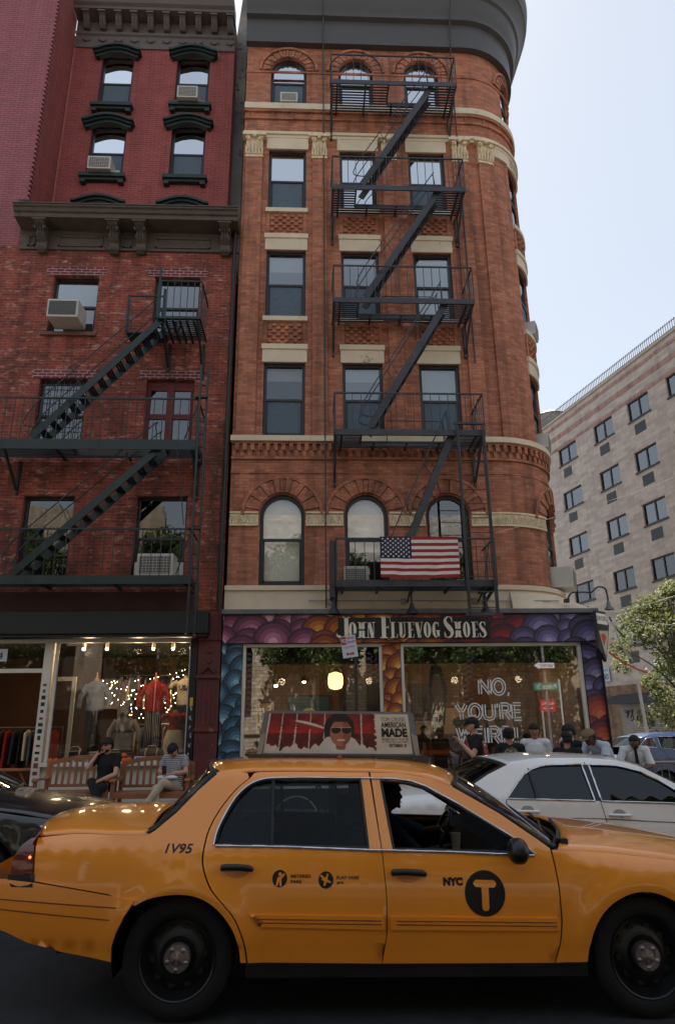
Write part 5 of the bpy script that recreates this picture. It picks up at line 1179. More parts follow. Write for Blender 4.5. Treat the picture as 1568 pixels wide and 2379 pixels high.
FD = [(x+g*.6, z) for x, z in bs[::-1][:-1]]+[(-.254, 1.381)]+railf[1:]+[(.878, .945)]+[(x-g, z) for x, z in fs[1:]]
fd = K.panel('front_door', FD, YEL, taxi, [wfo])
AF = catmull([(1.050, .318), (1.068, .40), (1.10, .49), (1.16, .58), (1.24, .645), (1.34, .69), (1.44, .705), (1.54, .69), (1.64, .645), (1.72, .58), (1.78, .49), (1.81, .40), (1.825, .318)], 4)
FN = [(x+g, z) for x, z in fs[::-1]]+[(.90, .937), (1.29, .912), (1.69, .872), (2.2, .797), (2.5, .72), (2.56, .6), (2.56, .5), (2.1, .45), (1.86, .43)]+AF[::-1][2:]
K.panel('front_fender', FN, YEL, taxi)
K.panel('front_bumper', [(1.87, .42), (2.1, .44), (2.57, .49), (2.63, .45), (2.6, .25), (1.84, .25)], YEL, taxi, off=.012)
RB = [(-1.725, .660), (-2.2, .727), (-2.36, .748), (-2.56, .765), (-2.70, .77), (-2.73, .62), (-2.70, .53), (-2.5, .478), (-2.35, .42), (-2.14, .372), (-1.842, .328)]+ARR[1:-1]
K.panel('rear_bumper', RB, YEL, taxi, off=.010)
for P in ([(-2.7, .662), (-2.3, .642), (-1.835, .618)], [(-2.7, .612), (-2.3, .582), (-1.87, .552)]): K.line('bumper_groove', P, .004, GRV, taxi, off=.0095)  # amber surface lines painted for the shade of bumper grooves
MB().grid([[(-2.71-.10*(1-v*v)-.0, .84*v, z) for v in [-1+.1*j for j in range(21)]] for z in (.53, .65, .77)]).build('bumper_face', YEL, taxi, smooth=60)
MB().grid([[(x-.16*(1-v*v), .885*v, z) for v in [-1+.1*j for j in range(21)]] for x, z in ((-2.39, .78), (-2.42, .9), (-2.42, .97), (-2.38, 1.02))]).build('boot_face', YEL, taxi, smooth=60)
MB().grid([[(2.45+.2*(1-v*v), .86*v, z) for v in [-1+.1*j for j in range(21)]] for z in (.25, .5, .7)]).build('front_face', YEL, taxi, smooth=60)
# lids and roof
K.lid('boot_lid', [-2.41+.0395*i for i in range(19)], lambda x: ZT(x)-.0, lambda x: .085*min(1, (x+2.62)/.35), YEL, taxi, edge=.012, power=2.2, endbow=(-.14, -.03))
K.lid('bonnet', [.93+.082*i for i in range(21)], lambda x: ZT(x)-.001, lambda x: .075, YEL, taxi, edge=.012, power=2.6, endbow=(.24, .10))
RR_ = lin([(-1.32, 1.372), (-1.06, 1.388), (-.8, 1.392), (-.26, 1.389), (-.05, 1.380), (.153, 1.352), (.30, 1.30)])
K.lid('roof', [-1.31+.0805*i for i in range(21)], RR_, lambda x: .072 if -1.1 < x < .1 else .072-.02*min(1, max(-1.1-x, x-.1)/.2), YEL, taxi, edge=.0, power=2.8, endbow=(-.10, .14))
# pillars beside the windscreen: fills between door edge and glass
K.screen('windscreen', [(.90, .945), (.75, 1.04), (.60, 1.14), (.45, 1.225), (.305, 1.30)], (.24, .14), G_WS, taxi, inset=.028, crown=.055)
K.screen('rear_window', [(-1.70, 1.015), (-1.60, 1.09), (-1.45, 1.235), (-1.32, 1.358)], (-.10, -.10), G_TINT, taxi, inset=.035, crown=.06)
K.line('rear_window_seal', [(-1.70, 1.02), (-1.66, 1.04), (-1.54, 1.145), (-1.42, 1.275), (-1.31, 1.376)], .03, RUB, taxi, off=-.045)
MB().grid([[(x+b*(1-v*v), .93*v*k, z+.03*(1-v*v)) for v in [-1+.125*j for j in range(17)]] for x, b, z, k in ((.86, .20, .93, .97), (.955, .26, .925, .99))]).build('cowl', PLB, taxi, smooth=60, solid=.02)
wp = MB(); wp.tube([(.98, -.80, .975), (1.09, -.5, 1.0), (1.17, -.1, 1.02)], .012, 6).tube([(.93, -.62, 1.0), (1.02, -.3, 1.03), (1.06, .05, 1.045)], .009, 6).box(.99, 1.04, -.83, -.77, .945, .985); wp.build('wiper', PLB, taxi)
MB().lathe([(0, .006), (.05, .004), (.055, 0)], (1.56, 0, .0), 'z', 20).map(lambda a, b, c: (1.56+(a-1.56)*1.6, b*.7, .955+c)).build('bonnet_badge', CHR, taxi)
# trims
K.line('window_trim', [(-1.262, .956), (-.9, .952), (-.295, .934), (.2, .926), (.768, .906)], .0085, CHR, taxi, off=.004)
K.line('window_trim', catmull([(-1.272, .96), (-1.262, 1.03), (-1.231, 1.108), (-1.168, 1.220), (-1.09, 1.296), (-1.0, 1.334), (-.9, 1.345), (-.7, 1.348)], 4)+[(-.27, 1.347), (-.1, 1.344), (.02, 1.33), (.12, 1.298), (.31, 1.202), (.60, 1.035), (.70, .975), (.775, .912)], .0075, CHR, taxi, off=.003)
K.line('door_seal', wr, .011, RUB, rd, off=-.006, closed=True); K.line('door_seal', wfo, .011, RUB, fd, off=-.006, closed=True)
K.line('door_seal', [(-.92, 1.325), (-.905, .96)], .013, RUB, rd, off=-.008)
K.line('door_seal', [(x, z) for x, z in bs], .006, RUB, taxi, off=-.008)
K.panel('rear_door_glass', wr, G_CAR, rd, off=-.02, thick=.003); K.panel('quarter_glass', wr[:-2]+[(-.915, 1.33), (-.9, .955)] if False else [(-1.255, .965)]+wr[1:22]+[(-.92, 1.33), (-.905, .95)], G_CAR, rd, off=-.026, thick=.003)
for P in ([(-1.022, .583), (-.205, .572), (-.196, .503), (-.205, .498), (-.958, .516)], [(-.166, .571), (.882, .560), (.890, .555), (.890, .494), (.885, .490), (-.160, .497)]):
    K.panel('side_moulding', P, YEL, taxi, off=.012, thick=.012); z_ = [.5*(P[0][1]+P[-1][1])]
    K.line('moulding_groove', [(P[0][0]+.04, P[0][1]-.024), (P[1][0]-.015, P[1][1]-.024)], .003, mat('groove_shade_amber', srgb(120, 62, 14), .6), taxi, off=.0125); K.line('moulding_groove', [(P[0][0]+.04, P[0][1]-.044), (P[1][0]-.015, P[1][1]-.044)], .003, MATS['groove_shade_amber'], taxi, off=.0125)  # groove shade drawn as amber lines on the moulding
MB().box(-1.04, 1.06, -.93, .93, .23, .312).build('sill', PLB, taxi)
def handle(K, x0, x1, z, parent, M, cup=None):
    mb = MB(); P = [(x0, z), (x0+.02, z+.004), ((x0+x1)/2, z+.004), (x1-.02, z-.002), (x1, z-.008)]
    A = [K.pt(a, b, .018) for a, b in P]; mb.tube([K.pt(x0-.004, z, .004)]+A+[K.pt(x1+.004, z-.01, .004)], [.008]+[.019]*4+[.014, .006], 10); mb.map(lambda a, b, c: (a, b, c))
    o = mb.build('door_handle', M, parent, smooth=50)
    cp = MB(); pts_ = [((x0+x1)/2-.075+.15*i/14, j) for j in range(7) for i in range(15)]
    P = [((x0+x1)/2+.082*cos(a), z-.012+.046*sin(a)*(1 if sin(a) < 0 else .4)) for a in [2*pi*i/24 for i in range(24)]]
    K.panel('handle_cup', P, cup or M, o, off=.0015, thick=.002, far=False, grid=.03); return o  # flat patch; its colour stands in for the recess shade
CUPM = mat('cup_shade_yellow', srgb(206, 118, 40), .3, coat=1)  # darker yellow paints the shade in the handle recess
handle(K, -1.207, -1.02, .838, rd, PLB, CUPM); handle(K, -.146, .062, .812, fd, PLB, CUPM)
# tail light
TLP = [(-2.42, .985), (-2.395, .90), (-2.38, .80), (-2.372, .752), (-2.47, .755), (-2.52, .80), (-2.52, .88), (-2.49, .95), (-2.45, .985)]
tlo = K.panel('tail_light', TLP, TLR, taxi, off=.006); K.panel('tail_light_base', [(-2.366, .79), (-2.364, .722), (-2.50, .722), (-2.53, .76), (-2.53, .79)], PLB, tlo, off=.010)
K.line('lens_rib', [(-2.40, .87), (-2.50, .875)], .003, PLB, tlo, off=.007)
MB().ball(K.pt(-2.415, .885, .004), .008, 8, 6).build('lit_bulb', mat('red_glow', (1, .05, .02), .4, emit=6), tlo)
# mirror
mr = MB(); c = K.pt(.64, .95, .14); mr.ball(c, (.055, .10, .075), 16, 10).map(lambda a, b, d: (a-(.02 if a < c[0] else 0), b, d)); mr.tube([K.pt(.66, .93, 0), K.pt(.65, .92, .08)], .03, 8); mo = mr.build('side_mirror', PLB, taxi, smooth=60)
mr = MB(); mr.ball((c[0], -c[1], c[2]), (.055, .10, .075), 14, 9).tube([(.66, .95, .93), (.65, 1.03, .92)], .03, 8); mr.build('side_mirror', PLB, taxi, smooth=60)
# decals
def dec(mb, txt, x0, x1, z0, z1, bold=.012, slant=0.): cx, cz = (x0+x1)/2, (z0+z1)/2; put_text(mb, txt, x1-x0, z1-z0, lambda a, b: K.pt(cx+a+slant*b, cz+b, .0025), bold=bold)
q = MB(); dec(q, 'METERED', -.780, -.655, .782, .800, .025); dec(q, 'FARE', -.780, -.712, .752, .770, .025); q.build('lettering', DEC, rd, fix=True)
q = MB(); dec(q, 'FLAT FARE', -.495, -.355, .774, .792, .025); dec(q, 'JFK', -.495, -.445, .744, .762, .025); q.build('lettering', DEC, rd, fix=True)
q = MB(); dec(q, 'NYC', .172, .296, .738, .786, .07); q.build('lettering', DEC, fd, fix=True)
q = MB(); dec(q, '1V95', -1.567, -1.405, .915, .968, .02, .25); q.build('fleet_number', DEC, taxi, fix=True)
def disc(cx, cz, rx, rz, M, parent, name, off=.0022, holes=()): return K.panel(name, [(cx+rx*cos(2*pi*i/40), cz+rz*sin(2*pi*i/40)) for i in range(40)], M, parent, off=off, thick=.0006, far=False, grid=.04, holes=holes, step=.03)
disc(.432, .696, .127, .129, DEC, fd, 'door_emblem'); disc(-.848, .778, .046, .048, DEC, rd, 'fare_emblem'); disc(-.561, .770, .046, .048, DEC, rd, 'fare_emblem')
T_ = [(.362, .757), (.377, .772), (.49, .770), (.504, .756), (.504, .741), (.49, .728), (.456, .728), (.454, .612), (.441, .599), (.422, .6), (.411, .612), (.411, .73), (.376, .732), (.362, .744)]
K.panel('emblem_letter', T_, YEL, fd, off=.0032, thick=.0006, far=False, step=.02)
q = MB(); fp = lambda a, b: K.pt(a, b, .0034)
q.sheet([(-.846+.011*cos(a), .802+.011*sin(a)) for a in [i*pi/6 for i in range(12)]], [], fp)
q.sheet([(-.872, .74), (-.862, .735), (-.852, .765), (-.846, .735), (-.834, .737), (-.838, .775), (-.815, .80), (-.822, .808), (-.846, .788), (-.862, .786)], [], fp)
q.build('emblem_figure', YEL, rd, fix=True)
q = MB(); q.sheet([(-.598, .792), (-.59, .80), (-.566, .782), (-.553, .806), (-.545, .803), (-.552, .774), (-.53, .762), (-.53, .752), (-.556, .76), (-.566, .738), (-.576, .738), (-.572, .764), (-.592, .772), (-.582, .778)], [], fp); q.build('emblem_plane', YEL, rd, fix=True)
# wheel wells, floor, inner panels, seats
for cx in (-1.45, 1.44):
    for s_ in (-1, 1):
        mb = MB(); mb.lathe([(.40, -.30), (.40, .28)], (cx, s_*.62, .34), 'y', 24, -.3, pi+.3); mb.build('wheel_arch_liner', RUB, taxi)
MB().box(-1.0, 1.0, -.86, .86, .24, .30).box(-2.3, 2.2, -.55, .55, .26, .34).box(-1.05, 1.0, -.89, -.885, .30, .90).box(-1.05, 1.0, .885, .89, .30, .90).box(1.0, 1.05, -.86, .86, .3, .88).box(-1.75, -1.7, -.8, .8, .3, .98).box(-1.75, -1.25, -.66, .66, .965, .99).build('body_liner', INT, taxi)
mb = MB()
def seat(x, y, w_, h=1.05):
    mb.tube([(x, y, .42), (x+.5, y, .46)], [.12, .12], 10).box(x, x+.52, y-w_/2, y+w_/2, .35, .56); mb.prism([(x+.08, .5), (x-.02, .55), (x-.20, h-.1), (x-.16, h), (x-.05, h), (x+.10, .6)], lambda a, b, d: (a, d, b), y-w_/2, y+w_/2)
seat(.0-.22, -.42, .52, 1.02); seat(-.22, .42, .52, 1.02); seat(-1.15, 0, 1.4, .93); 
mb.box(-.46, -.28, -.54, -.30, 1.02, 1.14).box(-.46, -.28, .30, .54, 1.02, 1.14)
mb.build('seat', INT, taxi, bevel=.03)
MB().box(-.50, -.48, -.72, .72, .4, 1.02).box(-.50, -.485, -.70, .70, 1.03, 1.30).build('partition', G_CAR, taxi)
d_ = MB(); d_.prism([(.50, .62), (.48, .82), (.56, .93), (.70, .965), (.98, .95), (1.0, .62)], lambda a, b, d: (a, d, b), -.84, .84); d_.build('dashboard', INT, taxi, bevel=.02)
sw = MB(); cc = Vector((.42, .40, .86)); u1 = Vector((0, 1, 0)); u2 = Vector((.42, 0, .91)); sw.tube([cc+u1*.185*cos(a)+u2*.185*sin(a) for a in [2*pi*i/28 for i in range(28)]], .015, 8, True)
for a in (.2, 2.94, -1.57): sw.tube([cc+Vector((.03, 0, -.01)), cc+u1*.18*cos(a)+u2*.18*sin(a)], .012, 6)
sw.tube([cc+Vector((.03, 0, -.01)), cc+Vector((.25, 0, -.12))], .03, 8); sw.build('steering_wheel', PLB, taxi, smooth=60)
cup = MB().lathe([(.028, -.05), (.038, .06), (.038, .065), (0, .065)], (.40, -.30, .885), 'z', 14); cup.build('paper_cup', mat('paper_cup_white', srgb(190, 180, 170), .6), taxi)
for cx in (-1.455, 1.44):
    for s_ in (-1, 1): wheel(taxi, cx, s_*.835, -s_*-1 if False else (1 if s_ > 0 else -1)*-1*-1, kind='steel')
# roof advertising box
ad = MB(); hx0, hx1, tx0, tx1 = -1.075, .165, -1.03, .13; zb, zt_ = 1.475, 1.80
def adp(u, v, y):
    a = hx0+(hx1-hx0)*u; b = tx0+(tx1-tx0)*u; return (a+(b-a)*v, y*(1-.18*v), zb+(zt_-zb)*v)
PRF = [(0, 0), (1, 0), (1, .93), (.99, .985), (.965, 1), (.035, 1), (.01, .985), (0, .93)]
ad.prism(PRF, lambda a, b, d: adp(a, b, d), -.21, .21); sgn = ad.build('roof_sign', mat('grey_sign_case', srgb(120, 122, 128), .35, .3, .1), taxi, bevel=.008)
mb = MB().box(hx0-.06, hx1+.06, -.25, -.225, 1.425, 1.478).box(hx0-.06, hx1+.06, .225, .25, 1.425, 1.478).box(hx0-.06, hx0-.02, -.224, .224, 1.43, 1.476).box(hx1+.02, hx1+.06, -.224, .224, 1.43, 1.476).box(hx0, hx1, -.22, .22, 1.45, 1.474)
for i in range(5): mb.ball((hx0+.05+i*(hx1-hx0-.1)/4, -.255, 1.452), .013, 8, 6)
mb.build('sign_rail', mat('sign_rail_grey', srgb(72, 70, 70), .45, .4, .2), sgn)
for u in (.0, 1.): 
    MB().prism([(0, .02), (.028, .02), (.036, .5), (.0, .45)], lambda a, b, d: adp(u+(a if u < .5 else -a), b, d), -.235, -.213).build('end_clip', mat('pale_plastic', srgb(150, 140, 134), .4), sgn)
# the poster: plain dark red printed ad with a generic figure in sunglasses and its lettering
rp = random.Random(4); cols = []; rows = []; NX, NZ = 330, 100
hot = [(.11, .008), (.205, .010), (.305, .007), (.40, .005), (.80, .007)]
def poster(u, v):
    if u > .765 or u < .012: return srgb(214, 200, 184)
    e = .765-.012*abs(sin(v*23)+.5*sin(v*61)); low = .16+.05*sin(u*40)+.035*sin(u*97)
    c = srgb(150+30*sin(v*5), 28, 30) if v > .5 else srgb(92, 26, 28)
    n_ = noise.noise((u*14, v*5, 0)); c = tuple(max(.004, x*(1+.7*n_)) for x in c)
    for hx, hw in ((.10, .006), (.2, .007), (.30, .006), (.40, .005), (.66, .008)):
        if abs(u-hx-.004*noise.noise((0, v*18, hx*9))) < hw*(1.1-v*.3)*(.5+abs(noise.noise((u*3, v*30, 2)))): c = srgb(200, 180, 168)
    if v < low-.04*noise.noise((u*50, 0, 1)): c = srgb(210, 196, 182)
    if u > e: c = srgb(214, 200, 184)
    # long striped red craft
    t = (u-.17)/.25
    if 0 < t < 1:
        cz = .80-.22*t; hh = .075*math.sqrt(max(0, 1-(2*t-1)**2))+.01
        if abs(v-cz) < hh: c = srgb(214, 196, 188) if (v-cz) > hh*.25 and t > .1 else srgb(150, 40, 34)
    if 0 < u-.03 < .2 and abs(v-(.70-.1*(u-.03))) < .014: c = srgb(120, 34, 30)
    # head and shoulders
    x, z = (u-.505)*3.9, v
    if z < .45 and abs(x-.02) < .34+(.45-z)*.75 and z < .42-.5*max(0, abs(x)-.30): c = srgb(206, 196, 190) if abs(x-.05) > .10 or z < .1 else srgb(150, 92, 74)
    if abs(x-.05) < .13 and z < .45 and z > .12: c = srgb(140, 84, 68)
    if (x/.42)**2+((z-.62)/.40)**2 < 1 and z > .42: c = srgb(34, 22, 22)
    if ((x-.04)/.29)**2+((z-.52)/.34)**2 < 1 and z < .80: c = srgb(168, 104, 84) if x < .1 else srgb(140, 82, 66)
    if ((x+.09)/.13)**2+((z-.585)/.088)**2 < 1 or ((x-.20)/.13)**2+((z-.585)/.088)**2 < 1: c = srgb(26, 22, 22)
    if abs(z-.655) < .012 and abs(x-.05) < .27: c = srgb(190, 160, 130)
    if abs(x-.05) < .10 and abs(z-.335) < .018: c = srgb(214, 190, 180)
    return c
for j in range(NZ+1):
    rows.append([adp(.035+.925*i/NX, .04+.90*j/NZ, -.2125) for i in range(NX+1)])
    cols += [poster(i/NX, j/NZ) for i in range(NX+1)]
MB().grid(rows).build('poster', vcol('printed_poster', .45, .6), sgn, col=cols)
q = MB(); pf = lambda u, v: (lambda p: (p[0], p[1]-.003*1, p[2]))(adp(.035+.925*u, .04+.90*v, -.2125))
def ptxt(s_, u0, u1, v0, v1, b=.0): put_text(q, s_, u1-u0, v1-v0, lambda a, c_: pf((u0+u1)/2+a, (v0+v1)/2+c_), bold=b)
ptxt('TOM CRUISE', .80, .975, .82, .92, -.01); ptxt('AMERICAN', .80, .975, .66, .80, .02); ptxt('MADE', .80, .98, .42, .64, .05); ptxt('BASED ON A TRUE LIE', .80, .98, .34, .39, .01); ptxt('IN THEATERS AND IMAX', .80, .98, .285, .32, .01); ptxt('SEPTEMBER 29', .845, .965, .17, .255, .02)
q.build('lettering', DEC, sgn, fix=True)
MB().ball((-.45, -.30, 1.46), (.022, .022, .02), 10, 7).build('amber_light', mat('dull_orange_lens', srgb(150, 60, 30), .4), taxi, smooth=60)
TX, TYC = .66, 5.73
taxi.location = (TX, TYC, gz(TX)); taxi.rotation_euler = (0, R(1.03), 0)
# ------------------------------------------------ plainer cars
def plaincar(name, label, body, W, belt, slope, zt, cab, outline, wheels, openings, seams, roofline, rcrown, ws, rw, M, half=.92, r=.33, top=1.34, kind='alloy', glassm=G_TINT, xr=(-2.4, 2.4), handles=(), flip=False, tl=None, hl=None, lidx=None, hoodx=None, group=None):
    k = Car(W, belt, slope, half, zt, *xr, top=top, bulge=[(cx, r+.08) for cx in wheels]); k.cab = cab
    t = thing(name, label, 'car', group)
    o = k.panel('body', outline, M, t, openings, grid=.08, step=.06)
    for P in openings:
        k.panel('side_window', P, glassm, t, off=-.015, thick=.003, grid=.1); k.line('window_trim', P, .010, CHR, t, off=.002, closed=True)
    for P in seams: k.line('door_seam', P, .004, RUB, t, off=-.001)
    n = 20; xs = [roofline[0][0]+(roofline[-1][0]-roofline[0][0])*i/n for i in range(n+1)]; k.lid('roof', xs, lin(roofline), lambda x: rcrown, M, t, edge=.0, power=2.6, endbow=(-.08, .10))
    k.screen('windscreen', ws, (.20, .12), G_WS if glassm is not G_TINT else G_TINT, t, inset=.03, crown=.04); k.screen('rear_window', rw, (-.16, -.08), G_TINT, t, inset=.03, crown=.04)
    if lidx: xs = [lidx[0]+(lidx[1]-lidx[0])*i/14 for i in range(15)]; k.lid('boot_lid', xs, zt, lambda x: .06, M, t, endbow=(-.12, -.14))
    if hoodx: xs = [hoodx[0]+(hoodx[1]-hoodx[0])*i/16 for i in range(17)]; k.lid('bonnet', xs, zt, lambda x: .07*min(1, (hoodx[1]+.15-x)/.4), M, t, endbow=(.2, .16))
    for cx in wheels:
        for s_ in (-1, 1):
            wheel(t, cx, s_*(half-.13), s_, r=r, kind=kind); MB().lathe([(r+.06, -.25), (r+.06, .22)], (cx, s_*(half-.3), r), 'y', 20, -.3, pi+.3).build('wheel_arch_liner', RUB, t)
    MB().box(xr[0]+.15, xr[1]-.15, -half+.08, half-.08, .24, .3).box(cab[0]+.3, cab[1]-.1, -half+.13, -half+.14, .3, belt-.1).box(cab[0]+.3, cab[1]-.1, half-.14, half-.13, .3, belt-.1).build('body_liner', INT, t)
    MB().box(-.4, .0, -.65, -.2, .35, 1.1).box(-.4, .0, .2, .65, .35, 1.1).box(-1.2, -1.0, -.6, .6, .35, 1.02).box(cab[1]-.5, cab[1]-.1, -.7, .7, .5, belt-.02).build('seats', INT, t)
    for s_ in (xr[0], xr[1]):
        sg = 1 if s_ > 0 else -1; MB().grid([[(s_-sg*(.16*v*v+dd), (half-.10)*v, z) for v in [-1+.125*j for j in range(17)]] for z, dd in ((.25, .05), (.5, 0), (.62, .02), (zt(s_)+.02, .12))]).build('bumper_face', M, t, smooth=60)
    for (x0, x1, z) in handles:
        mb = MB(); mb.tube([k.pt(x0, z, .005), k.pt(x0+.02, z, .028), k.pt(x1-.02, z-.002, .028), k.pt(x1, z-.002, .005)], .014, 8); h = mb.build('door_handle', M, t, smooth=60)
        k.panel('handle_cup', [((x0+x1)/2+.065*cos(a), z+.01+.04*sin(a)) for a in [2*pi*i/20 for i in range(20)]], mat('cup_shade_grey', srgb(150, 148, 146), .4) if M is WPT else M, h, off=.001, thick=.001, far=False, grid=.05)  # flat patch; on white bodywork its grey paints the recess shade
    for nm, P, mm in (('tail_light', tl, TLR), ('headlight', hl, mat('headlight_lens', srgb(170, 175, 180), .1, .5))):
        if P: k.panel(nm, P, mm, t, off=.004, thick=.006)
    return t, k
def obody(x0, x1, zt_f, wheels, r, roof, zs=.27):
    """side outline: sill line with arches, nose, top line, tail (x0 < x1)"""
    P = [(x0+.12, zs+.05)]
    for cx in wheels: P += [(cx-r-.055, zs)]+[(cx-(r+.055)*cos(a), r+(r+.055)*sin(a)) for a in [pi*i/16 for i in range(0, 17)]]+[(cx+r+.055, zs)]
    return P+[(x1-.15, zs+.03), (x1-.03, .45), (x1-.08, zt_f(x1-.08))]+roof+[(x0+.06, zt_f(x0+.06)), (x0+.02, .6)]
# white sedan
ox = 3.05; ztw = lin([(-2.45, .98), (-1.9, 1.03), (-1.3, 1.06), (1.1, .99), (1.6, .93), (2.2, .80), (2.45, .68)])
rl = [(x-ox, z) for x, z in ((1.50, 1.085), (1.62, 1.14), (1.80, 1.24), (2.022, 1.335), (2.342, 1.380), (2.884, 1.384), (3.188, 1.365), (3.467, 1.288), (3.741, 1.148), (4.0, 1.0), (4.12, .99))]
out = obody(-2.4, 2.45, ztw, (-1.35, 1.45), .335, [(2.2, .795), (1.6, .925)]+rl[::-1]+[(-1.9, 1.028)])
op1 = [(x-ox, z) for x, z in ((1.950, 1.022), (2.06, 1.14), (2.16, 1.235), (2.26, 1.292), (2.36, 1.322), (2.5, 1.335), (2.79, 1.340), (2.82, 1.1), (2.828, 1.006))]
op2 = [(x-ox, z) for x, z in ((2.862, 1.338), (3.15, 1.330), (3.37, 1.28), (3.56, 1.185), (3.72, 1.08), (3.76, .985), (2.895, 1.004))]
sm_ = [[(x-ox, z) for x, z in ((1.940, 1.01), (1.940, .93), (1.97, .867), (2.03, .78), (2.1, .62), (2.12, .35))], [(x-ox, z) for x, z in ((2.826, 1.36), (2.86, 1.1), (2.885, .99), (2.908, .87), (2.924, .753), (2.93, .5), (2.91, .33))], [(x-ox, z) for x, z in ((3.82, .98), (3.84, .8), (3.84, .5), (3.8, .33))], [(x-ox, z) for x, z in ((2.0, .862), (2.9, .845), (3.6, .815), (4.2, .79))]]
wc, kw = plaincar('white_sedan', 'white sedan with dark tinted windows behind the taxi', 'w', [(.2, .86), (.35, .89), (.6, .915), (.82, .915), (.86, .905), (1.0, .885)], 1.0, .5, ztw, (-1.45, 1.0), out, (-1.35, 1.45), [op1, op2], sm_, [(x, z) for x, z in rl if 2.0 < x+ox < 3.5], .05, [(1.0, 1.0), (.69, 1.148), (.42, 1.285)], [(-1.55, 1.085), (-1.43, 1.14), (-1.25, 1.24), (-1.06, 1.325)], WPT, half=.91, glassm=G_TINT, handles=[(2.035-ox, 2.25-ox, .912), (2.948-ox, 3.16-ox, .882)], lidx=(-2.35, -1.58), hoodx=(1.02, 2.38), xr=(-2.42, 2.47), top=1.33)
wp = MB(); wp.sheet([(2.235-ox, 1.30), (2.215-ox, 1.30), (2.245-ox, 1.02), (2.275-ox, 1.02)], [], lambda a, b: kw.pt(a, b, .0)); wp.build('window_divider', PLB, wc)
kw.panel('pillar_cover', [(2.792-ox, 1.337), (2.862-ox, 1.337), (2.893-ox, 1.006), (2.83-ox, 1.008)], PLB, wc, off=.003, thick=.003, step=.08)
mb = MB(); c = kw.pt(.78, 1.05, .10); mb.ball(c, (.07, .10, .06), 12, 8).build('side_mirror', WPT, wc, smooth=60)
wc.location = (ox, 8.11, gz(ox)-.0); wc.rotation_euler = (0, R(1.03), 0)
# black sedan, nose at right
ztb = lin([(-2.4, 1.0), (-1.2, 1.04), (.75, 1.0), (1.2, .95), (1.7, .90), (2.05, .84), (2.3, .74), (2.4, .60)])
rlb = [(-1.6, 1.06), (-1.1, 1.33), (-.5, 1.42), (.1, 1.40), (.5, 1.24), (.95, 1.02)]
opb = [[(-1.2, 1.08), (-.85, 1.32), (-.3, 1.36), (-.28, 1.06)], [(-.2, 1.36), (.08, 1.35), (.45, 1.2), (.7, 1.05), (-.2, 1.05)]]
bc, kb = plaincar('black_sedan', 'glossy black sedan with alloy wheels nosing in at the left edge', 'b', [(.2, .86), (.35, .9), (.6, .92), (.85, .92), (1.0, .89)], 1.0, .5, ztb, (-1.5, .9), obody(-2.35, 2.4, ztb, (-1.35, 1.38), .34, [(2.05, .835), (1.2, .945)]+rlb[::-1]), (-1.35, 1.38), opb, [[(-.24, 1.0), (-.2, .4)], [(.85, .95), (.8, .4)]], rlb[1:4], .05, [(.95, 1.02), (.5, 1.24), (.12, 1.395)], [(-1.58, 1.06), (-1.12, 1.32)], BKP, half=.92, kind='spoke', glassm=G_CAR, hoodx=(.95, 2.32), lidx=(-2.3, -1.65), xr=(-2.38, 2.42), hl=[(1.92, .80), (2.12, .79), (2.24, .74), (2.22, .70), (1.98, .74)])
bc.location = (-4.36, 7.98, gz(-4.36)); bc.rotation_euler = (0, R(1.03), R(-3))
# blue hatchback suv on the side street
ztu = lin([(-2.2, 1.05), (-1.0, 1.06), (1.0, 1.02), (1.6, .95), (2.2, .75)])
rlu = [(-2.0, 1.3), (-1.75, 1.5), (-1.4, 1.6), (-.8, 1.64), (0, 1.62), (.5, 1.45), (1.05, 1.06)]
opu = [[(-1.85, 1.30), (-1.6, 1.5), (-1.42, 1.54), (-1.38, 1.28)], [(-1.3, 1.55), (-.55, 1.56), (-.5, 1.2), (-1.28, 1.27)], [(-.45, 1.56), (0, 1.54), (.45, 1.36), (.75, 1.14), (-.42, 1.18)]]
uc, ku = plaincar('blue_hatchback', 'dark blue hatchback parked on the side street with sunlight on its roof', 'u', [(.2, .84), (.4, .88), (.7, .9), (.95, .9), (1.1, .87)], 1.1, .35, ztu, (-2.3, 1.1), obody(-2.15, 2.2, ztu, (-1.3, 1.35), .35, [(1.6, .95)]+rlu[::-1]), (-1.3, 1.35), opu, [[(-.48, 1.2), (-.45, .35)], [(-1.3, 1.3), (-1.0, .8), (-.95, .4)]], rlu[1:5], .04, [(1.05, 1.06), (.5, 1.45), (.02, 1.61)], [(-2.02, 1.28), (-1.76, 1.48)], BLP, half=.90, kind='alloy', glassm=G_CAR, hoodx=(1.05, 2.1), xr=(-2.18, 2.22), top=1.5, r=.34, tl=[(-2.1, 1.25), (-1.98, 1.28), (-1.8, 1.18), (-2.05, 1.12)])
q = MB(); put_text(q, 'BLUE STAR', .8, .07, lambda a, b: ku.pt(-.35+a, .62+b, .004)); 
uc.location = (10.35, 19.1, gz(10.35)); uc.rotation_euler = (0, R(1), 0)
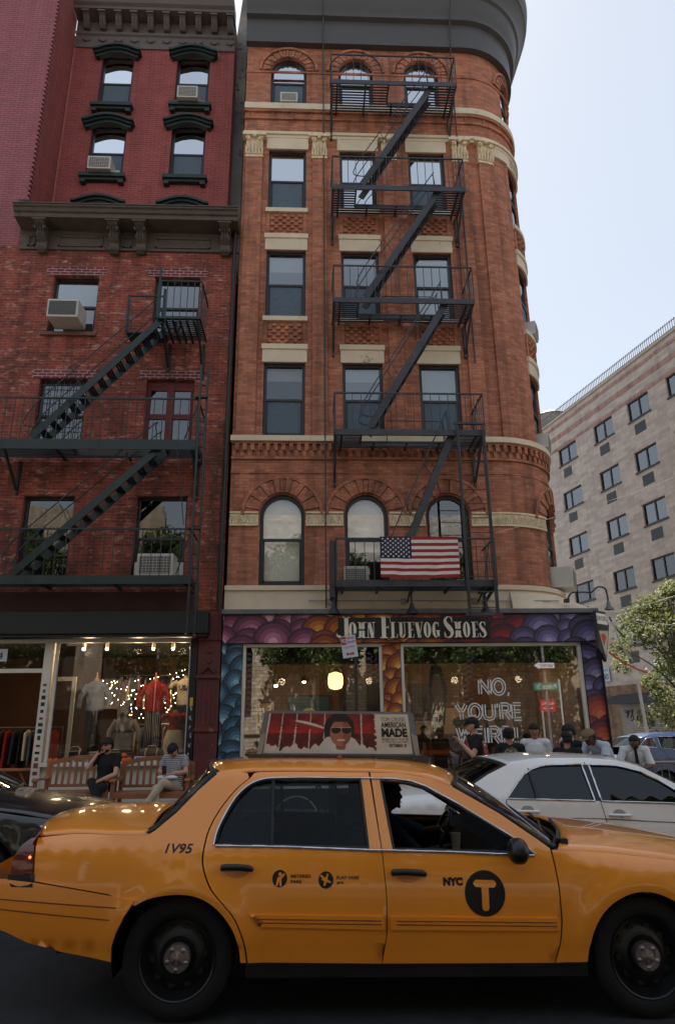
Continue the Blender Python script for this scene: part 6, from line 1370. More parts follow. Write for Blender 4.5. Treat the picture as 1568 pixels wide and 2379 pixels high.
# ================================================================= people
def skin_m(n, c): return mat('skin_'+n, c, .55, var=.06, sc=8)
SKD = skin_m('deep', srgb(100, 66, 52)); SKM = skin_m('brown', srgb(156, 108, 84)); SKL = skin_m('light', srgb(196, 146, 122))
def cloth(n, c, v=.12): return mat('cloth_'+n, c, .9, var=v, sc=7, bump=.25)
CB = cloth('black', srgb(20, 20, 22)); CW = cloth('white', srgb(214, 214, 216), .05); CLB = cloth('pale_blue', srgb(186, 196, 206), .06); CBE = cloth('beige', srgb(192, 172, 148)); CDN = cloth('dark_navy', srgb(22, 26, 34)); CDJ = cloth('dark_denim', srgb(38, 44, 58)); CTAN = cloth('tan', srgb(126, 104, 78)); SHOE = mat('dark_shoe', srgb(30, 26, 24), .5)
HAIR = mat('dark_hair', srgb(20, 15, 13), .75, var=.3, sc=30, bump=.5)
def etube(mb, P, A, lat, n=14):
    """limb or torso with an elliptical section: P points, A = (half width along lat, half depth)"""
    P = [Vector(p) for p in P]; V = []; F = []; lat = Vector(lat).normalized(); K_ = len(P)
    for i in range(K_):
        d = (P[min(i+1, K_-1)]-P[max(i-1, 0)]).normalized(); l = (lat-d*lat.dot(d)).normalized(); f = d.cross(l); a, b = A[i]
        V += [P[i]+l*a*cos(2*pi*k/n)+f*b*sin(2*pi*k/n) for k in range(n)]
    for i in range(K_-1):
        for k in range(n): F.append((i*n+k, i*n+(k+1) % n, (i+1)*n+(k+1) % n, (i+1)*n+k))
    F += [tuple(range(n))[::-1], tuple((K_-1)*n+k for k in range(n))]
    mb.add(V, F)
def blob(mb, name, M, parent, vox=.011, sm=4):
    o = mb.build(name, M, parent, smooth=180, weld=False)
    r = o.modifiers.new('merge', 'REMESH'); r.mode = 'VOXEL'; r.voxel_size = vox; r.use_smooth_shade = True
    s_ = o.modifiers.new('relax', 'SMOOTH'); s_.factor = .5; s_.iterations = sm; return o
STAND = dict(pel=(0, 0, .95), che=(0, .01, 1.27), nek=(0, .015, 1.47), hed=(0, -.015, 1.61), shL=(-.185, .01, 1.405), shR=(.185, .01, 1.405), elL=(-.25, .04, 1.13), elR=(.25, .04, 1.13), wrL=(-.25, -.05, .88), wrR=(.25, -.05, .88),
    hiL=(-.09, 0, .91), hiR=(.09, 0, .91), knL=(-.10, -.02, .50), knR=(.10, -.02, .50), anL=(-.11, .03, .09), anR=(.11, .03, .09), toL=(-.13, -.13, .035), toR=(.13, -.13, .035))
SIT = dict(pel=(0, .05, .52), che=(0, .08, .84), nek=(0, .07, 1.04), hed=(0, .03, 1.17), shL=(-.185, .08, .975), shR=(.185, .08, .975), elL=(-.24, .0, .72), elR=(.24, .0, .72), wrL=(-.10, -.22, .66), wrR=(.10, -.22, .66),
    hiL=(-.09, .0, .50), hiR=(.09, .0, .50), knL=(-.11, -.42, .50), knR=(.11, -.42, .50), anL=(-.11, -.46, .09), anR=(.11, -.46, .09), toL=(-.12, -.62, .035), toR=(.12, -.62, .035))
def person(label, loc, face, H=1.75, base_=STAND, sk=SKM, top=CB, bot=CDJ, sleeve=.55, hair='short', look=(0, -1, 0), pose=None, thin=1., shoe=SHOE, group=None, sl_m=None, beard=False):
    J = {k: Vector(v) for k, v in {**base_, **(pose or {})}.items()}; k_ = H/1.75
    t = thing('person', label, 'person', group); lat = (J['shR']-J['shL']).normalized()
    lk = Vector(look).normalized(); up = Vector((0, 0, 1)); up = (up-lk*up.dot(lk)).normalized(); rt = lk.cross(up); hc = J['hed']
    def hp(a, b, c): return hc+rt*a-(-lk)*0+lk*b+up*c       # head space: right, forward, up
    def torso(mb, e):
        mid = J['pel'].lerp(J['che'], .5); etube(mb, [J['pel']-(J['che']-J['pel'])*.22, J['pel'], mid, J['che'], J['che'].lerp(J['nek'], .55), J['che'].lerp(J['nek'], .82)], [(.12*thin+e, .09*thin+e), (.158*thin+e, .115*thin+e), (.142*thin+e, .105*thin+e), (.168*thin+e, .12*thin+e), (.15+e, .095+e), (.075+e, .065+e)], lat)
        for s_ in 'LR': mb.ball(J['sh'+s_], .062+e, 12, 8); mb.tube([J['sh'+s_], J['che'].lerp(J['nek'], .75)], [.058+e, .055+e], 10)
    def arm(mb, s_, e, to=1.):
        a, b, c = J['sh'+s_], J['el'+s_], J['wr'+s_]
        if to < 1: b2 = a.lerp(b, to/.55*.62) if to <= .55 else b; mb.tube([a, a.lerp(b2, .5), b2], [.056+e, .052+e*1.3, .049+e*1.6], 10); return
        mb.tube([a, a.lerp(b, .35), b], [.054+e, .050+e, .038+e], 10); mb.ball(b, .039+e, 8, 6); mb.tube([b, b.lerp(c, .3), c], [.040+e, .040+e, .026+e*.7], 10)
    def leg(mb, s_, e, fl=0):
        a, b, c = J['hi'+s_], J['kn'+s_], J['an'+s_]; mb.tube([a, a.lerp(b, .4), b], [.088+e, .080+e, .055+e], 12); mb.ball(b, .057+e, 10, 7); mb.tube([b, b.lerp(c, .3), c], [.055+e, .054+e, .036+e+fl], 12)
    mb = MB(); torso(mb, 0)
    for s_ in 'LR':
        arm(mb, s_, 0); leg(mb, s_, 0); a, c = J['el'+s_], J['wr'+s_]; d = (c-a).normalized(); sd = lat if abs(d.dot(lat)) < .8 else Vector((0, 1, 0)); sd = (sd-d*sd.dot(d)).normalized(); nr = d.cross(sd)
        etube(mb, [c, c+d*.03, c+d*.08], [(.026, .018), (.038, .016), (.040, .014)], sd, 10)
        for q, (o_, l_) in enumerate(((-.030, .062), (-.010, .074), (.010, .070), (.029, .055))): p = c+d*.078+sd*o_; mb.tube([p, p+d*l_*.5-nr*.010, p+d*l_-nr*.032], [.0095, .009, .0075], 6)
        p = c+d*.025+sd*(.032 if s_ == 'L' else -.032); mb.tube([p, p+d*.035+sd*(.025 if s_ == 'L' else -.025)-nr*.01, p+d*.065+sd*(.028 if s_ == 'L' else -.028)-nr*.02], [.013, .011, .009], 6)
        mb.tube([J['an'+s_], J['to'+s_]], [.04, .035], 8)
    mb.tube([J['che'].lerp(J['nek'], .7), J['nek'], hc-up*.05-lk*.01], [.062, .056, .054], 12)
    V0 = len(mb.V); mb.ball((0, 0, 0), (1, 1, 1), 20, 14)       # skull, pushed into jaw and face
    for i in range(V0, len(mb.V)):
        a, b, c = mb.V[i]; jaw = max(0, -c); x = a*(.076-.020*jaw*jaw); y = b*(.098-.012*jaw)-(-.008*jaw); z = c*(.118 if c < 0 else .105)
        if b > .3 and c < .1: y += .004
        mb.V[i] = tuple(hp(x, y, z))
    mb.tube([hp(0, .088, .018), hp(0, .108, -.018), hp(0, .094, -.030)], [.010, .014, .010], 8); mb.tube([hp(-.03, .088, .028), hp(.03, .088, .028)], .010, 6); mb.ball(hp(0, .082, -.088), .018, 8, 6); mb.tube([hp(-.02, .091, -.055), hp(.02, .091, -.055)], .008, 6)
    for s_ in (-1, 1): mb.ball(hp(s_*.078, -.005, -.005), (.010, .018, .030), 8, 6)
    body = blob(mb, 'body', sk, t, .0085, 2)
    e = MB()
    for s_ in (-1, 1): e.ball(hp(s_*.030, .088, .008), (.011, .006, .006), 8, 6)
    e.build('eyes', mat('dark_eye', srgb(24, 18, 16), .3), t); MB().tube([hp(-.022, .099, -.058), hp(0, .103, -.056), hp(.022, .099, -.058)], .0035, 5).build('mouth', mat('lip', srgb(96, 52, 46), .6), t)
    mb = MB(); torso(mb, .014)
    for s_ in 'LR': arm(mb, s_, .012, sleeve)
    blob(mb, 'shirt', top, t, .011, 3)
    mb = MB(); etube(mb, [J['pel']-(J['che']-J['pel'])*.25, J['pel'], J['pel'].lerp(J['che'], .25)], [(.13*thin, .10*thin), (.172*thin, .13*thin), (.158*thin, .12*thin)], lat)
    for s_ in 'LR': leg(mb, s_, .014, .012)
    blob(mb, 'trousers', bot, t, .012, 3)
    for s_ in 'LR':
        a, b = J['an'+s_], J['to'+s_]; mb = MB(); mb.tube([a+Vector((0, .03, -.04)) if base_ is STAND else a-(b-a)*.2+Vector((0, 0, -.03)), a.lerp(b, .45)+Vector((0, 0, -.012)), b], [.042, .046, .034], 10); mb.build('shoe', shoe, t, smooth=70)
    if hair:
        mb = MB(); V0 = len(mb.V); mb.ball((0, 0, 0), (1, 1, 1), 22, 14); keep = []
        vol = {'short': .010, 'full': .024, 'crop': .006}.get(hair, .01)
        for i in range(V0, len(mb.V)): a, b, c = mb.V[i]; mb.V[i] = tuple(hp(a*(.078+vol), b*(.100+vol)-.004, c*(.108+vol)+.006))
        hv = [(Vector(v)-hc) for v in mb.V]
        F = [f for f in mb.F if all((hv[i].dot(up) > .028 or (hv[i].dot(lk) < .012 and hv[i].dot(up) > -.055)) for i in f)]; mb.F = F; mb.M = [0]*len(F); mb.build('hair', HAIR, t, smooth=180, solid=-.012)
    if beard:
        mb = MB(); mb.ball((0, 0, 0), (1, 1, 1), 20, 12); mb.V = [tuple(hp(a*.068, b*.095+.006, c*.116-.004)) for a, b, c in mb.V]; hv = [(Vector(v)-hc) for v in mb.V]
        mb.F = [f for f in mb.F if all(hv[i].dot(up) < -.045 and hv[i].dot(lk) > -.02 for i in f)]; mb.M = [0]*len(mb.F); mb.build('beard', HAIR, t, smooth=180)
    t.location = loc; t.rotation_euler = (0, 0, R(face)); t.scale = (k_,)*3
    return t, J, hp
def cap(t, hp, M, back=False, brim=True):
    mb = MB(); mb.ball((0, 0, 0), (1, 1, 1), 20, 12); mb.F = [f for f in mb.F if all(mb.V[i][2] > -.05 for i in f)]; mb.M = [0]*len(mb.F); mb.V = [tuple(hp(a*.094, b*.116-.006, c*.092+.040)) for a, b, c in mb.V]
    c = mb.build('cap', M, t, smooth=180, solid=-.006); s_ = -1 if back else 1; P = [hp(.075*cos(a), s_*(.085+.085*sin(a)), .042-.012*sin(a)) for a in [pi*i/10 for i in range(11)]]
    MB().add(P, [tuple(range(11))]).build('brim', M, c, solid=.006); return c
def glasses(t, hp, M=None):
    mb = MB()
    for s_ in (-1, 1): mb.ball(hp(s_*.034, .101, .012), (.026, .006, .019) if False else (.024, .012, .018), 10, 7); mb.tube([hp(s_*.058, .092, .018), hp(s_*.08, 0, .012)], .003, 5)
    mb.tube([hp(-.02, .106, .018), hp(.02, .106, .018)], .003, 5); mb.build('sunglasses', M or FRM, t, smooth=60)
GPS = 'people standing by the shoe shop corner'
t, J, hp = person('person in black cap facing left with a red sling bag', (2.62, 11.3, swz(2.6, 11.3)), -82, 1.70, sk=SKL, top=CB, bot=CB, hair='short', look=(0, -1, -.1), pose=dict(elR=(.24, -.12, 1.15), wrR=(.12, -.28, 1.36), elL=(-.25, .06, 1.13)))
cap(t, hp, CB); mb = MB(); mb.tube([(-.12, .16, 1.34), (-.02, .17, 1.18), (.12, .15, 1.00)], [.035, .06, .045], 10); b_ = mb.build('sling_bag', mat('red_nylon', srgb(170, 30, 34), .5), t, smooth=60); q = MB(); put_text(q, 'Supreme', .17, .045, lambda a, b: (.02+a*.6-b*.3, .236, 1.17-a*.75+b), bold=.02); q.build('lettering', SG, b_, fix=True)
MB().tube([(-.12, .15, 1.34), (-.17, .05, 1.46), (-.02, -.12, 1.38), (.17, -.12, 1.12), (.14, .12, 1.0)], .014, 6).build('strap', MATS['red_nylon'], b_, smooth=60)
t, J, hp = person('person in backwards black cap seen from behind wearing a patterned camouflage backpack', (3.10, 11.0, swz(3.1, 11)), 168, 1.55, sk=SKM, top=CB, bot=CDJ, look=(-.35, -1, 0), thin=1.15); cap(t, hp, CB, True)
CAMO = mat('camouflage_cloth', srgb(120, 108, 88), .9, var=.2, col2=srgb(44, 40, 32), thr=.5, sc2=12); mb = MB(); mb.ball((0, .19, 1.20), (.15, .095, .22), 16, 12); bp_ = mb.build('backpack', CAMO, t, smooth=60); MB().ball((0, .26, 1.12), (.11, .05, .10), 12, 8).build('pocket', CAMO, bp_, smooth=60)
t, J, hp = person('person in plain white tee with short dark hair facing the camera', (3.66, 11.5, swz(3.66, 11.5)), -18, 1.62, sk=SKM, top=CW, bot=CDJ, hair='crop', look=(.12, -1, -.12), sleeve=.6)
t, J, hp = person('person in black cap with pink and white headphones', (3.90, 10.75, swz(3.9, 10.75)), 152, 1.50, sk=SKM, top=CB, bot=CDJ, look=(.8, -1, 0), thin=1.2, beard=True); cap(t, hp, CB)
mb = MB(); mb.tube([hp(.098*cos(a), -.01, .11*sin(a)+.01) for a in [pi*i/12 for i in range(13)]], .008, 6); [mb.ball(hp(s_*.098, -.01, -.005), (.03, .03, .034), 12, 8) for s_ in (-1, 1)]; mb.build('headphones', mat('pink_white_plastic', srgb(214, 180, 176), .4), t, smooth=60)
t, J, hp = person('person in dark tee and sunglasses with thick dark hair, facing left', (4.22, 11.45, swz(4.22, 11.45)), -70, 1.60, sk=SKL, top=CDN, bot=CDJ, hair='full', look=(0, -1, -.1)); glasses(t, hp)
LEAN = dict(che=(0, -.16, 1.22), nek=(0, -.32, 1.36), hed=(0, -.42, 1.43), shL=(-.185, -.28, 1.30), shR=(.185, -.28, 1.30), elL=(-.24, -.40, 1.05), elR=(.24, -.40, 1.05), wrL=(-.05, -.52, 1.02), wrR=(.05, -.52, 1.02))
t, J, hp = person('person leaning forward in pale blue shirt and tan cap', (4.72, 11.2, swz(4.72, 11.2)), -62, 1.72, sk=SKD, top=CLB, bot=CDJ, pose=LEAN, look=(0, -1, -.5)); cap(t, hp, CTAN)
LEAN2 = {k: (v[0], v[1]*.55, v[2]+.06) for k, v in LEAN.items()}
t, J, hp = person('person in white short sleeved shirt and black tie leaning on the steel barrier', (5.17, 11.35, swz(5.17, 11.35)), -12, 1.56, sk=SKD, top=CW, bot=CDN, pose={**LEAN2, 'elL': (-.3, -.2, 1.12), 'wrL': (-.08, -.34, 1.08), 'wrR': (.1, -.36, 1.08)}, look=(-.8, -1, -.05), hair='crop', beard=True, sleeve=.6)
MB().add([(-.02, -.235, 1.40), (.02, -.235, 1.40), (.032, -.275, 1.12), (0, -.275, 1.07), (-.032, -.275, 1.12)], [(0, 1, 2, 3, 4)]).build('tie', CB, t, solid=.012)
# seated on the benches
gzb = swz(-3.6, 12.9)
PS = dict(knL=(-.02, -.43, .60), anL=(.22, -.60, .28), toL=(.26, -.72, .20), knR=(.13, -.42, .50), wrL=(-.16, -.02, 1.02), elL=(-.27, -.12, .80), wrR=(.05, -.34, .60), elR=(.24, -.08, .70), hed=(0, .01, 1.17))
t, J, hp = person('person in black sitting cross legged on the left bench, phone at ear', (-3.52, 12.80, gzb), -10, 1.72, SIT, sk=SKL, top=CB, bot=CB, pose=PS, hair='full', look=(-.1, -1, -.02), beard=True); glasses(t, hp)
MB().box(-.125, -.11, -.06, .0, 1.06, 1.19).build('phone', FRM, t)
STRP, tt, bb = base('striped_cloth'); MATS['striped_cloth'] = STRP; tc_ = N(tt, 'ShaderNodeTexCoord'); sx_ = N(tt, 'ShaderNodeSeparateXYZ'); tt.links.new(tc_.outputs['Object'], sx_.inputs[0]); ml = N(tt, 'ShaderNodeMath', operation='MULTIPLY'); ml.inputs[1].default_value = 30; tt.links.new(sx_.outputs[2], ml.inputs[0]); fr_ = N(tt, 'ShaderNodeMath', operation='FRACT'); tt.links.new(ml.outputs[0], fr_.inputs[0]); tt.links.new(ramp(tt, fr_.outputs[0], [(.42, srgb(206, 204, 204)), (.5, srgb(40, 44, 66))]), bb.inputs['Base Color']); bb.inputs['Roughness'].default_value = .9
PS2 = dict(knR=(.02, -.42, .60), anR=(-.20, -.55, .26), toR=(-.28, -.66, .20), knL=(-.12, -.40, .50), wrL=(-.07, -.22, .74), wrR=(.08, -.24, .74), elL=(-.26, .0, .76), elR=(.26, .0, .76), hed=(0, -.05, 1.13), nek=(0, .05, 1.03), anL=(-.08, -.44, .09))
t, J, hp = person('person in striped tee and beige trousers sitting on the right bench', (-2.36, 12.85, swz(-2.4, 12.9)), -14, 1.68, SIT, sk=SKL, top=STRP, bot=CBE, pose=PS2, hair='short', look=(0, -1, -.75), beard=True); glasses(t, hp)
MB().box(-.04, .04, -.36, -.35, .73, .87).build('phone', FRM, t); MB().ball((.02, -.26, .68), (.20, .10, .04), 12, 8).build('folded_cloth', CW, t, smooth=60)
# driver
PD = dict(SIT); dv = dict(elR=(.26, -.26, .84), wrR=(.12, -.52, .90), elL=(-.24, -.16, .74), wrL=(-.10, -.40, .78))
t, J, hp = person('person driving the taxi in a dark shirt with one arm on the wheel', (.70, 6.10, -.03), 90, 1.72, SIT, sk=SKD, top=cloth('slate', srgb(48, 58, 70)), bot=CB, pose=dv, hair='crop', look=(0, -1, 0), sleeve=.6)
# ================================================================= benches
WOOD = mat('bench_teak', srgb(150, 96, 62), .65, var=.22, sc=5, bump=.2)
def bench(x0, x1, yb, z, label):
    t = thing('park_bench', label, 'bench', 'wooden benches outside the clothes shop'); L_ = x1-x0; yf = yb-.52
    for i in range(4): MB().box(x0+.03, x1-.03, yf+.02+i*.12, yf+.12+i*.12, z+.395, z+.42).build('seat_slat', WOOD, t, bevel=.005)
    MB().box(x0+.06, x1-.06, yf, yf+.025, z+.32, z+.40).build('seat_rail', WOOD, t, bevel=.005)
    mb = MB(); P = [(x0+.02+(L_-.04)*i/16, z+.80+.11*sin(pi*i/16)) for i in range(17)]; mb.prism(P+[(a, b+.075) for a, b in P[::-1]], lambda a, b, d: (a, yb+.055+d, b), 0, .035); mb.box(x0+.03, x1-.03, yb+.01, yb+.04, z+.46, z+.51).build('backrest', WOOD, t, bevel=.006)
    n = 11
    for i in range(n): x = x0+.09+(L_-.18)*i/(n-1); MB().bar((x, yb+.02, z+.50), (x, yb+.065, z+.81+.10*sin(pi*(x-x0)/L_)), .045, .014).build('back_slat', WOOD, t)
    for x in (x0, x1-.06):
        MB().box(x, x+.06, yf, yf+.06, z, z+.60).build('leg', WOOD, t, bevel=.006); MB().bar((x+.03, yb+.02, z), (x+.03, yb+.075, z+.86), .06, .06).build('leg', WOOD, t, bevel=.006)
        MB().prism(catmull([(yf-.04, z+.61), (yf+.1, z+.635), (yb-.1, z+.61), (yb+.04, z+.65)], 4, False)+[(yb+.04, z+.615), (yb-.1, z+.58), (yf+.1, z+.60), (yf-.04, z+.585)], lambda a, b, d: (x+.03+d, a, b), -.045, .045).build('armrest', WOOD, t, bevel=.006)
    rebase(t, ((x0+x1)/2, yb-.2, z))
bench(-4.62, -3.37, 13.05, swz(-4, 12.9), 'wooden slatted bench on the left, nearest the white door post'); bench(-3.33, -2.02, 13.05, swz(-2.7, 12.9), 'wooden slatted bench on the right, nearest the red iron column')
# steel crowd barrier
t = thing('crowd_barrier', 'galvanised steel crowd barrier at the street corner', 'barrier')
MB().tube([(-1.1, 0, .15), (-1.1, 0, .98), (-1.0, 0, 1.06), (1.0, 0, 1.06), (1.1, 0, .98), (1.1, 0, .15)], .02, 8).tube([(-1.1, 0, .2), (1.1, 0, .2)], .015, 6).build('frame', POL, t, smooth=50)
for i in range(17): MB().tube([(-1.0+i*.125, 0, .2), (-1.0+i*.125, 0, 1.05)], .008, 6).build('bar', POL, t)
for s_ in (-.8, .8): MB().tube([(s_, -.28, .02), (s_, 0, .15), (s_, .28, .02)], .016, 6).build('foot', POL, t)
t.location = (6.6, 11.9, swz(6.6, 11.9)-.05); t.rotation_euler = (0, 0, R(3))
# bicycle seen through the taxi's rear window
t = thing('bicycle', 'black bicycle with pale rims standing behind the taxi', 'bicycle')
for x in (-.52, .52):
    w2 = MB().tube([(x+.33*cos(a), 0, .34+.33*sin(a)) for a in [2*pi*i/32 for i in range(32)]], .017, 6, True).build('wheel', RUB, t, smooth=60); MB().tube([(x+.305*cos(a), 0, .34+.305*sin(a)) for a in [2*pi*i/32 for i in range(32)]], .010, 6, True).build('rim', WHITEP, w2, smooth=60)
    mb = MB()
    for i in range(16): mb.tube([(x, 0, .34), (x+.3*cos(i*pi/8), 0, .34+.3*sin(i*pi/8))], .0015, 3)
    mb.build('spokes', POL, w2)
mb = MB()
for a, b in (((-.52, 0, .34), (-.08, 0, .30)), ((-.52, 0, .34), (-.2, 0, .80)), ((-.08, 0, .30), (-.22, 0, .90)), ((-.08, 0, .30), (.36, 0, .80)), ((-.2, 0, .80), (.34, 0, .84)), ((.33, 0, .92), (.52, 0, .34))): mb.tube([a, b], .015, 6)
mb.build('frame', FRM, t); MB().ball((-.24, 0, .93), (.13, .06, .03), 10, 6).build('saddle', FRM, t, smooth=60); MB().tube([(.33, -.26, 1.0), (.31, 0, .98), (.33, .26, 1.0)], .014, 6).build('handlebar', FRM, t)
t.location = (.35, 10.15, swz(.2, 10.2)); t.rotation_euler = (0, 0, R(12))
# red and white striped pole at the far kerb
t = thing('striped_pole', 'thin leaning pole painted white above and red below beside the blue car', 'pole'); MB().tube([(0, 0, 0), (-.07, 0, 1.5)], .05, 8).build('red_part', mat('pole_red', srgb(180, 44, 40), .6), t); MB().tube([(-.07, 0, 1.5), (-.14, 0, 3.0)], .05, 8).build('white_part', WHITEP, t); t.location = (8.95+1.4, 21.4, gz(10)+.1)
# ================================================================= inside the clothes shop
cs = thing('clothes_shop_room', 'dim warm interior of the clothes shop behind the big window', 'room')
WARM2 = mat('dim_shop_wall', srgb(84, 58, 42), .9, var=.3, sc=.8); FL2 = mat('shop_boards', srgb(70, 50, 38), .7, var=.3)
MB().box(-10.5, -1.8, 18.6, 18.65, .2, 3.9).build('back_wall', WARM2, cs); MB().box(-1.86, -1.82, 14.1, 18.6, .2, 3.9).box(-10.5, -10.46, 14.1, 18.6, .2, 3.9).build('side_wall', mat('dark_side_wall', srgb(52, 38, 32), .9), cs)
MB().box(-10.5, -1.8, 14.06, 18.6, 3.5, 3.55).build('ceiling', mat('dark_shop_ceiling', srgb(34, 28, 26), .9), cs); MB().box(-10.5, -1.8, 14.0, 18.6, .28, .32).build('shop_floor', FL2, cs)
MB().box(-4.9, -2.35, 14.06, 14.75, .9, 1.06).build('display_shelf', WHITEP, cs); rebase(cs, (-6, 14.2, .3))
def garment(parent, name, M, x, y, z0, z1, w0, w1, d=.1, sleeves=0, sm=None):
    mb = MB(); h = z1-z0; etube(mb, [(x, y, z0), (x, y, z0+h*.4), (x, y, z0+h*.8), (x, y, z0+h*.93), (x, y, z1)], [(w0, d), (w0*.92, d*.9), (w1, d), (w1*.72, d*.75), (.06, .055)], (1, 0, 0))
    if sleeves:
        for s_ in (-1, 1): mb.tube([(x+s_*w1*.85, y, z1-h*.14), (x+s_*(w1+.10), y-.02, z1-h*(.14+.35*sleeves)), (x+s_*(w1+.11), y-.05, z1-h*(.14+.72*sleeves))], [.062, .055, .05], 10)
    return blob(mb, name, M, parent, .013, 3)
MANQ = mat('mannequin_cream', srgb(186, 164, 140), .6)
def mannequin(label, x, y, z0, z1, M, w0=.17, w1=.19, sl=1., bot=None, zb=None, knob=True, bw=.12, skirt=False):
    t = thing('mannequin', label, 'mannequin', 'mannequins in the clothes shop window')
    garment(t, 'top', M, x, y, z0, z1, w0, w1, .11, sl)
    mb = MB().tube([(x, y, z1-.04), (x, y, z1+.05)], [.05, .045], 12)
    if knob: mb.lathe([(.02, .05), (.03, .07), (.018, .10), (.012, .17), (0, .18)], (x, y, z1), 'z', 12)
    mb.tube([(x, y, .35), (x, y, z0)], .018, 6); mb.build('stand', MANQ if not knob else mat('mannequin_wood', srgb(170, 110, 70), .6), t, smooth=60)
    if bot:
        mb = MB()
        if skirt: mb.lathe([(.15, z0+.04), (.20, z0-.1), (.235, zb)], (x, y, 0), 'z', 24)
        else:
            for s_ in (-1, 1): mb.tube([(x+s_*.07, y, z0+.04), (x+s_*.085, y, (z0+zb)/2), (x+s_*.09, y, zb)], [.095, .085, .08], 12)
        mb.build('bottoms', bot, t, smooth=60)
    rebase(t, (x, y, .3)); return t
DEN = cloth('denim', srgb(80, 98, 120), .25); GRY = cloth('grey_knit', srgb(142, 134, 130)); REDK = cloth('red_knit', srgb(140, 30, 26)); CRM = cloth('cream_tee', srgb(200, 188, 170))
PIN, tt, bb = base('pinstripe'); MATS['pinstripe'] = PIN; tc_ = N(tt, 'ShaderNodeTexCoord'); sx_ = N(tt, 'ShaderNodeSeparateXYZ'); tt.links.new(tc_.outputs['Object'], sx_.inputs[0]); ml = N(tt, 'ShaderNodeMath', operation='MULTIPLY'); ml.inputs[1].default_value = 28; tt.links.new(sx_.outputs[0], ml.inputs[0]); fr_ = N(tt, 'ShaderNodeMath', operation='FRACT'); tt.links.new(ml.outputs[0], fr_.inputs[0]); tt.links.new(ramp(tt, fr_.outputs[0], [(.72, srgb(24, 24, 28)), (.8, srgb(190, 184, 176))]), bb.inputs['Base Color'])
mannequin('headless mannequin in a denim jacket and black trousers', -4.48, 15.1, 2.05, 2.68, DEN, .19, .2, 1.1, CB, 1.1)
mannequin('headless mannequin in a long sleeved red sweater and pinstripe trousers', -3.22, 15.0, 2.02, 2.66, REDK, .19, .19, 1.0, PIN, 1.05)
m3 = mannequin('headless mannequin in a grey sweater with a dark band and a hat', -3.72, 14.7, 1.28, 1.95, GRY, .2, .19, .9, CDJ, .9, False)
MB().box(-.205, .205, -.125, .125, .34+.98, .40+.98).map(lambda a, b, c: (a*.97, b, c)).build('dark_band', CB, m3, bevel=.03); MB().lathe([(0, .16), (.09, .15), (.11, .03), (.17, .0), (.11, .02)], (0, 0, 1.68), 'z', 20).build('hat', CB, m3, smooth=60)
mu = mannequin('headless mannequin in a cream tee lettered USA at the right of the shop window', -2.62, 15.2, 2.15, 2.72, CRM, .19, .2, .35, CDJ, 1.4, False)
q = MB(); put_text(q, 'USA', .24, .10, lambda a, b: (a, -.118, 2.22+b), bold=.03); q.build('lettering', FRM, mu, fix=True)
mannequin('small mannequin in a red cropped tee and cream skirt', -2.66, 14.45, 1.62, 2.0, REDK, .12, .14, .3, CRM, 1.2, False, skirt=True)
def bag(x, y, z, M, label, l=.42):
    t = thing('duffel_bag', label, 'bag', 'duffel bags on the shop window shelf'); mb = MB(); mb.lathe([(0, -l/2-.01), (.10, -l/2), (.125, -l/2+.03), (.13, 0), (.125, l/2-.03), (.10, l/2), (0, l/2+.01)], (0, 0, .13), 'x', 20); mb.build('body', M, t, smooth=50)
    for s_ in (-.11, .11): MB().tube([(s_+.0, -.135*cos(a), .13-.135*cos(a+pi/2)*1.0) for a in [-1.3+2.6*i/10 for i in range(11)]], .014, 5).build('strap', WHITEP, t)
    MB().tube([(-.11, -.05, .25), (-.06, -.05, .31), (.06, -.05, .31), (.11, -.05, .25)], .010, 6).build('handle', WHITEP, t); t.location = (x, y, z); return t
bag(-4.55, 14.38, 1.06, CB, 'black duffel bag with white straps on the window shelf'); bag(-3.06, 14.38, 1.06, cloth('grey_canvas', srgb(108, 104, 104)), 'grey duffel bag with white straps on the window shelf', .5)
def stack(x, y, z, n, cols_, label, w_=.24):
    t = thing('folded_clothes', label, 'clothes', 'stacks of folded clothes on the window shelf')
    for i in range(n): MB().box(x-w_/2+random.uniform(-.008, .008), x+w_/2, y-.14, y+.1, z+i*.036, z+i*.036+.031).build('folded_top', cols_[i % len(cols_)], t, bevel=.013)
    rebase(t, (x, y, z))
stack(-4.12, 14.35, 1.06, 6, [CW, cloth('cream', srgb(200, 190, 172))], 'stack of white folded tops between the bags'); stack(-3.55, 14.35, 1.06, 7, [cloth('blue_grey', srgb(104, 110, 126)), GRY], 'stack of grey and blue folded tops near the middle of the shelf'); stack(-3.80, 14.45, 1.06, 7, [STRP, CRM], 'narrow stack of striped folded tops behind the seated man', .16)
ORG = mat('pumpkin_orange', srgb(210, 98, 30), .5, var=.15)
for k, (x, z) in enumerate(((-4.98+.12, 1.09), (-4.86+.10, 1.09), (-4.62, 1.09), (-3.60, 1.09), (-3.50, 1.17), (-3.40, 1.09), (-3.48, 1.085))):
    mb = MB(); V0 = 0; mb.ball((0, 0, .04), (.06, .06, .045), 20, 9); mb.V = [(a*(1-.06*abs(sin(4*atan2(b, a)))), b*(1-.06*abs(sin(4*atan2(b, a)))), c) for a, b, c in mb.V]; mb.tube([(0, 0, .08), (.005, 0, .105)], .008, 5)
    o = mb.build('pumpkin', ORG, smooth=60); o.location = (x, 13.93 if k not in (4,) else 13.95, z); tag(o, ['small orange pumpkin at the left end of the shop sill', 'small orange pumpkin second from the left on the shop sill', 'small orange pumpkin behind the left bench', 'small orange pumpkin left in the group between the two benches', 'small orange pumpkin on top of the group between the benches', 'small orange pumpkin right in the group between the two benches', 'small orange pumpkin in the middle of the group between benches'][k], 'pumpkin', 'pumpkins on the shop sill')
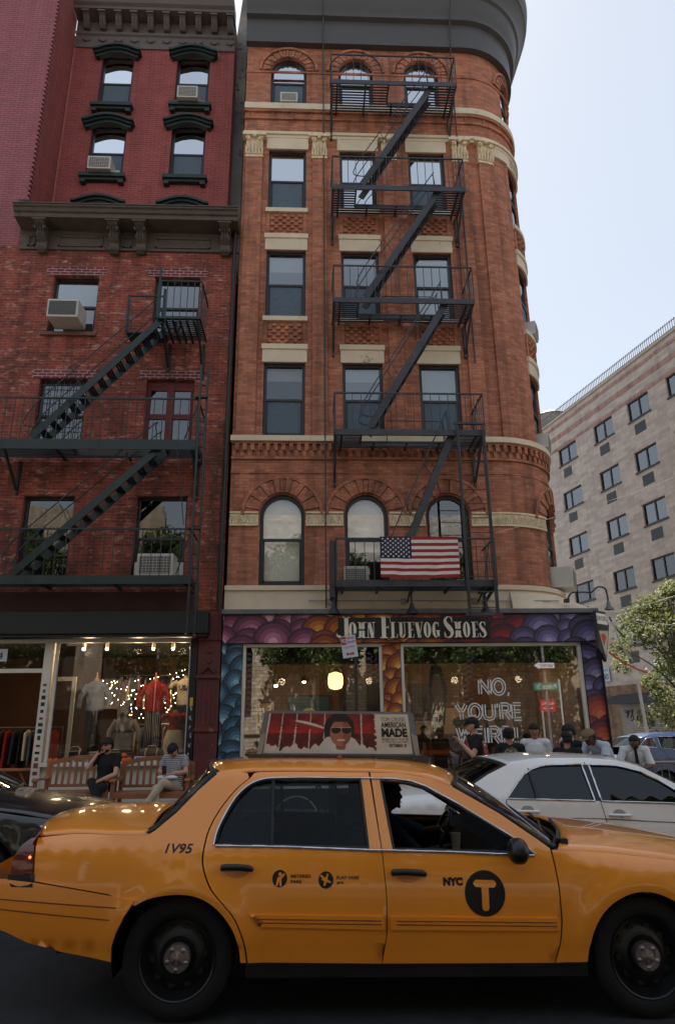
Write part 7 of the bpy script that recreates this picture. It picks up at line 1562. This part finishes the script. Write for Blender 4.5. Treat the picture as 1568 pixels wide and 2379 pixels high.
for x0, x1, lb in ((-4.42, -3.66, 'left white name strip with black capitals on the shop sill'), (-3.28, -2.42, 'right white name strip with black capitals on the shop sill')):
    t = thing('name_strip', lb, 'sign', 'name strips on the shop sill'); MB().box(x0, x1, 13.86, 13.875, 1.09, 1.19).build('board', SG, t); q = MB(); put_text(q, 'BRANDY', (x1-x0)*.38, .065, lambda a, b: (x0+(x1-x0)*.23+a, 13.855, 1.14+b), bold=.03); put_text(q, 'MELVILLE', (x1-x0)*.42, .065, lambda a, b: (x0+(x1-x0)*.76+a, 13.855, 1.14+b), bold=.03)
    hx = x0+(x1-x0)*.48; q.sheet([(hx, 1.11), (hx+.035, 1.15), (hx+.03, 1.17), (hx+.012, 1.172), (hx, 1.158), (hx-.012, 1.172), (hx-.03, 1.17), (hx-.035, 1.15)], [], lambda a, b: (a, 13.855, b)); q.build('lettering', FRM, t, fix=True); rebase(t, ((x0+x1)/2, 13.87, 1.09))
# strings of tiny lights
sl_ = thing('string_lights', 'strings of tiny warm lights draped across the back of the clothes shop', 'lights'); wire = MB(); bl = MB(); rs = random.Random(8)
for k in range(9):
    x0, x1, z0, z1, y, sag = -4.75, -2.75+.1*rs.random(), 2.75-.03*k, 2.95-.05*k, 15.7+.1*k, .15+.07*k
    P = [(x0+(x1-x0)*u, y, z0+(z1-z0)*u-sag*4*u*(1-u)*.8) for u in [i/16 for i in range(17)]]; wire.tube(P, .003, 4)
    for i in range(15): u = rs.random(); bl.ball((x0+(x1-x0)*u, y-.01, z0+(z1-z0)*u-sag*4*u*(1-u)*.8-rs.uniform(0, .05)), .0065, 6, 4)
wire.build('wire', FRM, sl_); tag(bl.build('bulbs', BULB, sl_), kind='stuff'); rebase(sl_, (-3.7, 15.9, 3.2))
for k, x in enumerate((-4.62, -4.15, -3.20, -2.80, -2.42)):
    t = thing('spot_lamp', 'small white ceiling spot lamp in the clothes shop, number %s from the left' % ('one', 'two', 'three', 'four', 'five')[k] if k else 'leftmost small white ceiling spot lamp in the clothes shop window', 'lamp', 'ceiling spots in the clothes shop')
    t['label'] = ['leftmost small white spot lamp in the clothes shop window', 'second white spot lamp from the left in the clothes shop window', 'middle white spot lamp of five in the clothes shop window', 'fourth white spot lamp from the left in the clothes shop window', 'rightmost small white spot lamp in the clothes shop window'][k]
    MB().tube([(0, 0, .1), (0, 0, 0), (0, -.02, -.1)], [.02, .035, .04], 10).build('housing', WHITEP, t, smooth=50); MB().ball((0, -.025, -.115), .028, 8, 6).build('bulb', BULB, t); t.location = (x, 14.5, 3.38)
for x, y, z, e in ((-4.5, 14.45, 3.2, 6), (-3.5, 14.4, 3.2, 6), (-2.6, 14.5, 3.2, 5), (-3.6, 17.6, 2.4, 9), (-7.4, 15.2, 2.8, 8)): lamp(x, y, z, e, (1, .68, .4))
# racks of hanging clothes
rk_cols = [CB, DEN, CDJ, CRM, GRY, CBE, REDK, cloth('plum', srgb(80, 40, 50))]
for (x0, x1, y, z, lb) in ((-4.75, -2.0, 18.0, 3.0, 'high clothes rail near the ceiling at the back of the clothes shop'), (-7.2, -5.25, 15.6, 1.75, 'clothes rack full of hanging clothes in the left bay of the shop'), (-4.6, -2.2, 17.2, 1.8, 'long clothes rack at the back of the shop behind the mannequins')):
    t = thing('clothes_rack', lb, 'clothes rack'); mb = MB(); mb.tube([(x0, y, .32), (x0, y, z), (x1, y, z), (x1, y, .32)], .015, 6); mb.build('rail', POL, t); x = x0+.1; i = 0
    while x < x1-.05:
        h = rs.uniform(.6, 1.0); mb = MB(); mb.prism([(y-.2, z-.12), (y, z-.05), (y+.2, z-.12), (y+.24, z-h), (y-.24, z-h)], lambda a, b, d: (x+d+.02*sin(b*9+i), a-.02*i % .04, b), 0, .035); mb.build('hanging_garment', rk_cols[(i*5+int(h*10)) % 8], t, bevel=.008); x += rs.uniform(.07, .16); i += 1
    rebase(t, ((x0+x1)/2, y, .3))
t = thing('trestle_table', 'unpainted wooden trestle bench in the shop doorway at the left edge', 'table'); MB().box(-.6, .6, -.15, .15, .62, .66).build('tabletop', WOOD, t, bevel=.004)
for s_ in (-.45, .45): MB().bar((s_, 0, .62), (s_-.03, 0, .0), .05, .04).build('leg', WOOD, t); MB().bar((s_*.3, 0, .6), (s_*.95, 0, .1), .03, .03).build('brace', WOOD, t)
t.location = (-5.7, 14.35, .32)
t = thing('number_sign', 'white hanging sign with the number 44 at the left edge of the shop', 'sign'); MB().box(-5.98-.6, -5.92, 13.92, 13.94, 2.98, 3.22).build('board', SG, t); q = MB(); put_text(q, '44', .26, .13, lambda a, b: (-6.12+a, 13.915, 3.09+b)); q.build('digits', FRM, t, fix=True); rebase(t, (-6.2, 13.93, 2.98))
# stickers on the posts
rs = random.Random(12)
post_ = [o for o in COL.objects if o.name.startswith('shop_window_frame')][0]
t = thing('sticker_patch', 'rows of small stickers down the white and black door posts', 'stickers')
for i in range(16):
    z = 2.5-i*.125; w_ = rs.uniform(.05, .09); c = rs.choice([srgb(50, 50, 54), srgb(120, 60, 60), srgb(90, 90, 96), srgb(30, 30, 34)]); MB().box(-5.125-w_/2, -5.125+w_/2, 13.934, 13.938, z, z+rs.uniform(.04, .09)).build('sticker', mat('sticker_%d' % int(c[0]*1000), c, .7, var=.5, sc=40), t)
MB().box(-2.3, -2.24, 13.892, 13.896, 2.1, 2.26).build('sticker', mat('sticker_yellow', srgb(214, 168, 40), .6), t)
for i in range(9):
    z = 2.0-i*.17; mb = MB(); mb.tube([(-2.27+rs.uniform(-.03, .03), 13.893, z+rs.uniform(0, .12)) for _ in range(6)], .006, 4); mb.build('scribble', SG, t)
rebase(t, (-5.1, 13.93, .5))
# ---- drainpipe, dead vines, wires, garlands
o = MB().tube([(-1.80, 13.86, 13.3), (-1.80, 13.88, 8.0), (-1.82, 13.88, 3.95)], .045, 8).build('drainpipe', FRM, smooth=60); tag(o, 'black drainpipe between the worn red building and the corner building', 'pipe')
vn = thing('dead_vine', 'tangle of thin dead vines climbing the red wall edge', 'vine'); rs = random.Random(2)
for k in range(9):
    x = -2.1+.035*k; z = 4.0+rs.random()*.6; P = []
    while z < 7.6+rs.random()*1.2: P.append((x, 13.96-rs.random()*.03, z)); x += rs.uniform(-.05, .052); x = min(-1.86, max(-2.3, x)); z += .16
    MB().tube(catmull(P, 3), rs.uniform(.004, .008), 4).build('stem', BARK, vn)
rebase(vn, (-2.0, 13.95, 4.0))
WIRE = mat('pale_wire', srgb(190, 186, 178), .7)
for k, (a, b, r_, sag, lb) in enumerate(((((3.72, 12.98, 5.35), (16, 22, 11.5), .006, .3, 'thin white wire running from the fire escape across the side street')), (((5.9, 13.5, 3.75), (15, 20, 7.0), .010, .2, 'pale rope rising from the shop corner towards the upper right')), (((5.7, 13.4, 3.78), (15, 22, 4.6), .006, .1, 'pale wire strung level from the shop corner behind the tree')))):
    A, B = Vector(a), Vector(b); tag(MB().tube([A.lerp(B, i/20)-Vector((0, 0, sag*4*i/20*(1-i/20))) for i in range(21)], r_, 5).build('wire', WIRE), lb, 'wire', 'wires across the side street')
def garland(a, b, sag, col, label):
    A, B = Vector(a), Vector(b); mb = MB(); rs = random.Random(hash(label) % 1 or 3); n = int((B-A).length*60)
    for i in range(n):
        u = i/n; p = A.lerp(B, u)-Vector((0, 0, sag*4*u*(1-u))); d = Vector((rs.gauss(0, 1), rs.gauss(0, 1), rs.gauss(0, 1))).normalized()*.045; q_ = d.cross(Vector((0, 0, 1))).normalized()*.006; mb.add([p-q_, p+q_, p+d], [(0, 1, 2)]); mb.add([p-q_, p+q_, p-d], [(0, 1, 2)])
    mb.tube([A.lerp(B, i/12)-Vector((0, 0, sag*4*i/12*(1-i/12))) for i in range(13)], .016, 6); tag(mb.build('tinsel_garland', mat(col[0], col[1], .5), fix=True), label, 'garland', 'tinsel garlands at the shop corner')
garland((5.95, 13.3, 3.70), (6.35, 13.6, 3.35), .05, ('tinsel_green', srgb(30, 100, 60)), 'short green tinsel garland at the top of the triangular sign')
garland((6.0, 13.3, 3.62), (6.5, 13.8, 2.95), .12, ('tinsel_white', srgb(214, 214, 208)), 'white tinsel garland drooping below the triangular sign')
garland((5.88, 13.35, 3.02), (7.4, 15, 2.75), .05, ('tinsel_red', srgb(200, 50, 40)), 'red tinsel garland running right from the foot of the triangular sign')
# tidy origins: loose single meshes get their origin at their own base
for o in list(COL.objects):
    if o.type == 'MESH' and o.parent is None and o.location.length < 1e-6 and o.get('category') and o.data.users == 1:
        vs_ = o.data.vertices; c = Vector(((min(v.co.x for v in vs_)+max(v.co.x for v in vs_))/2, (min(v.co.y for v in vs_)+max(v.co.y for v in vs_))/2, min(v.co.z for v in vs_)))
        o.data.transform(Matrix.Translation(-c)); o.location = c
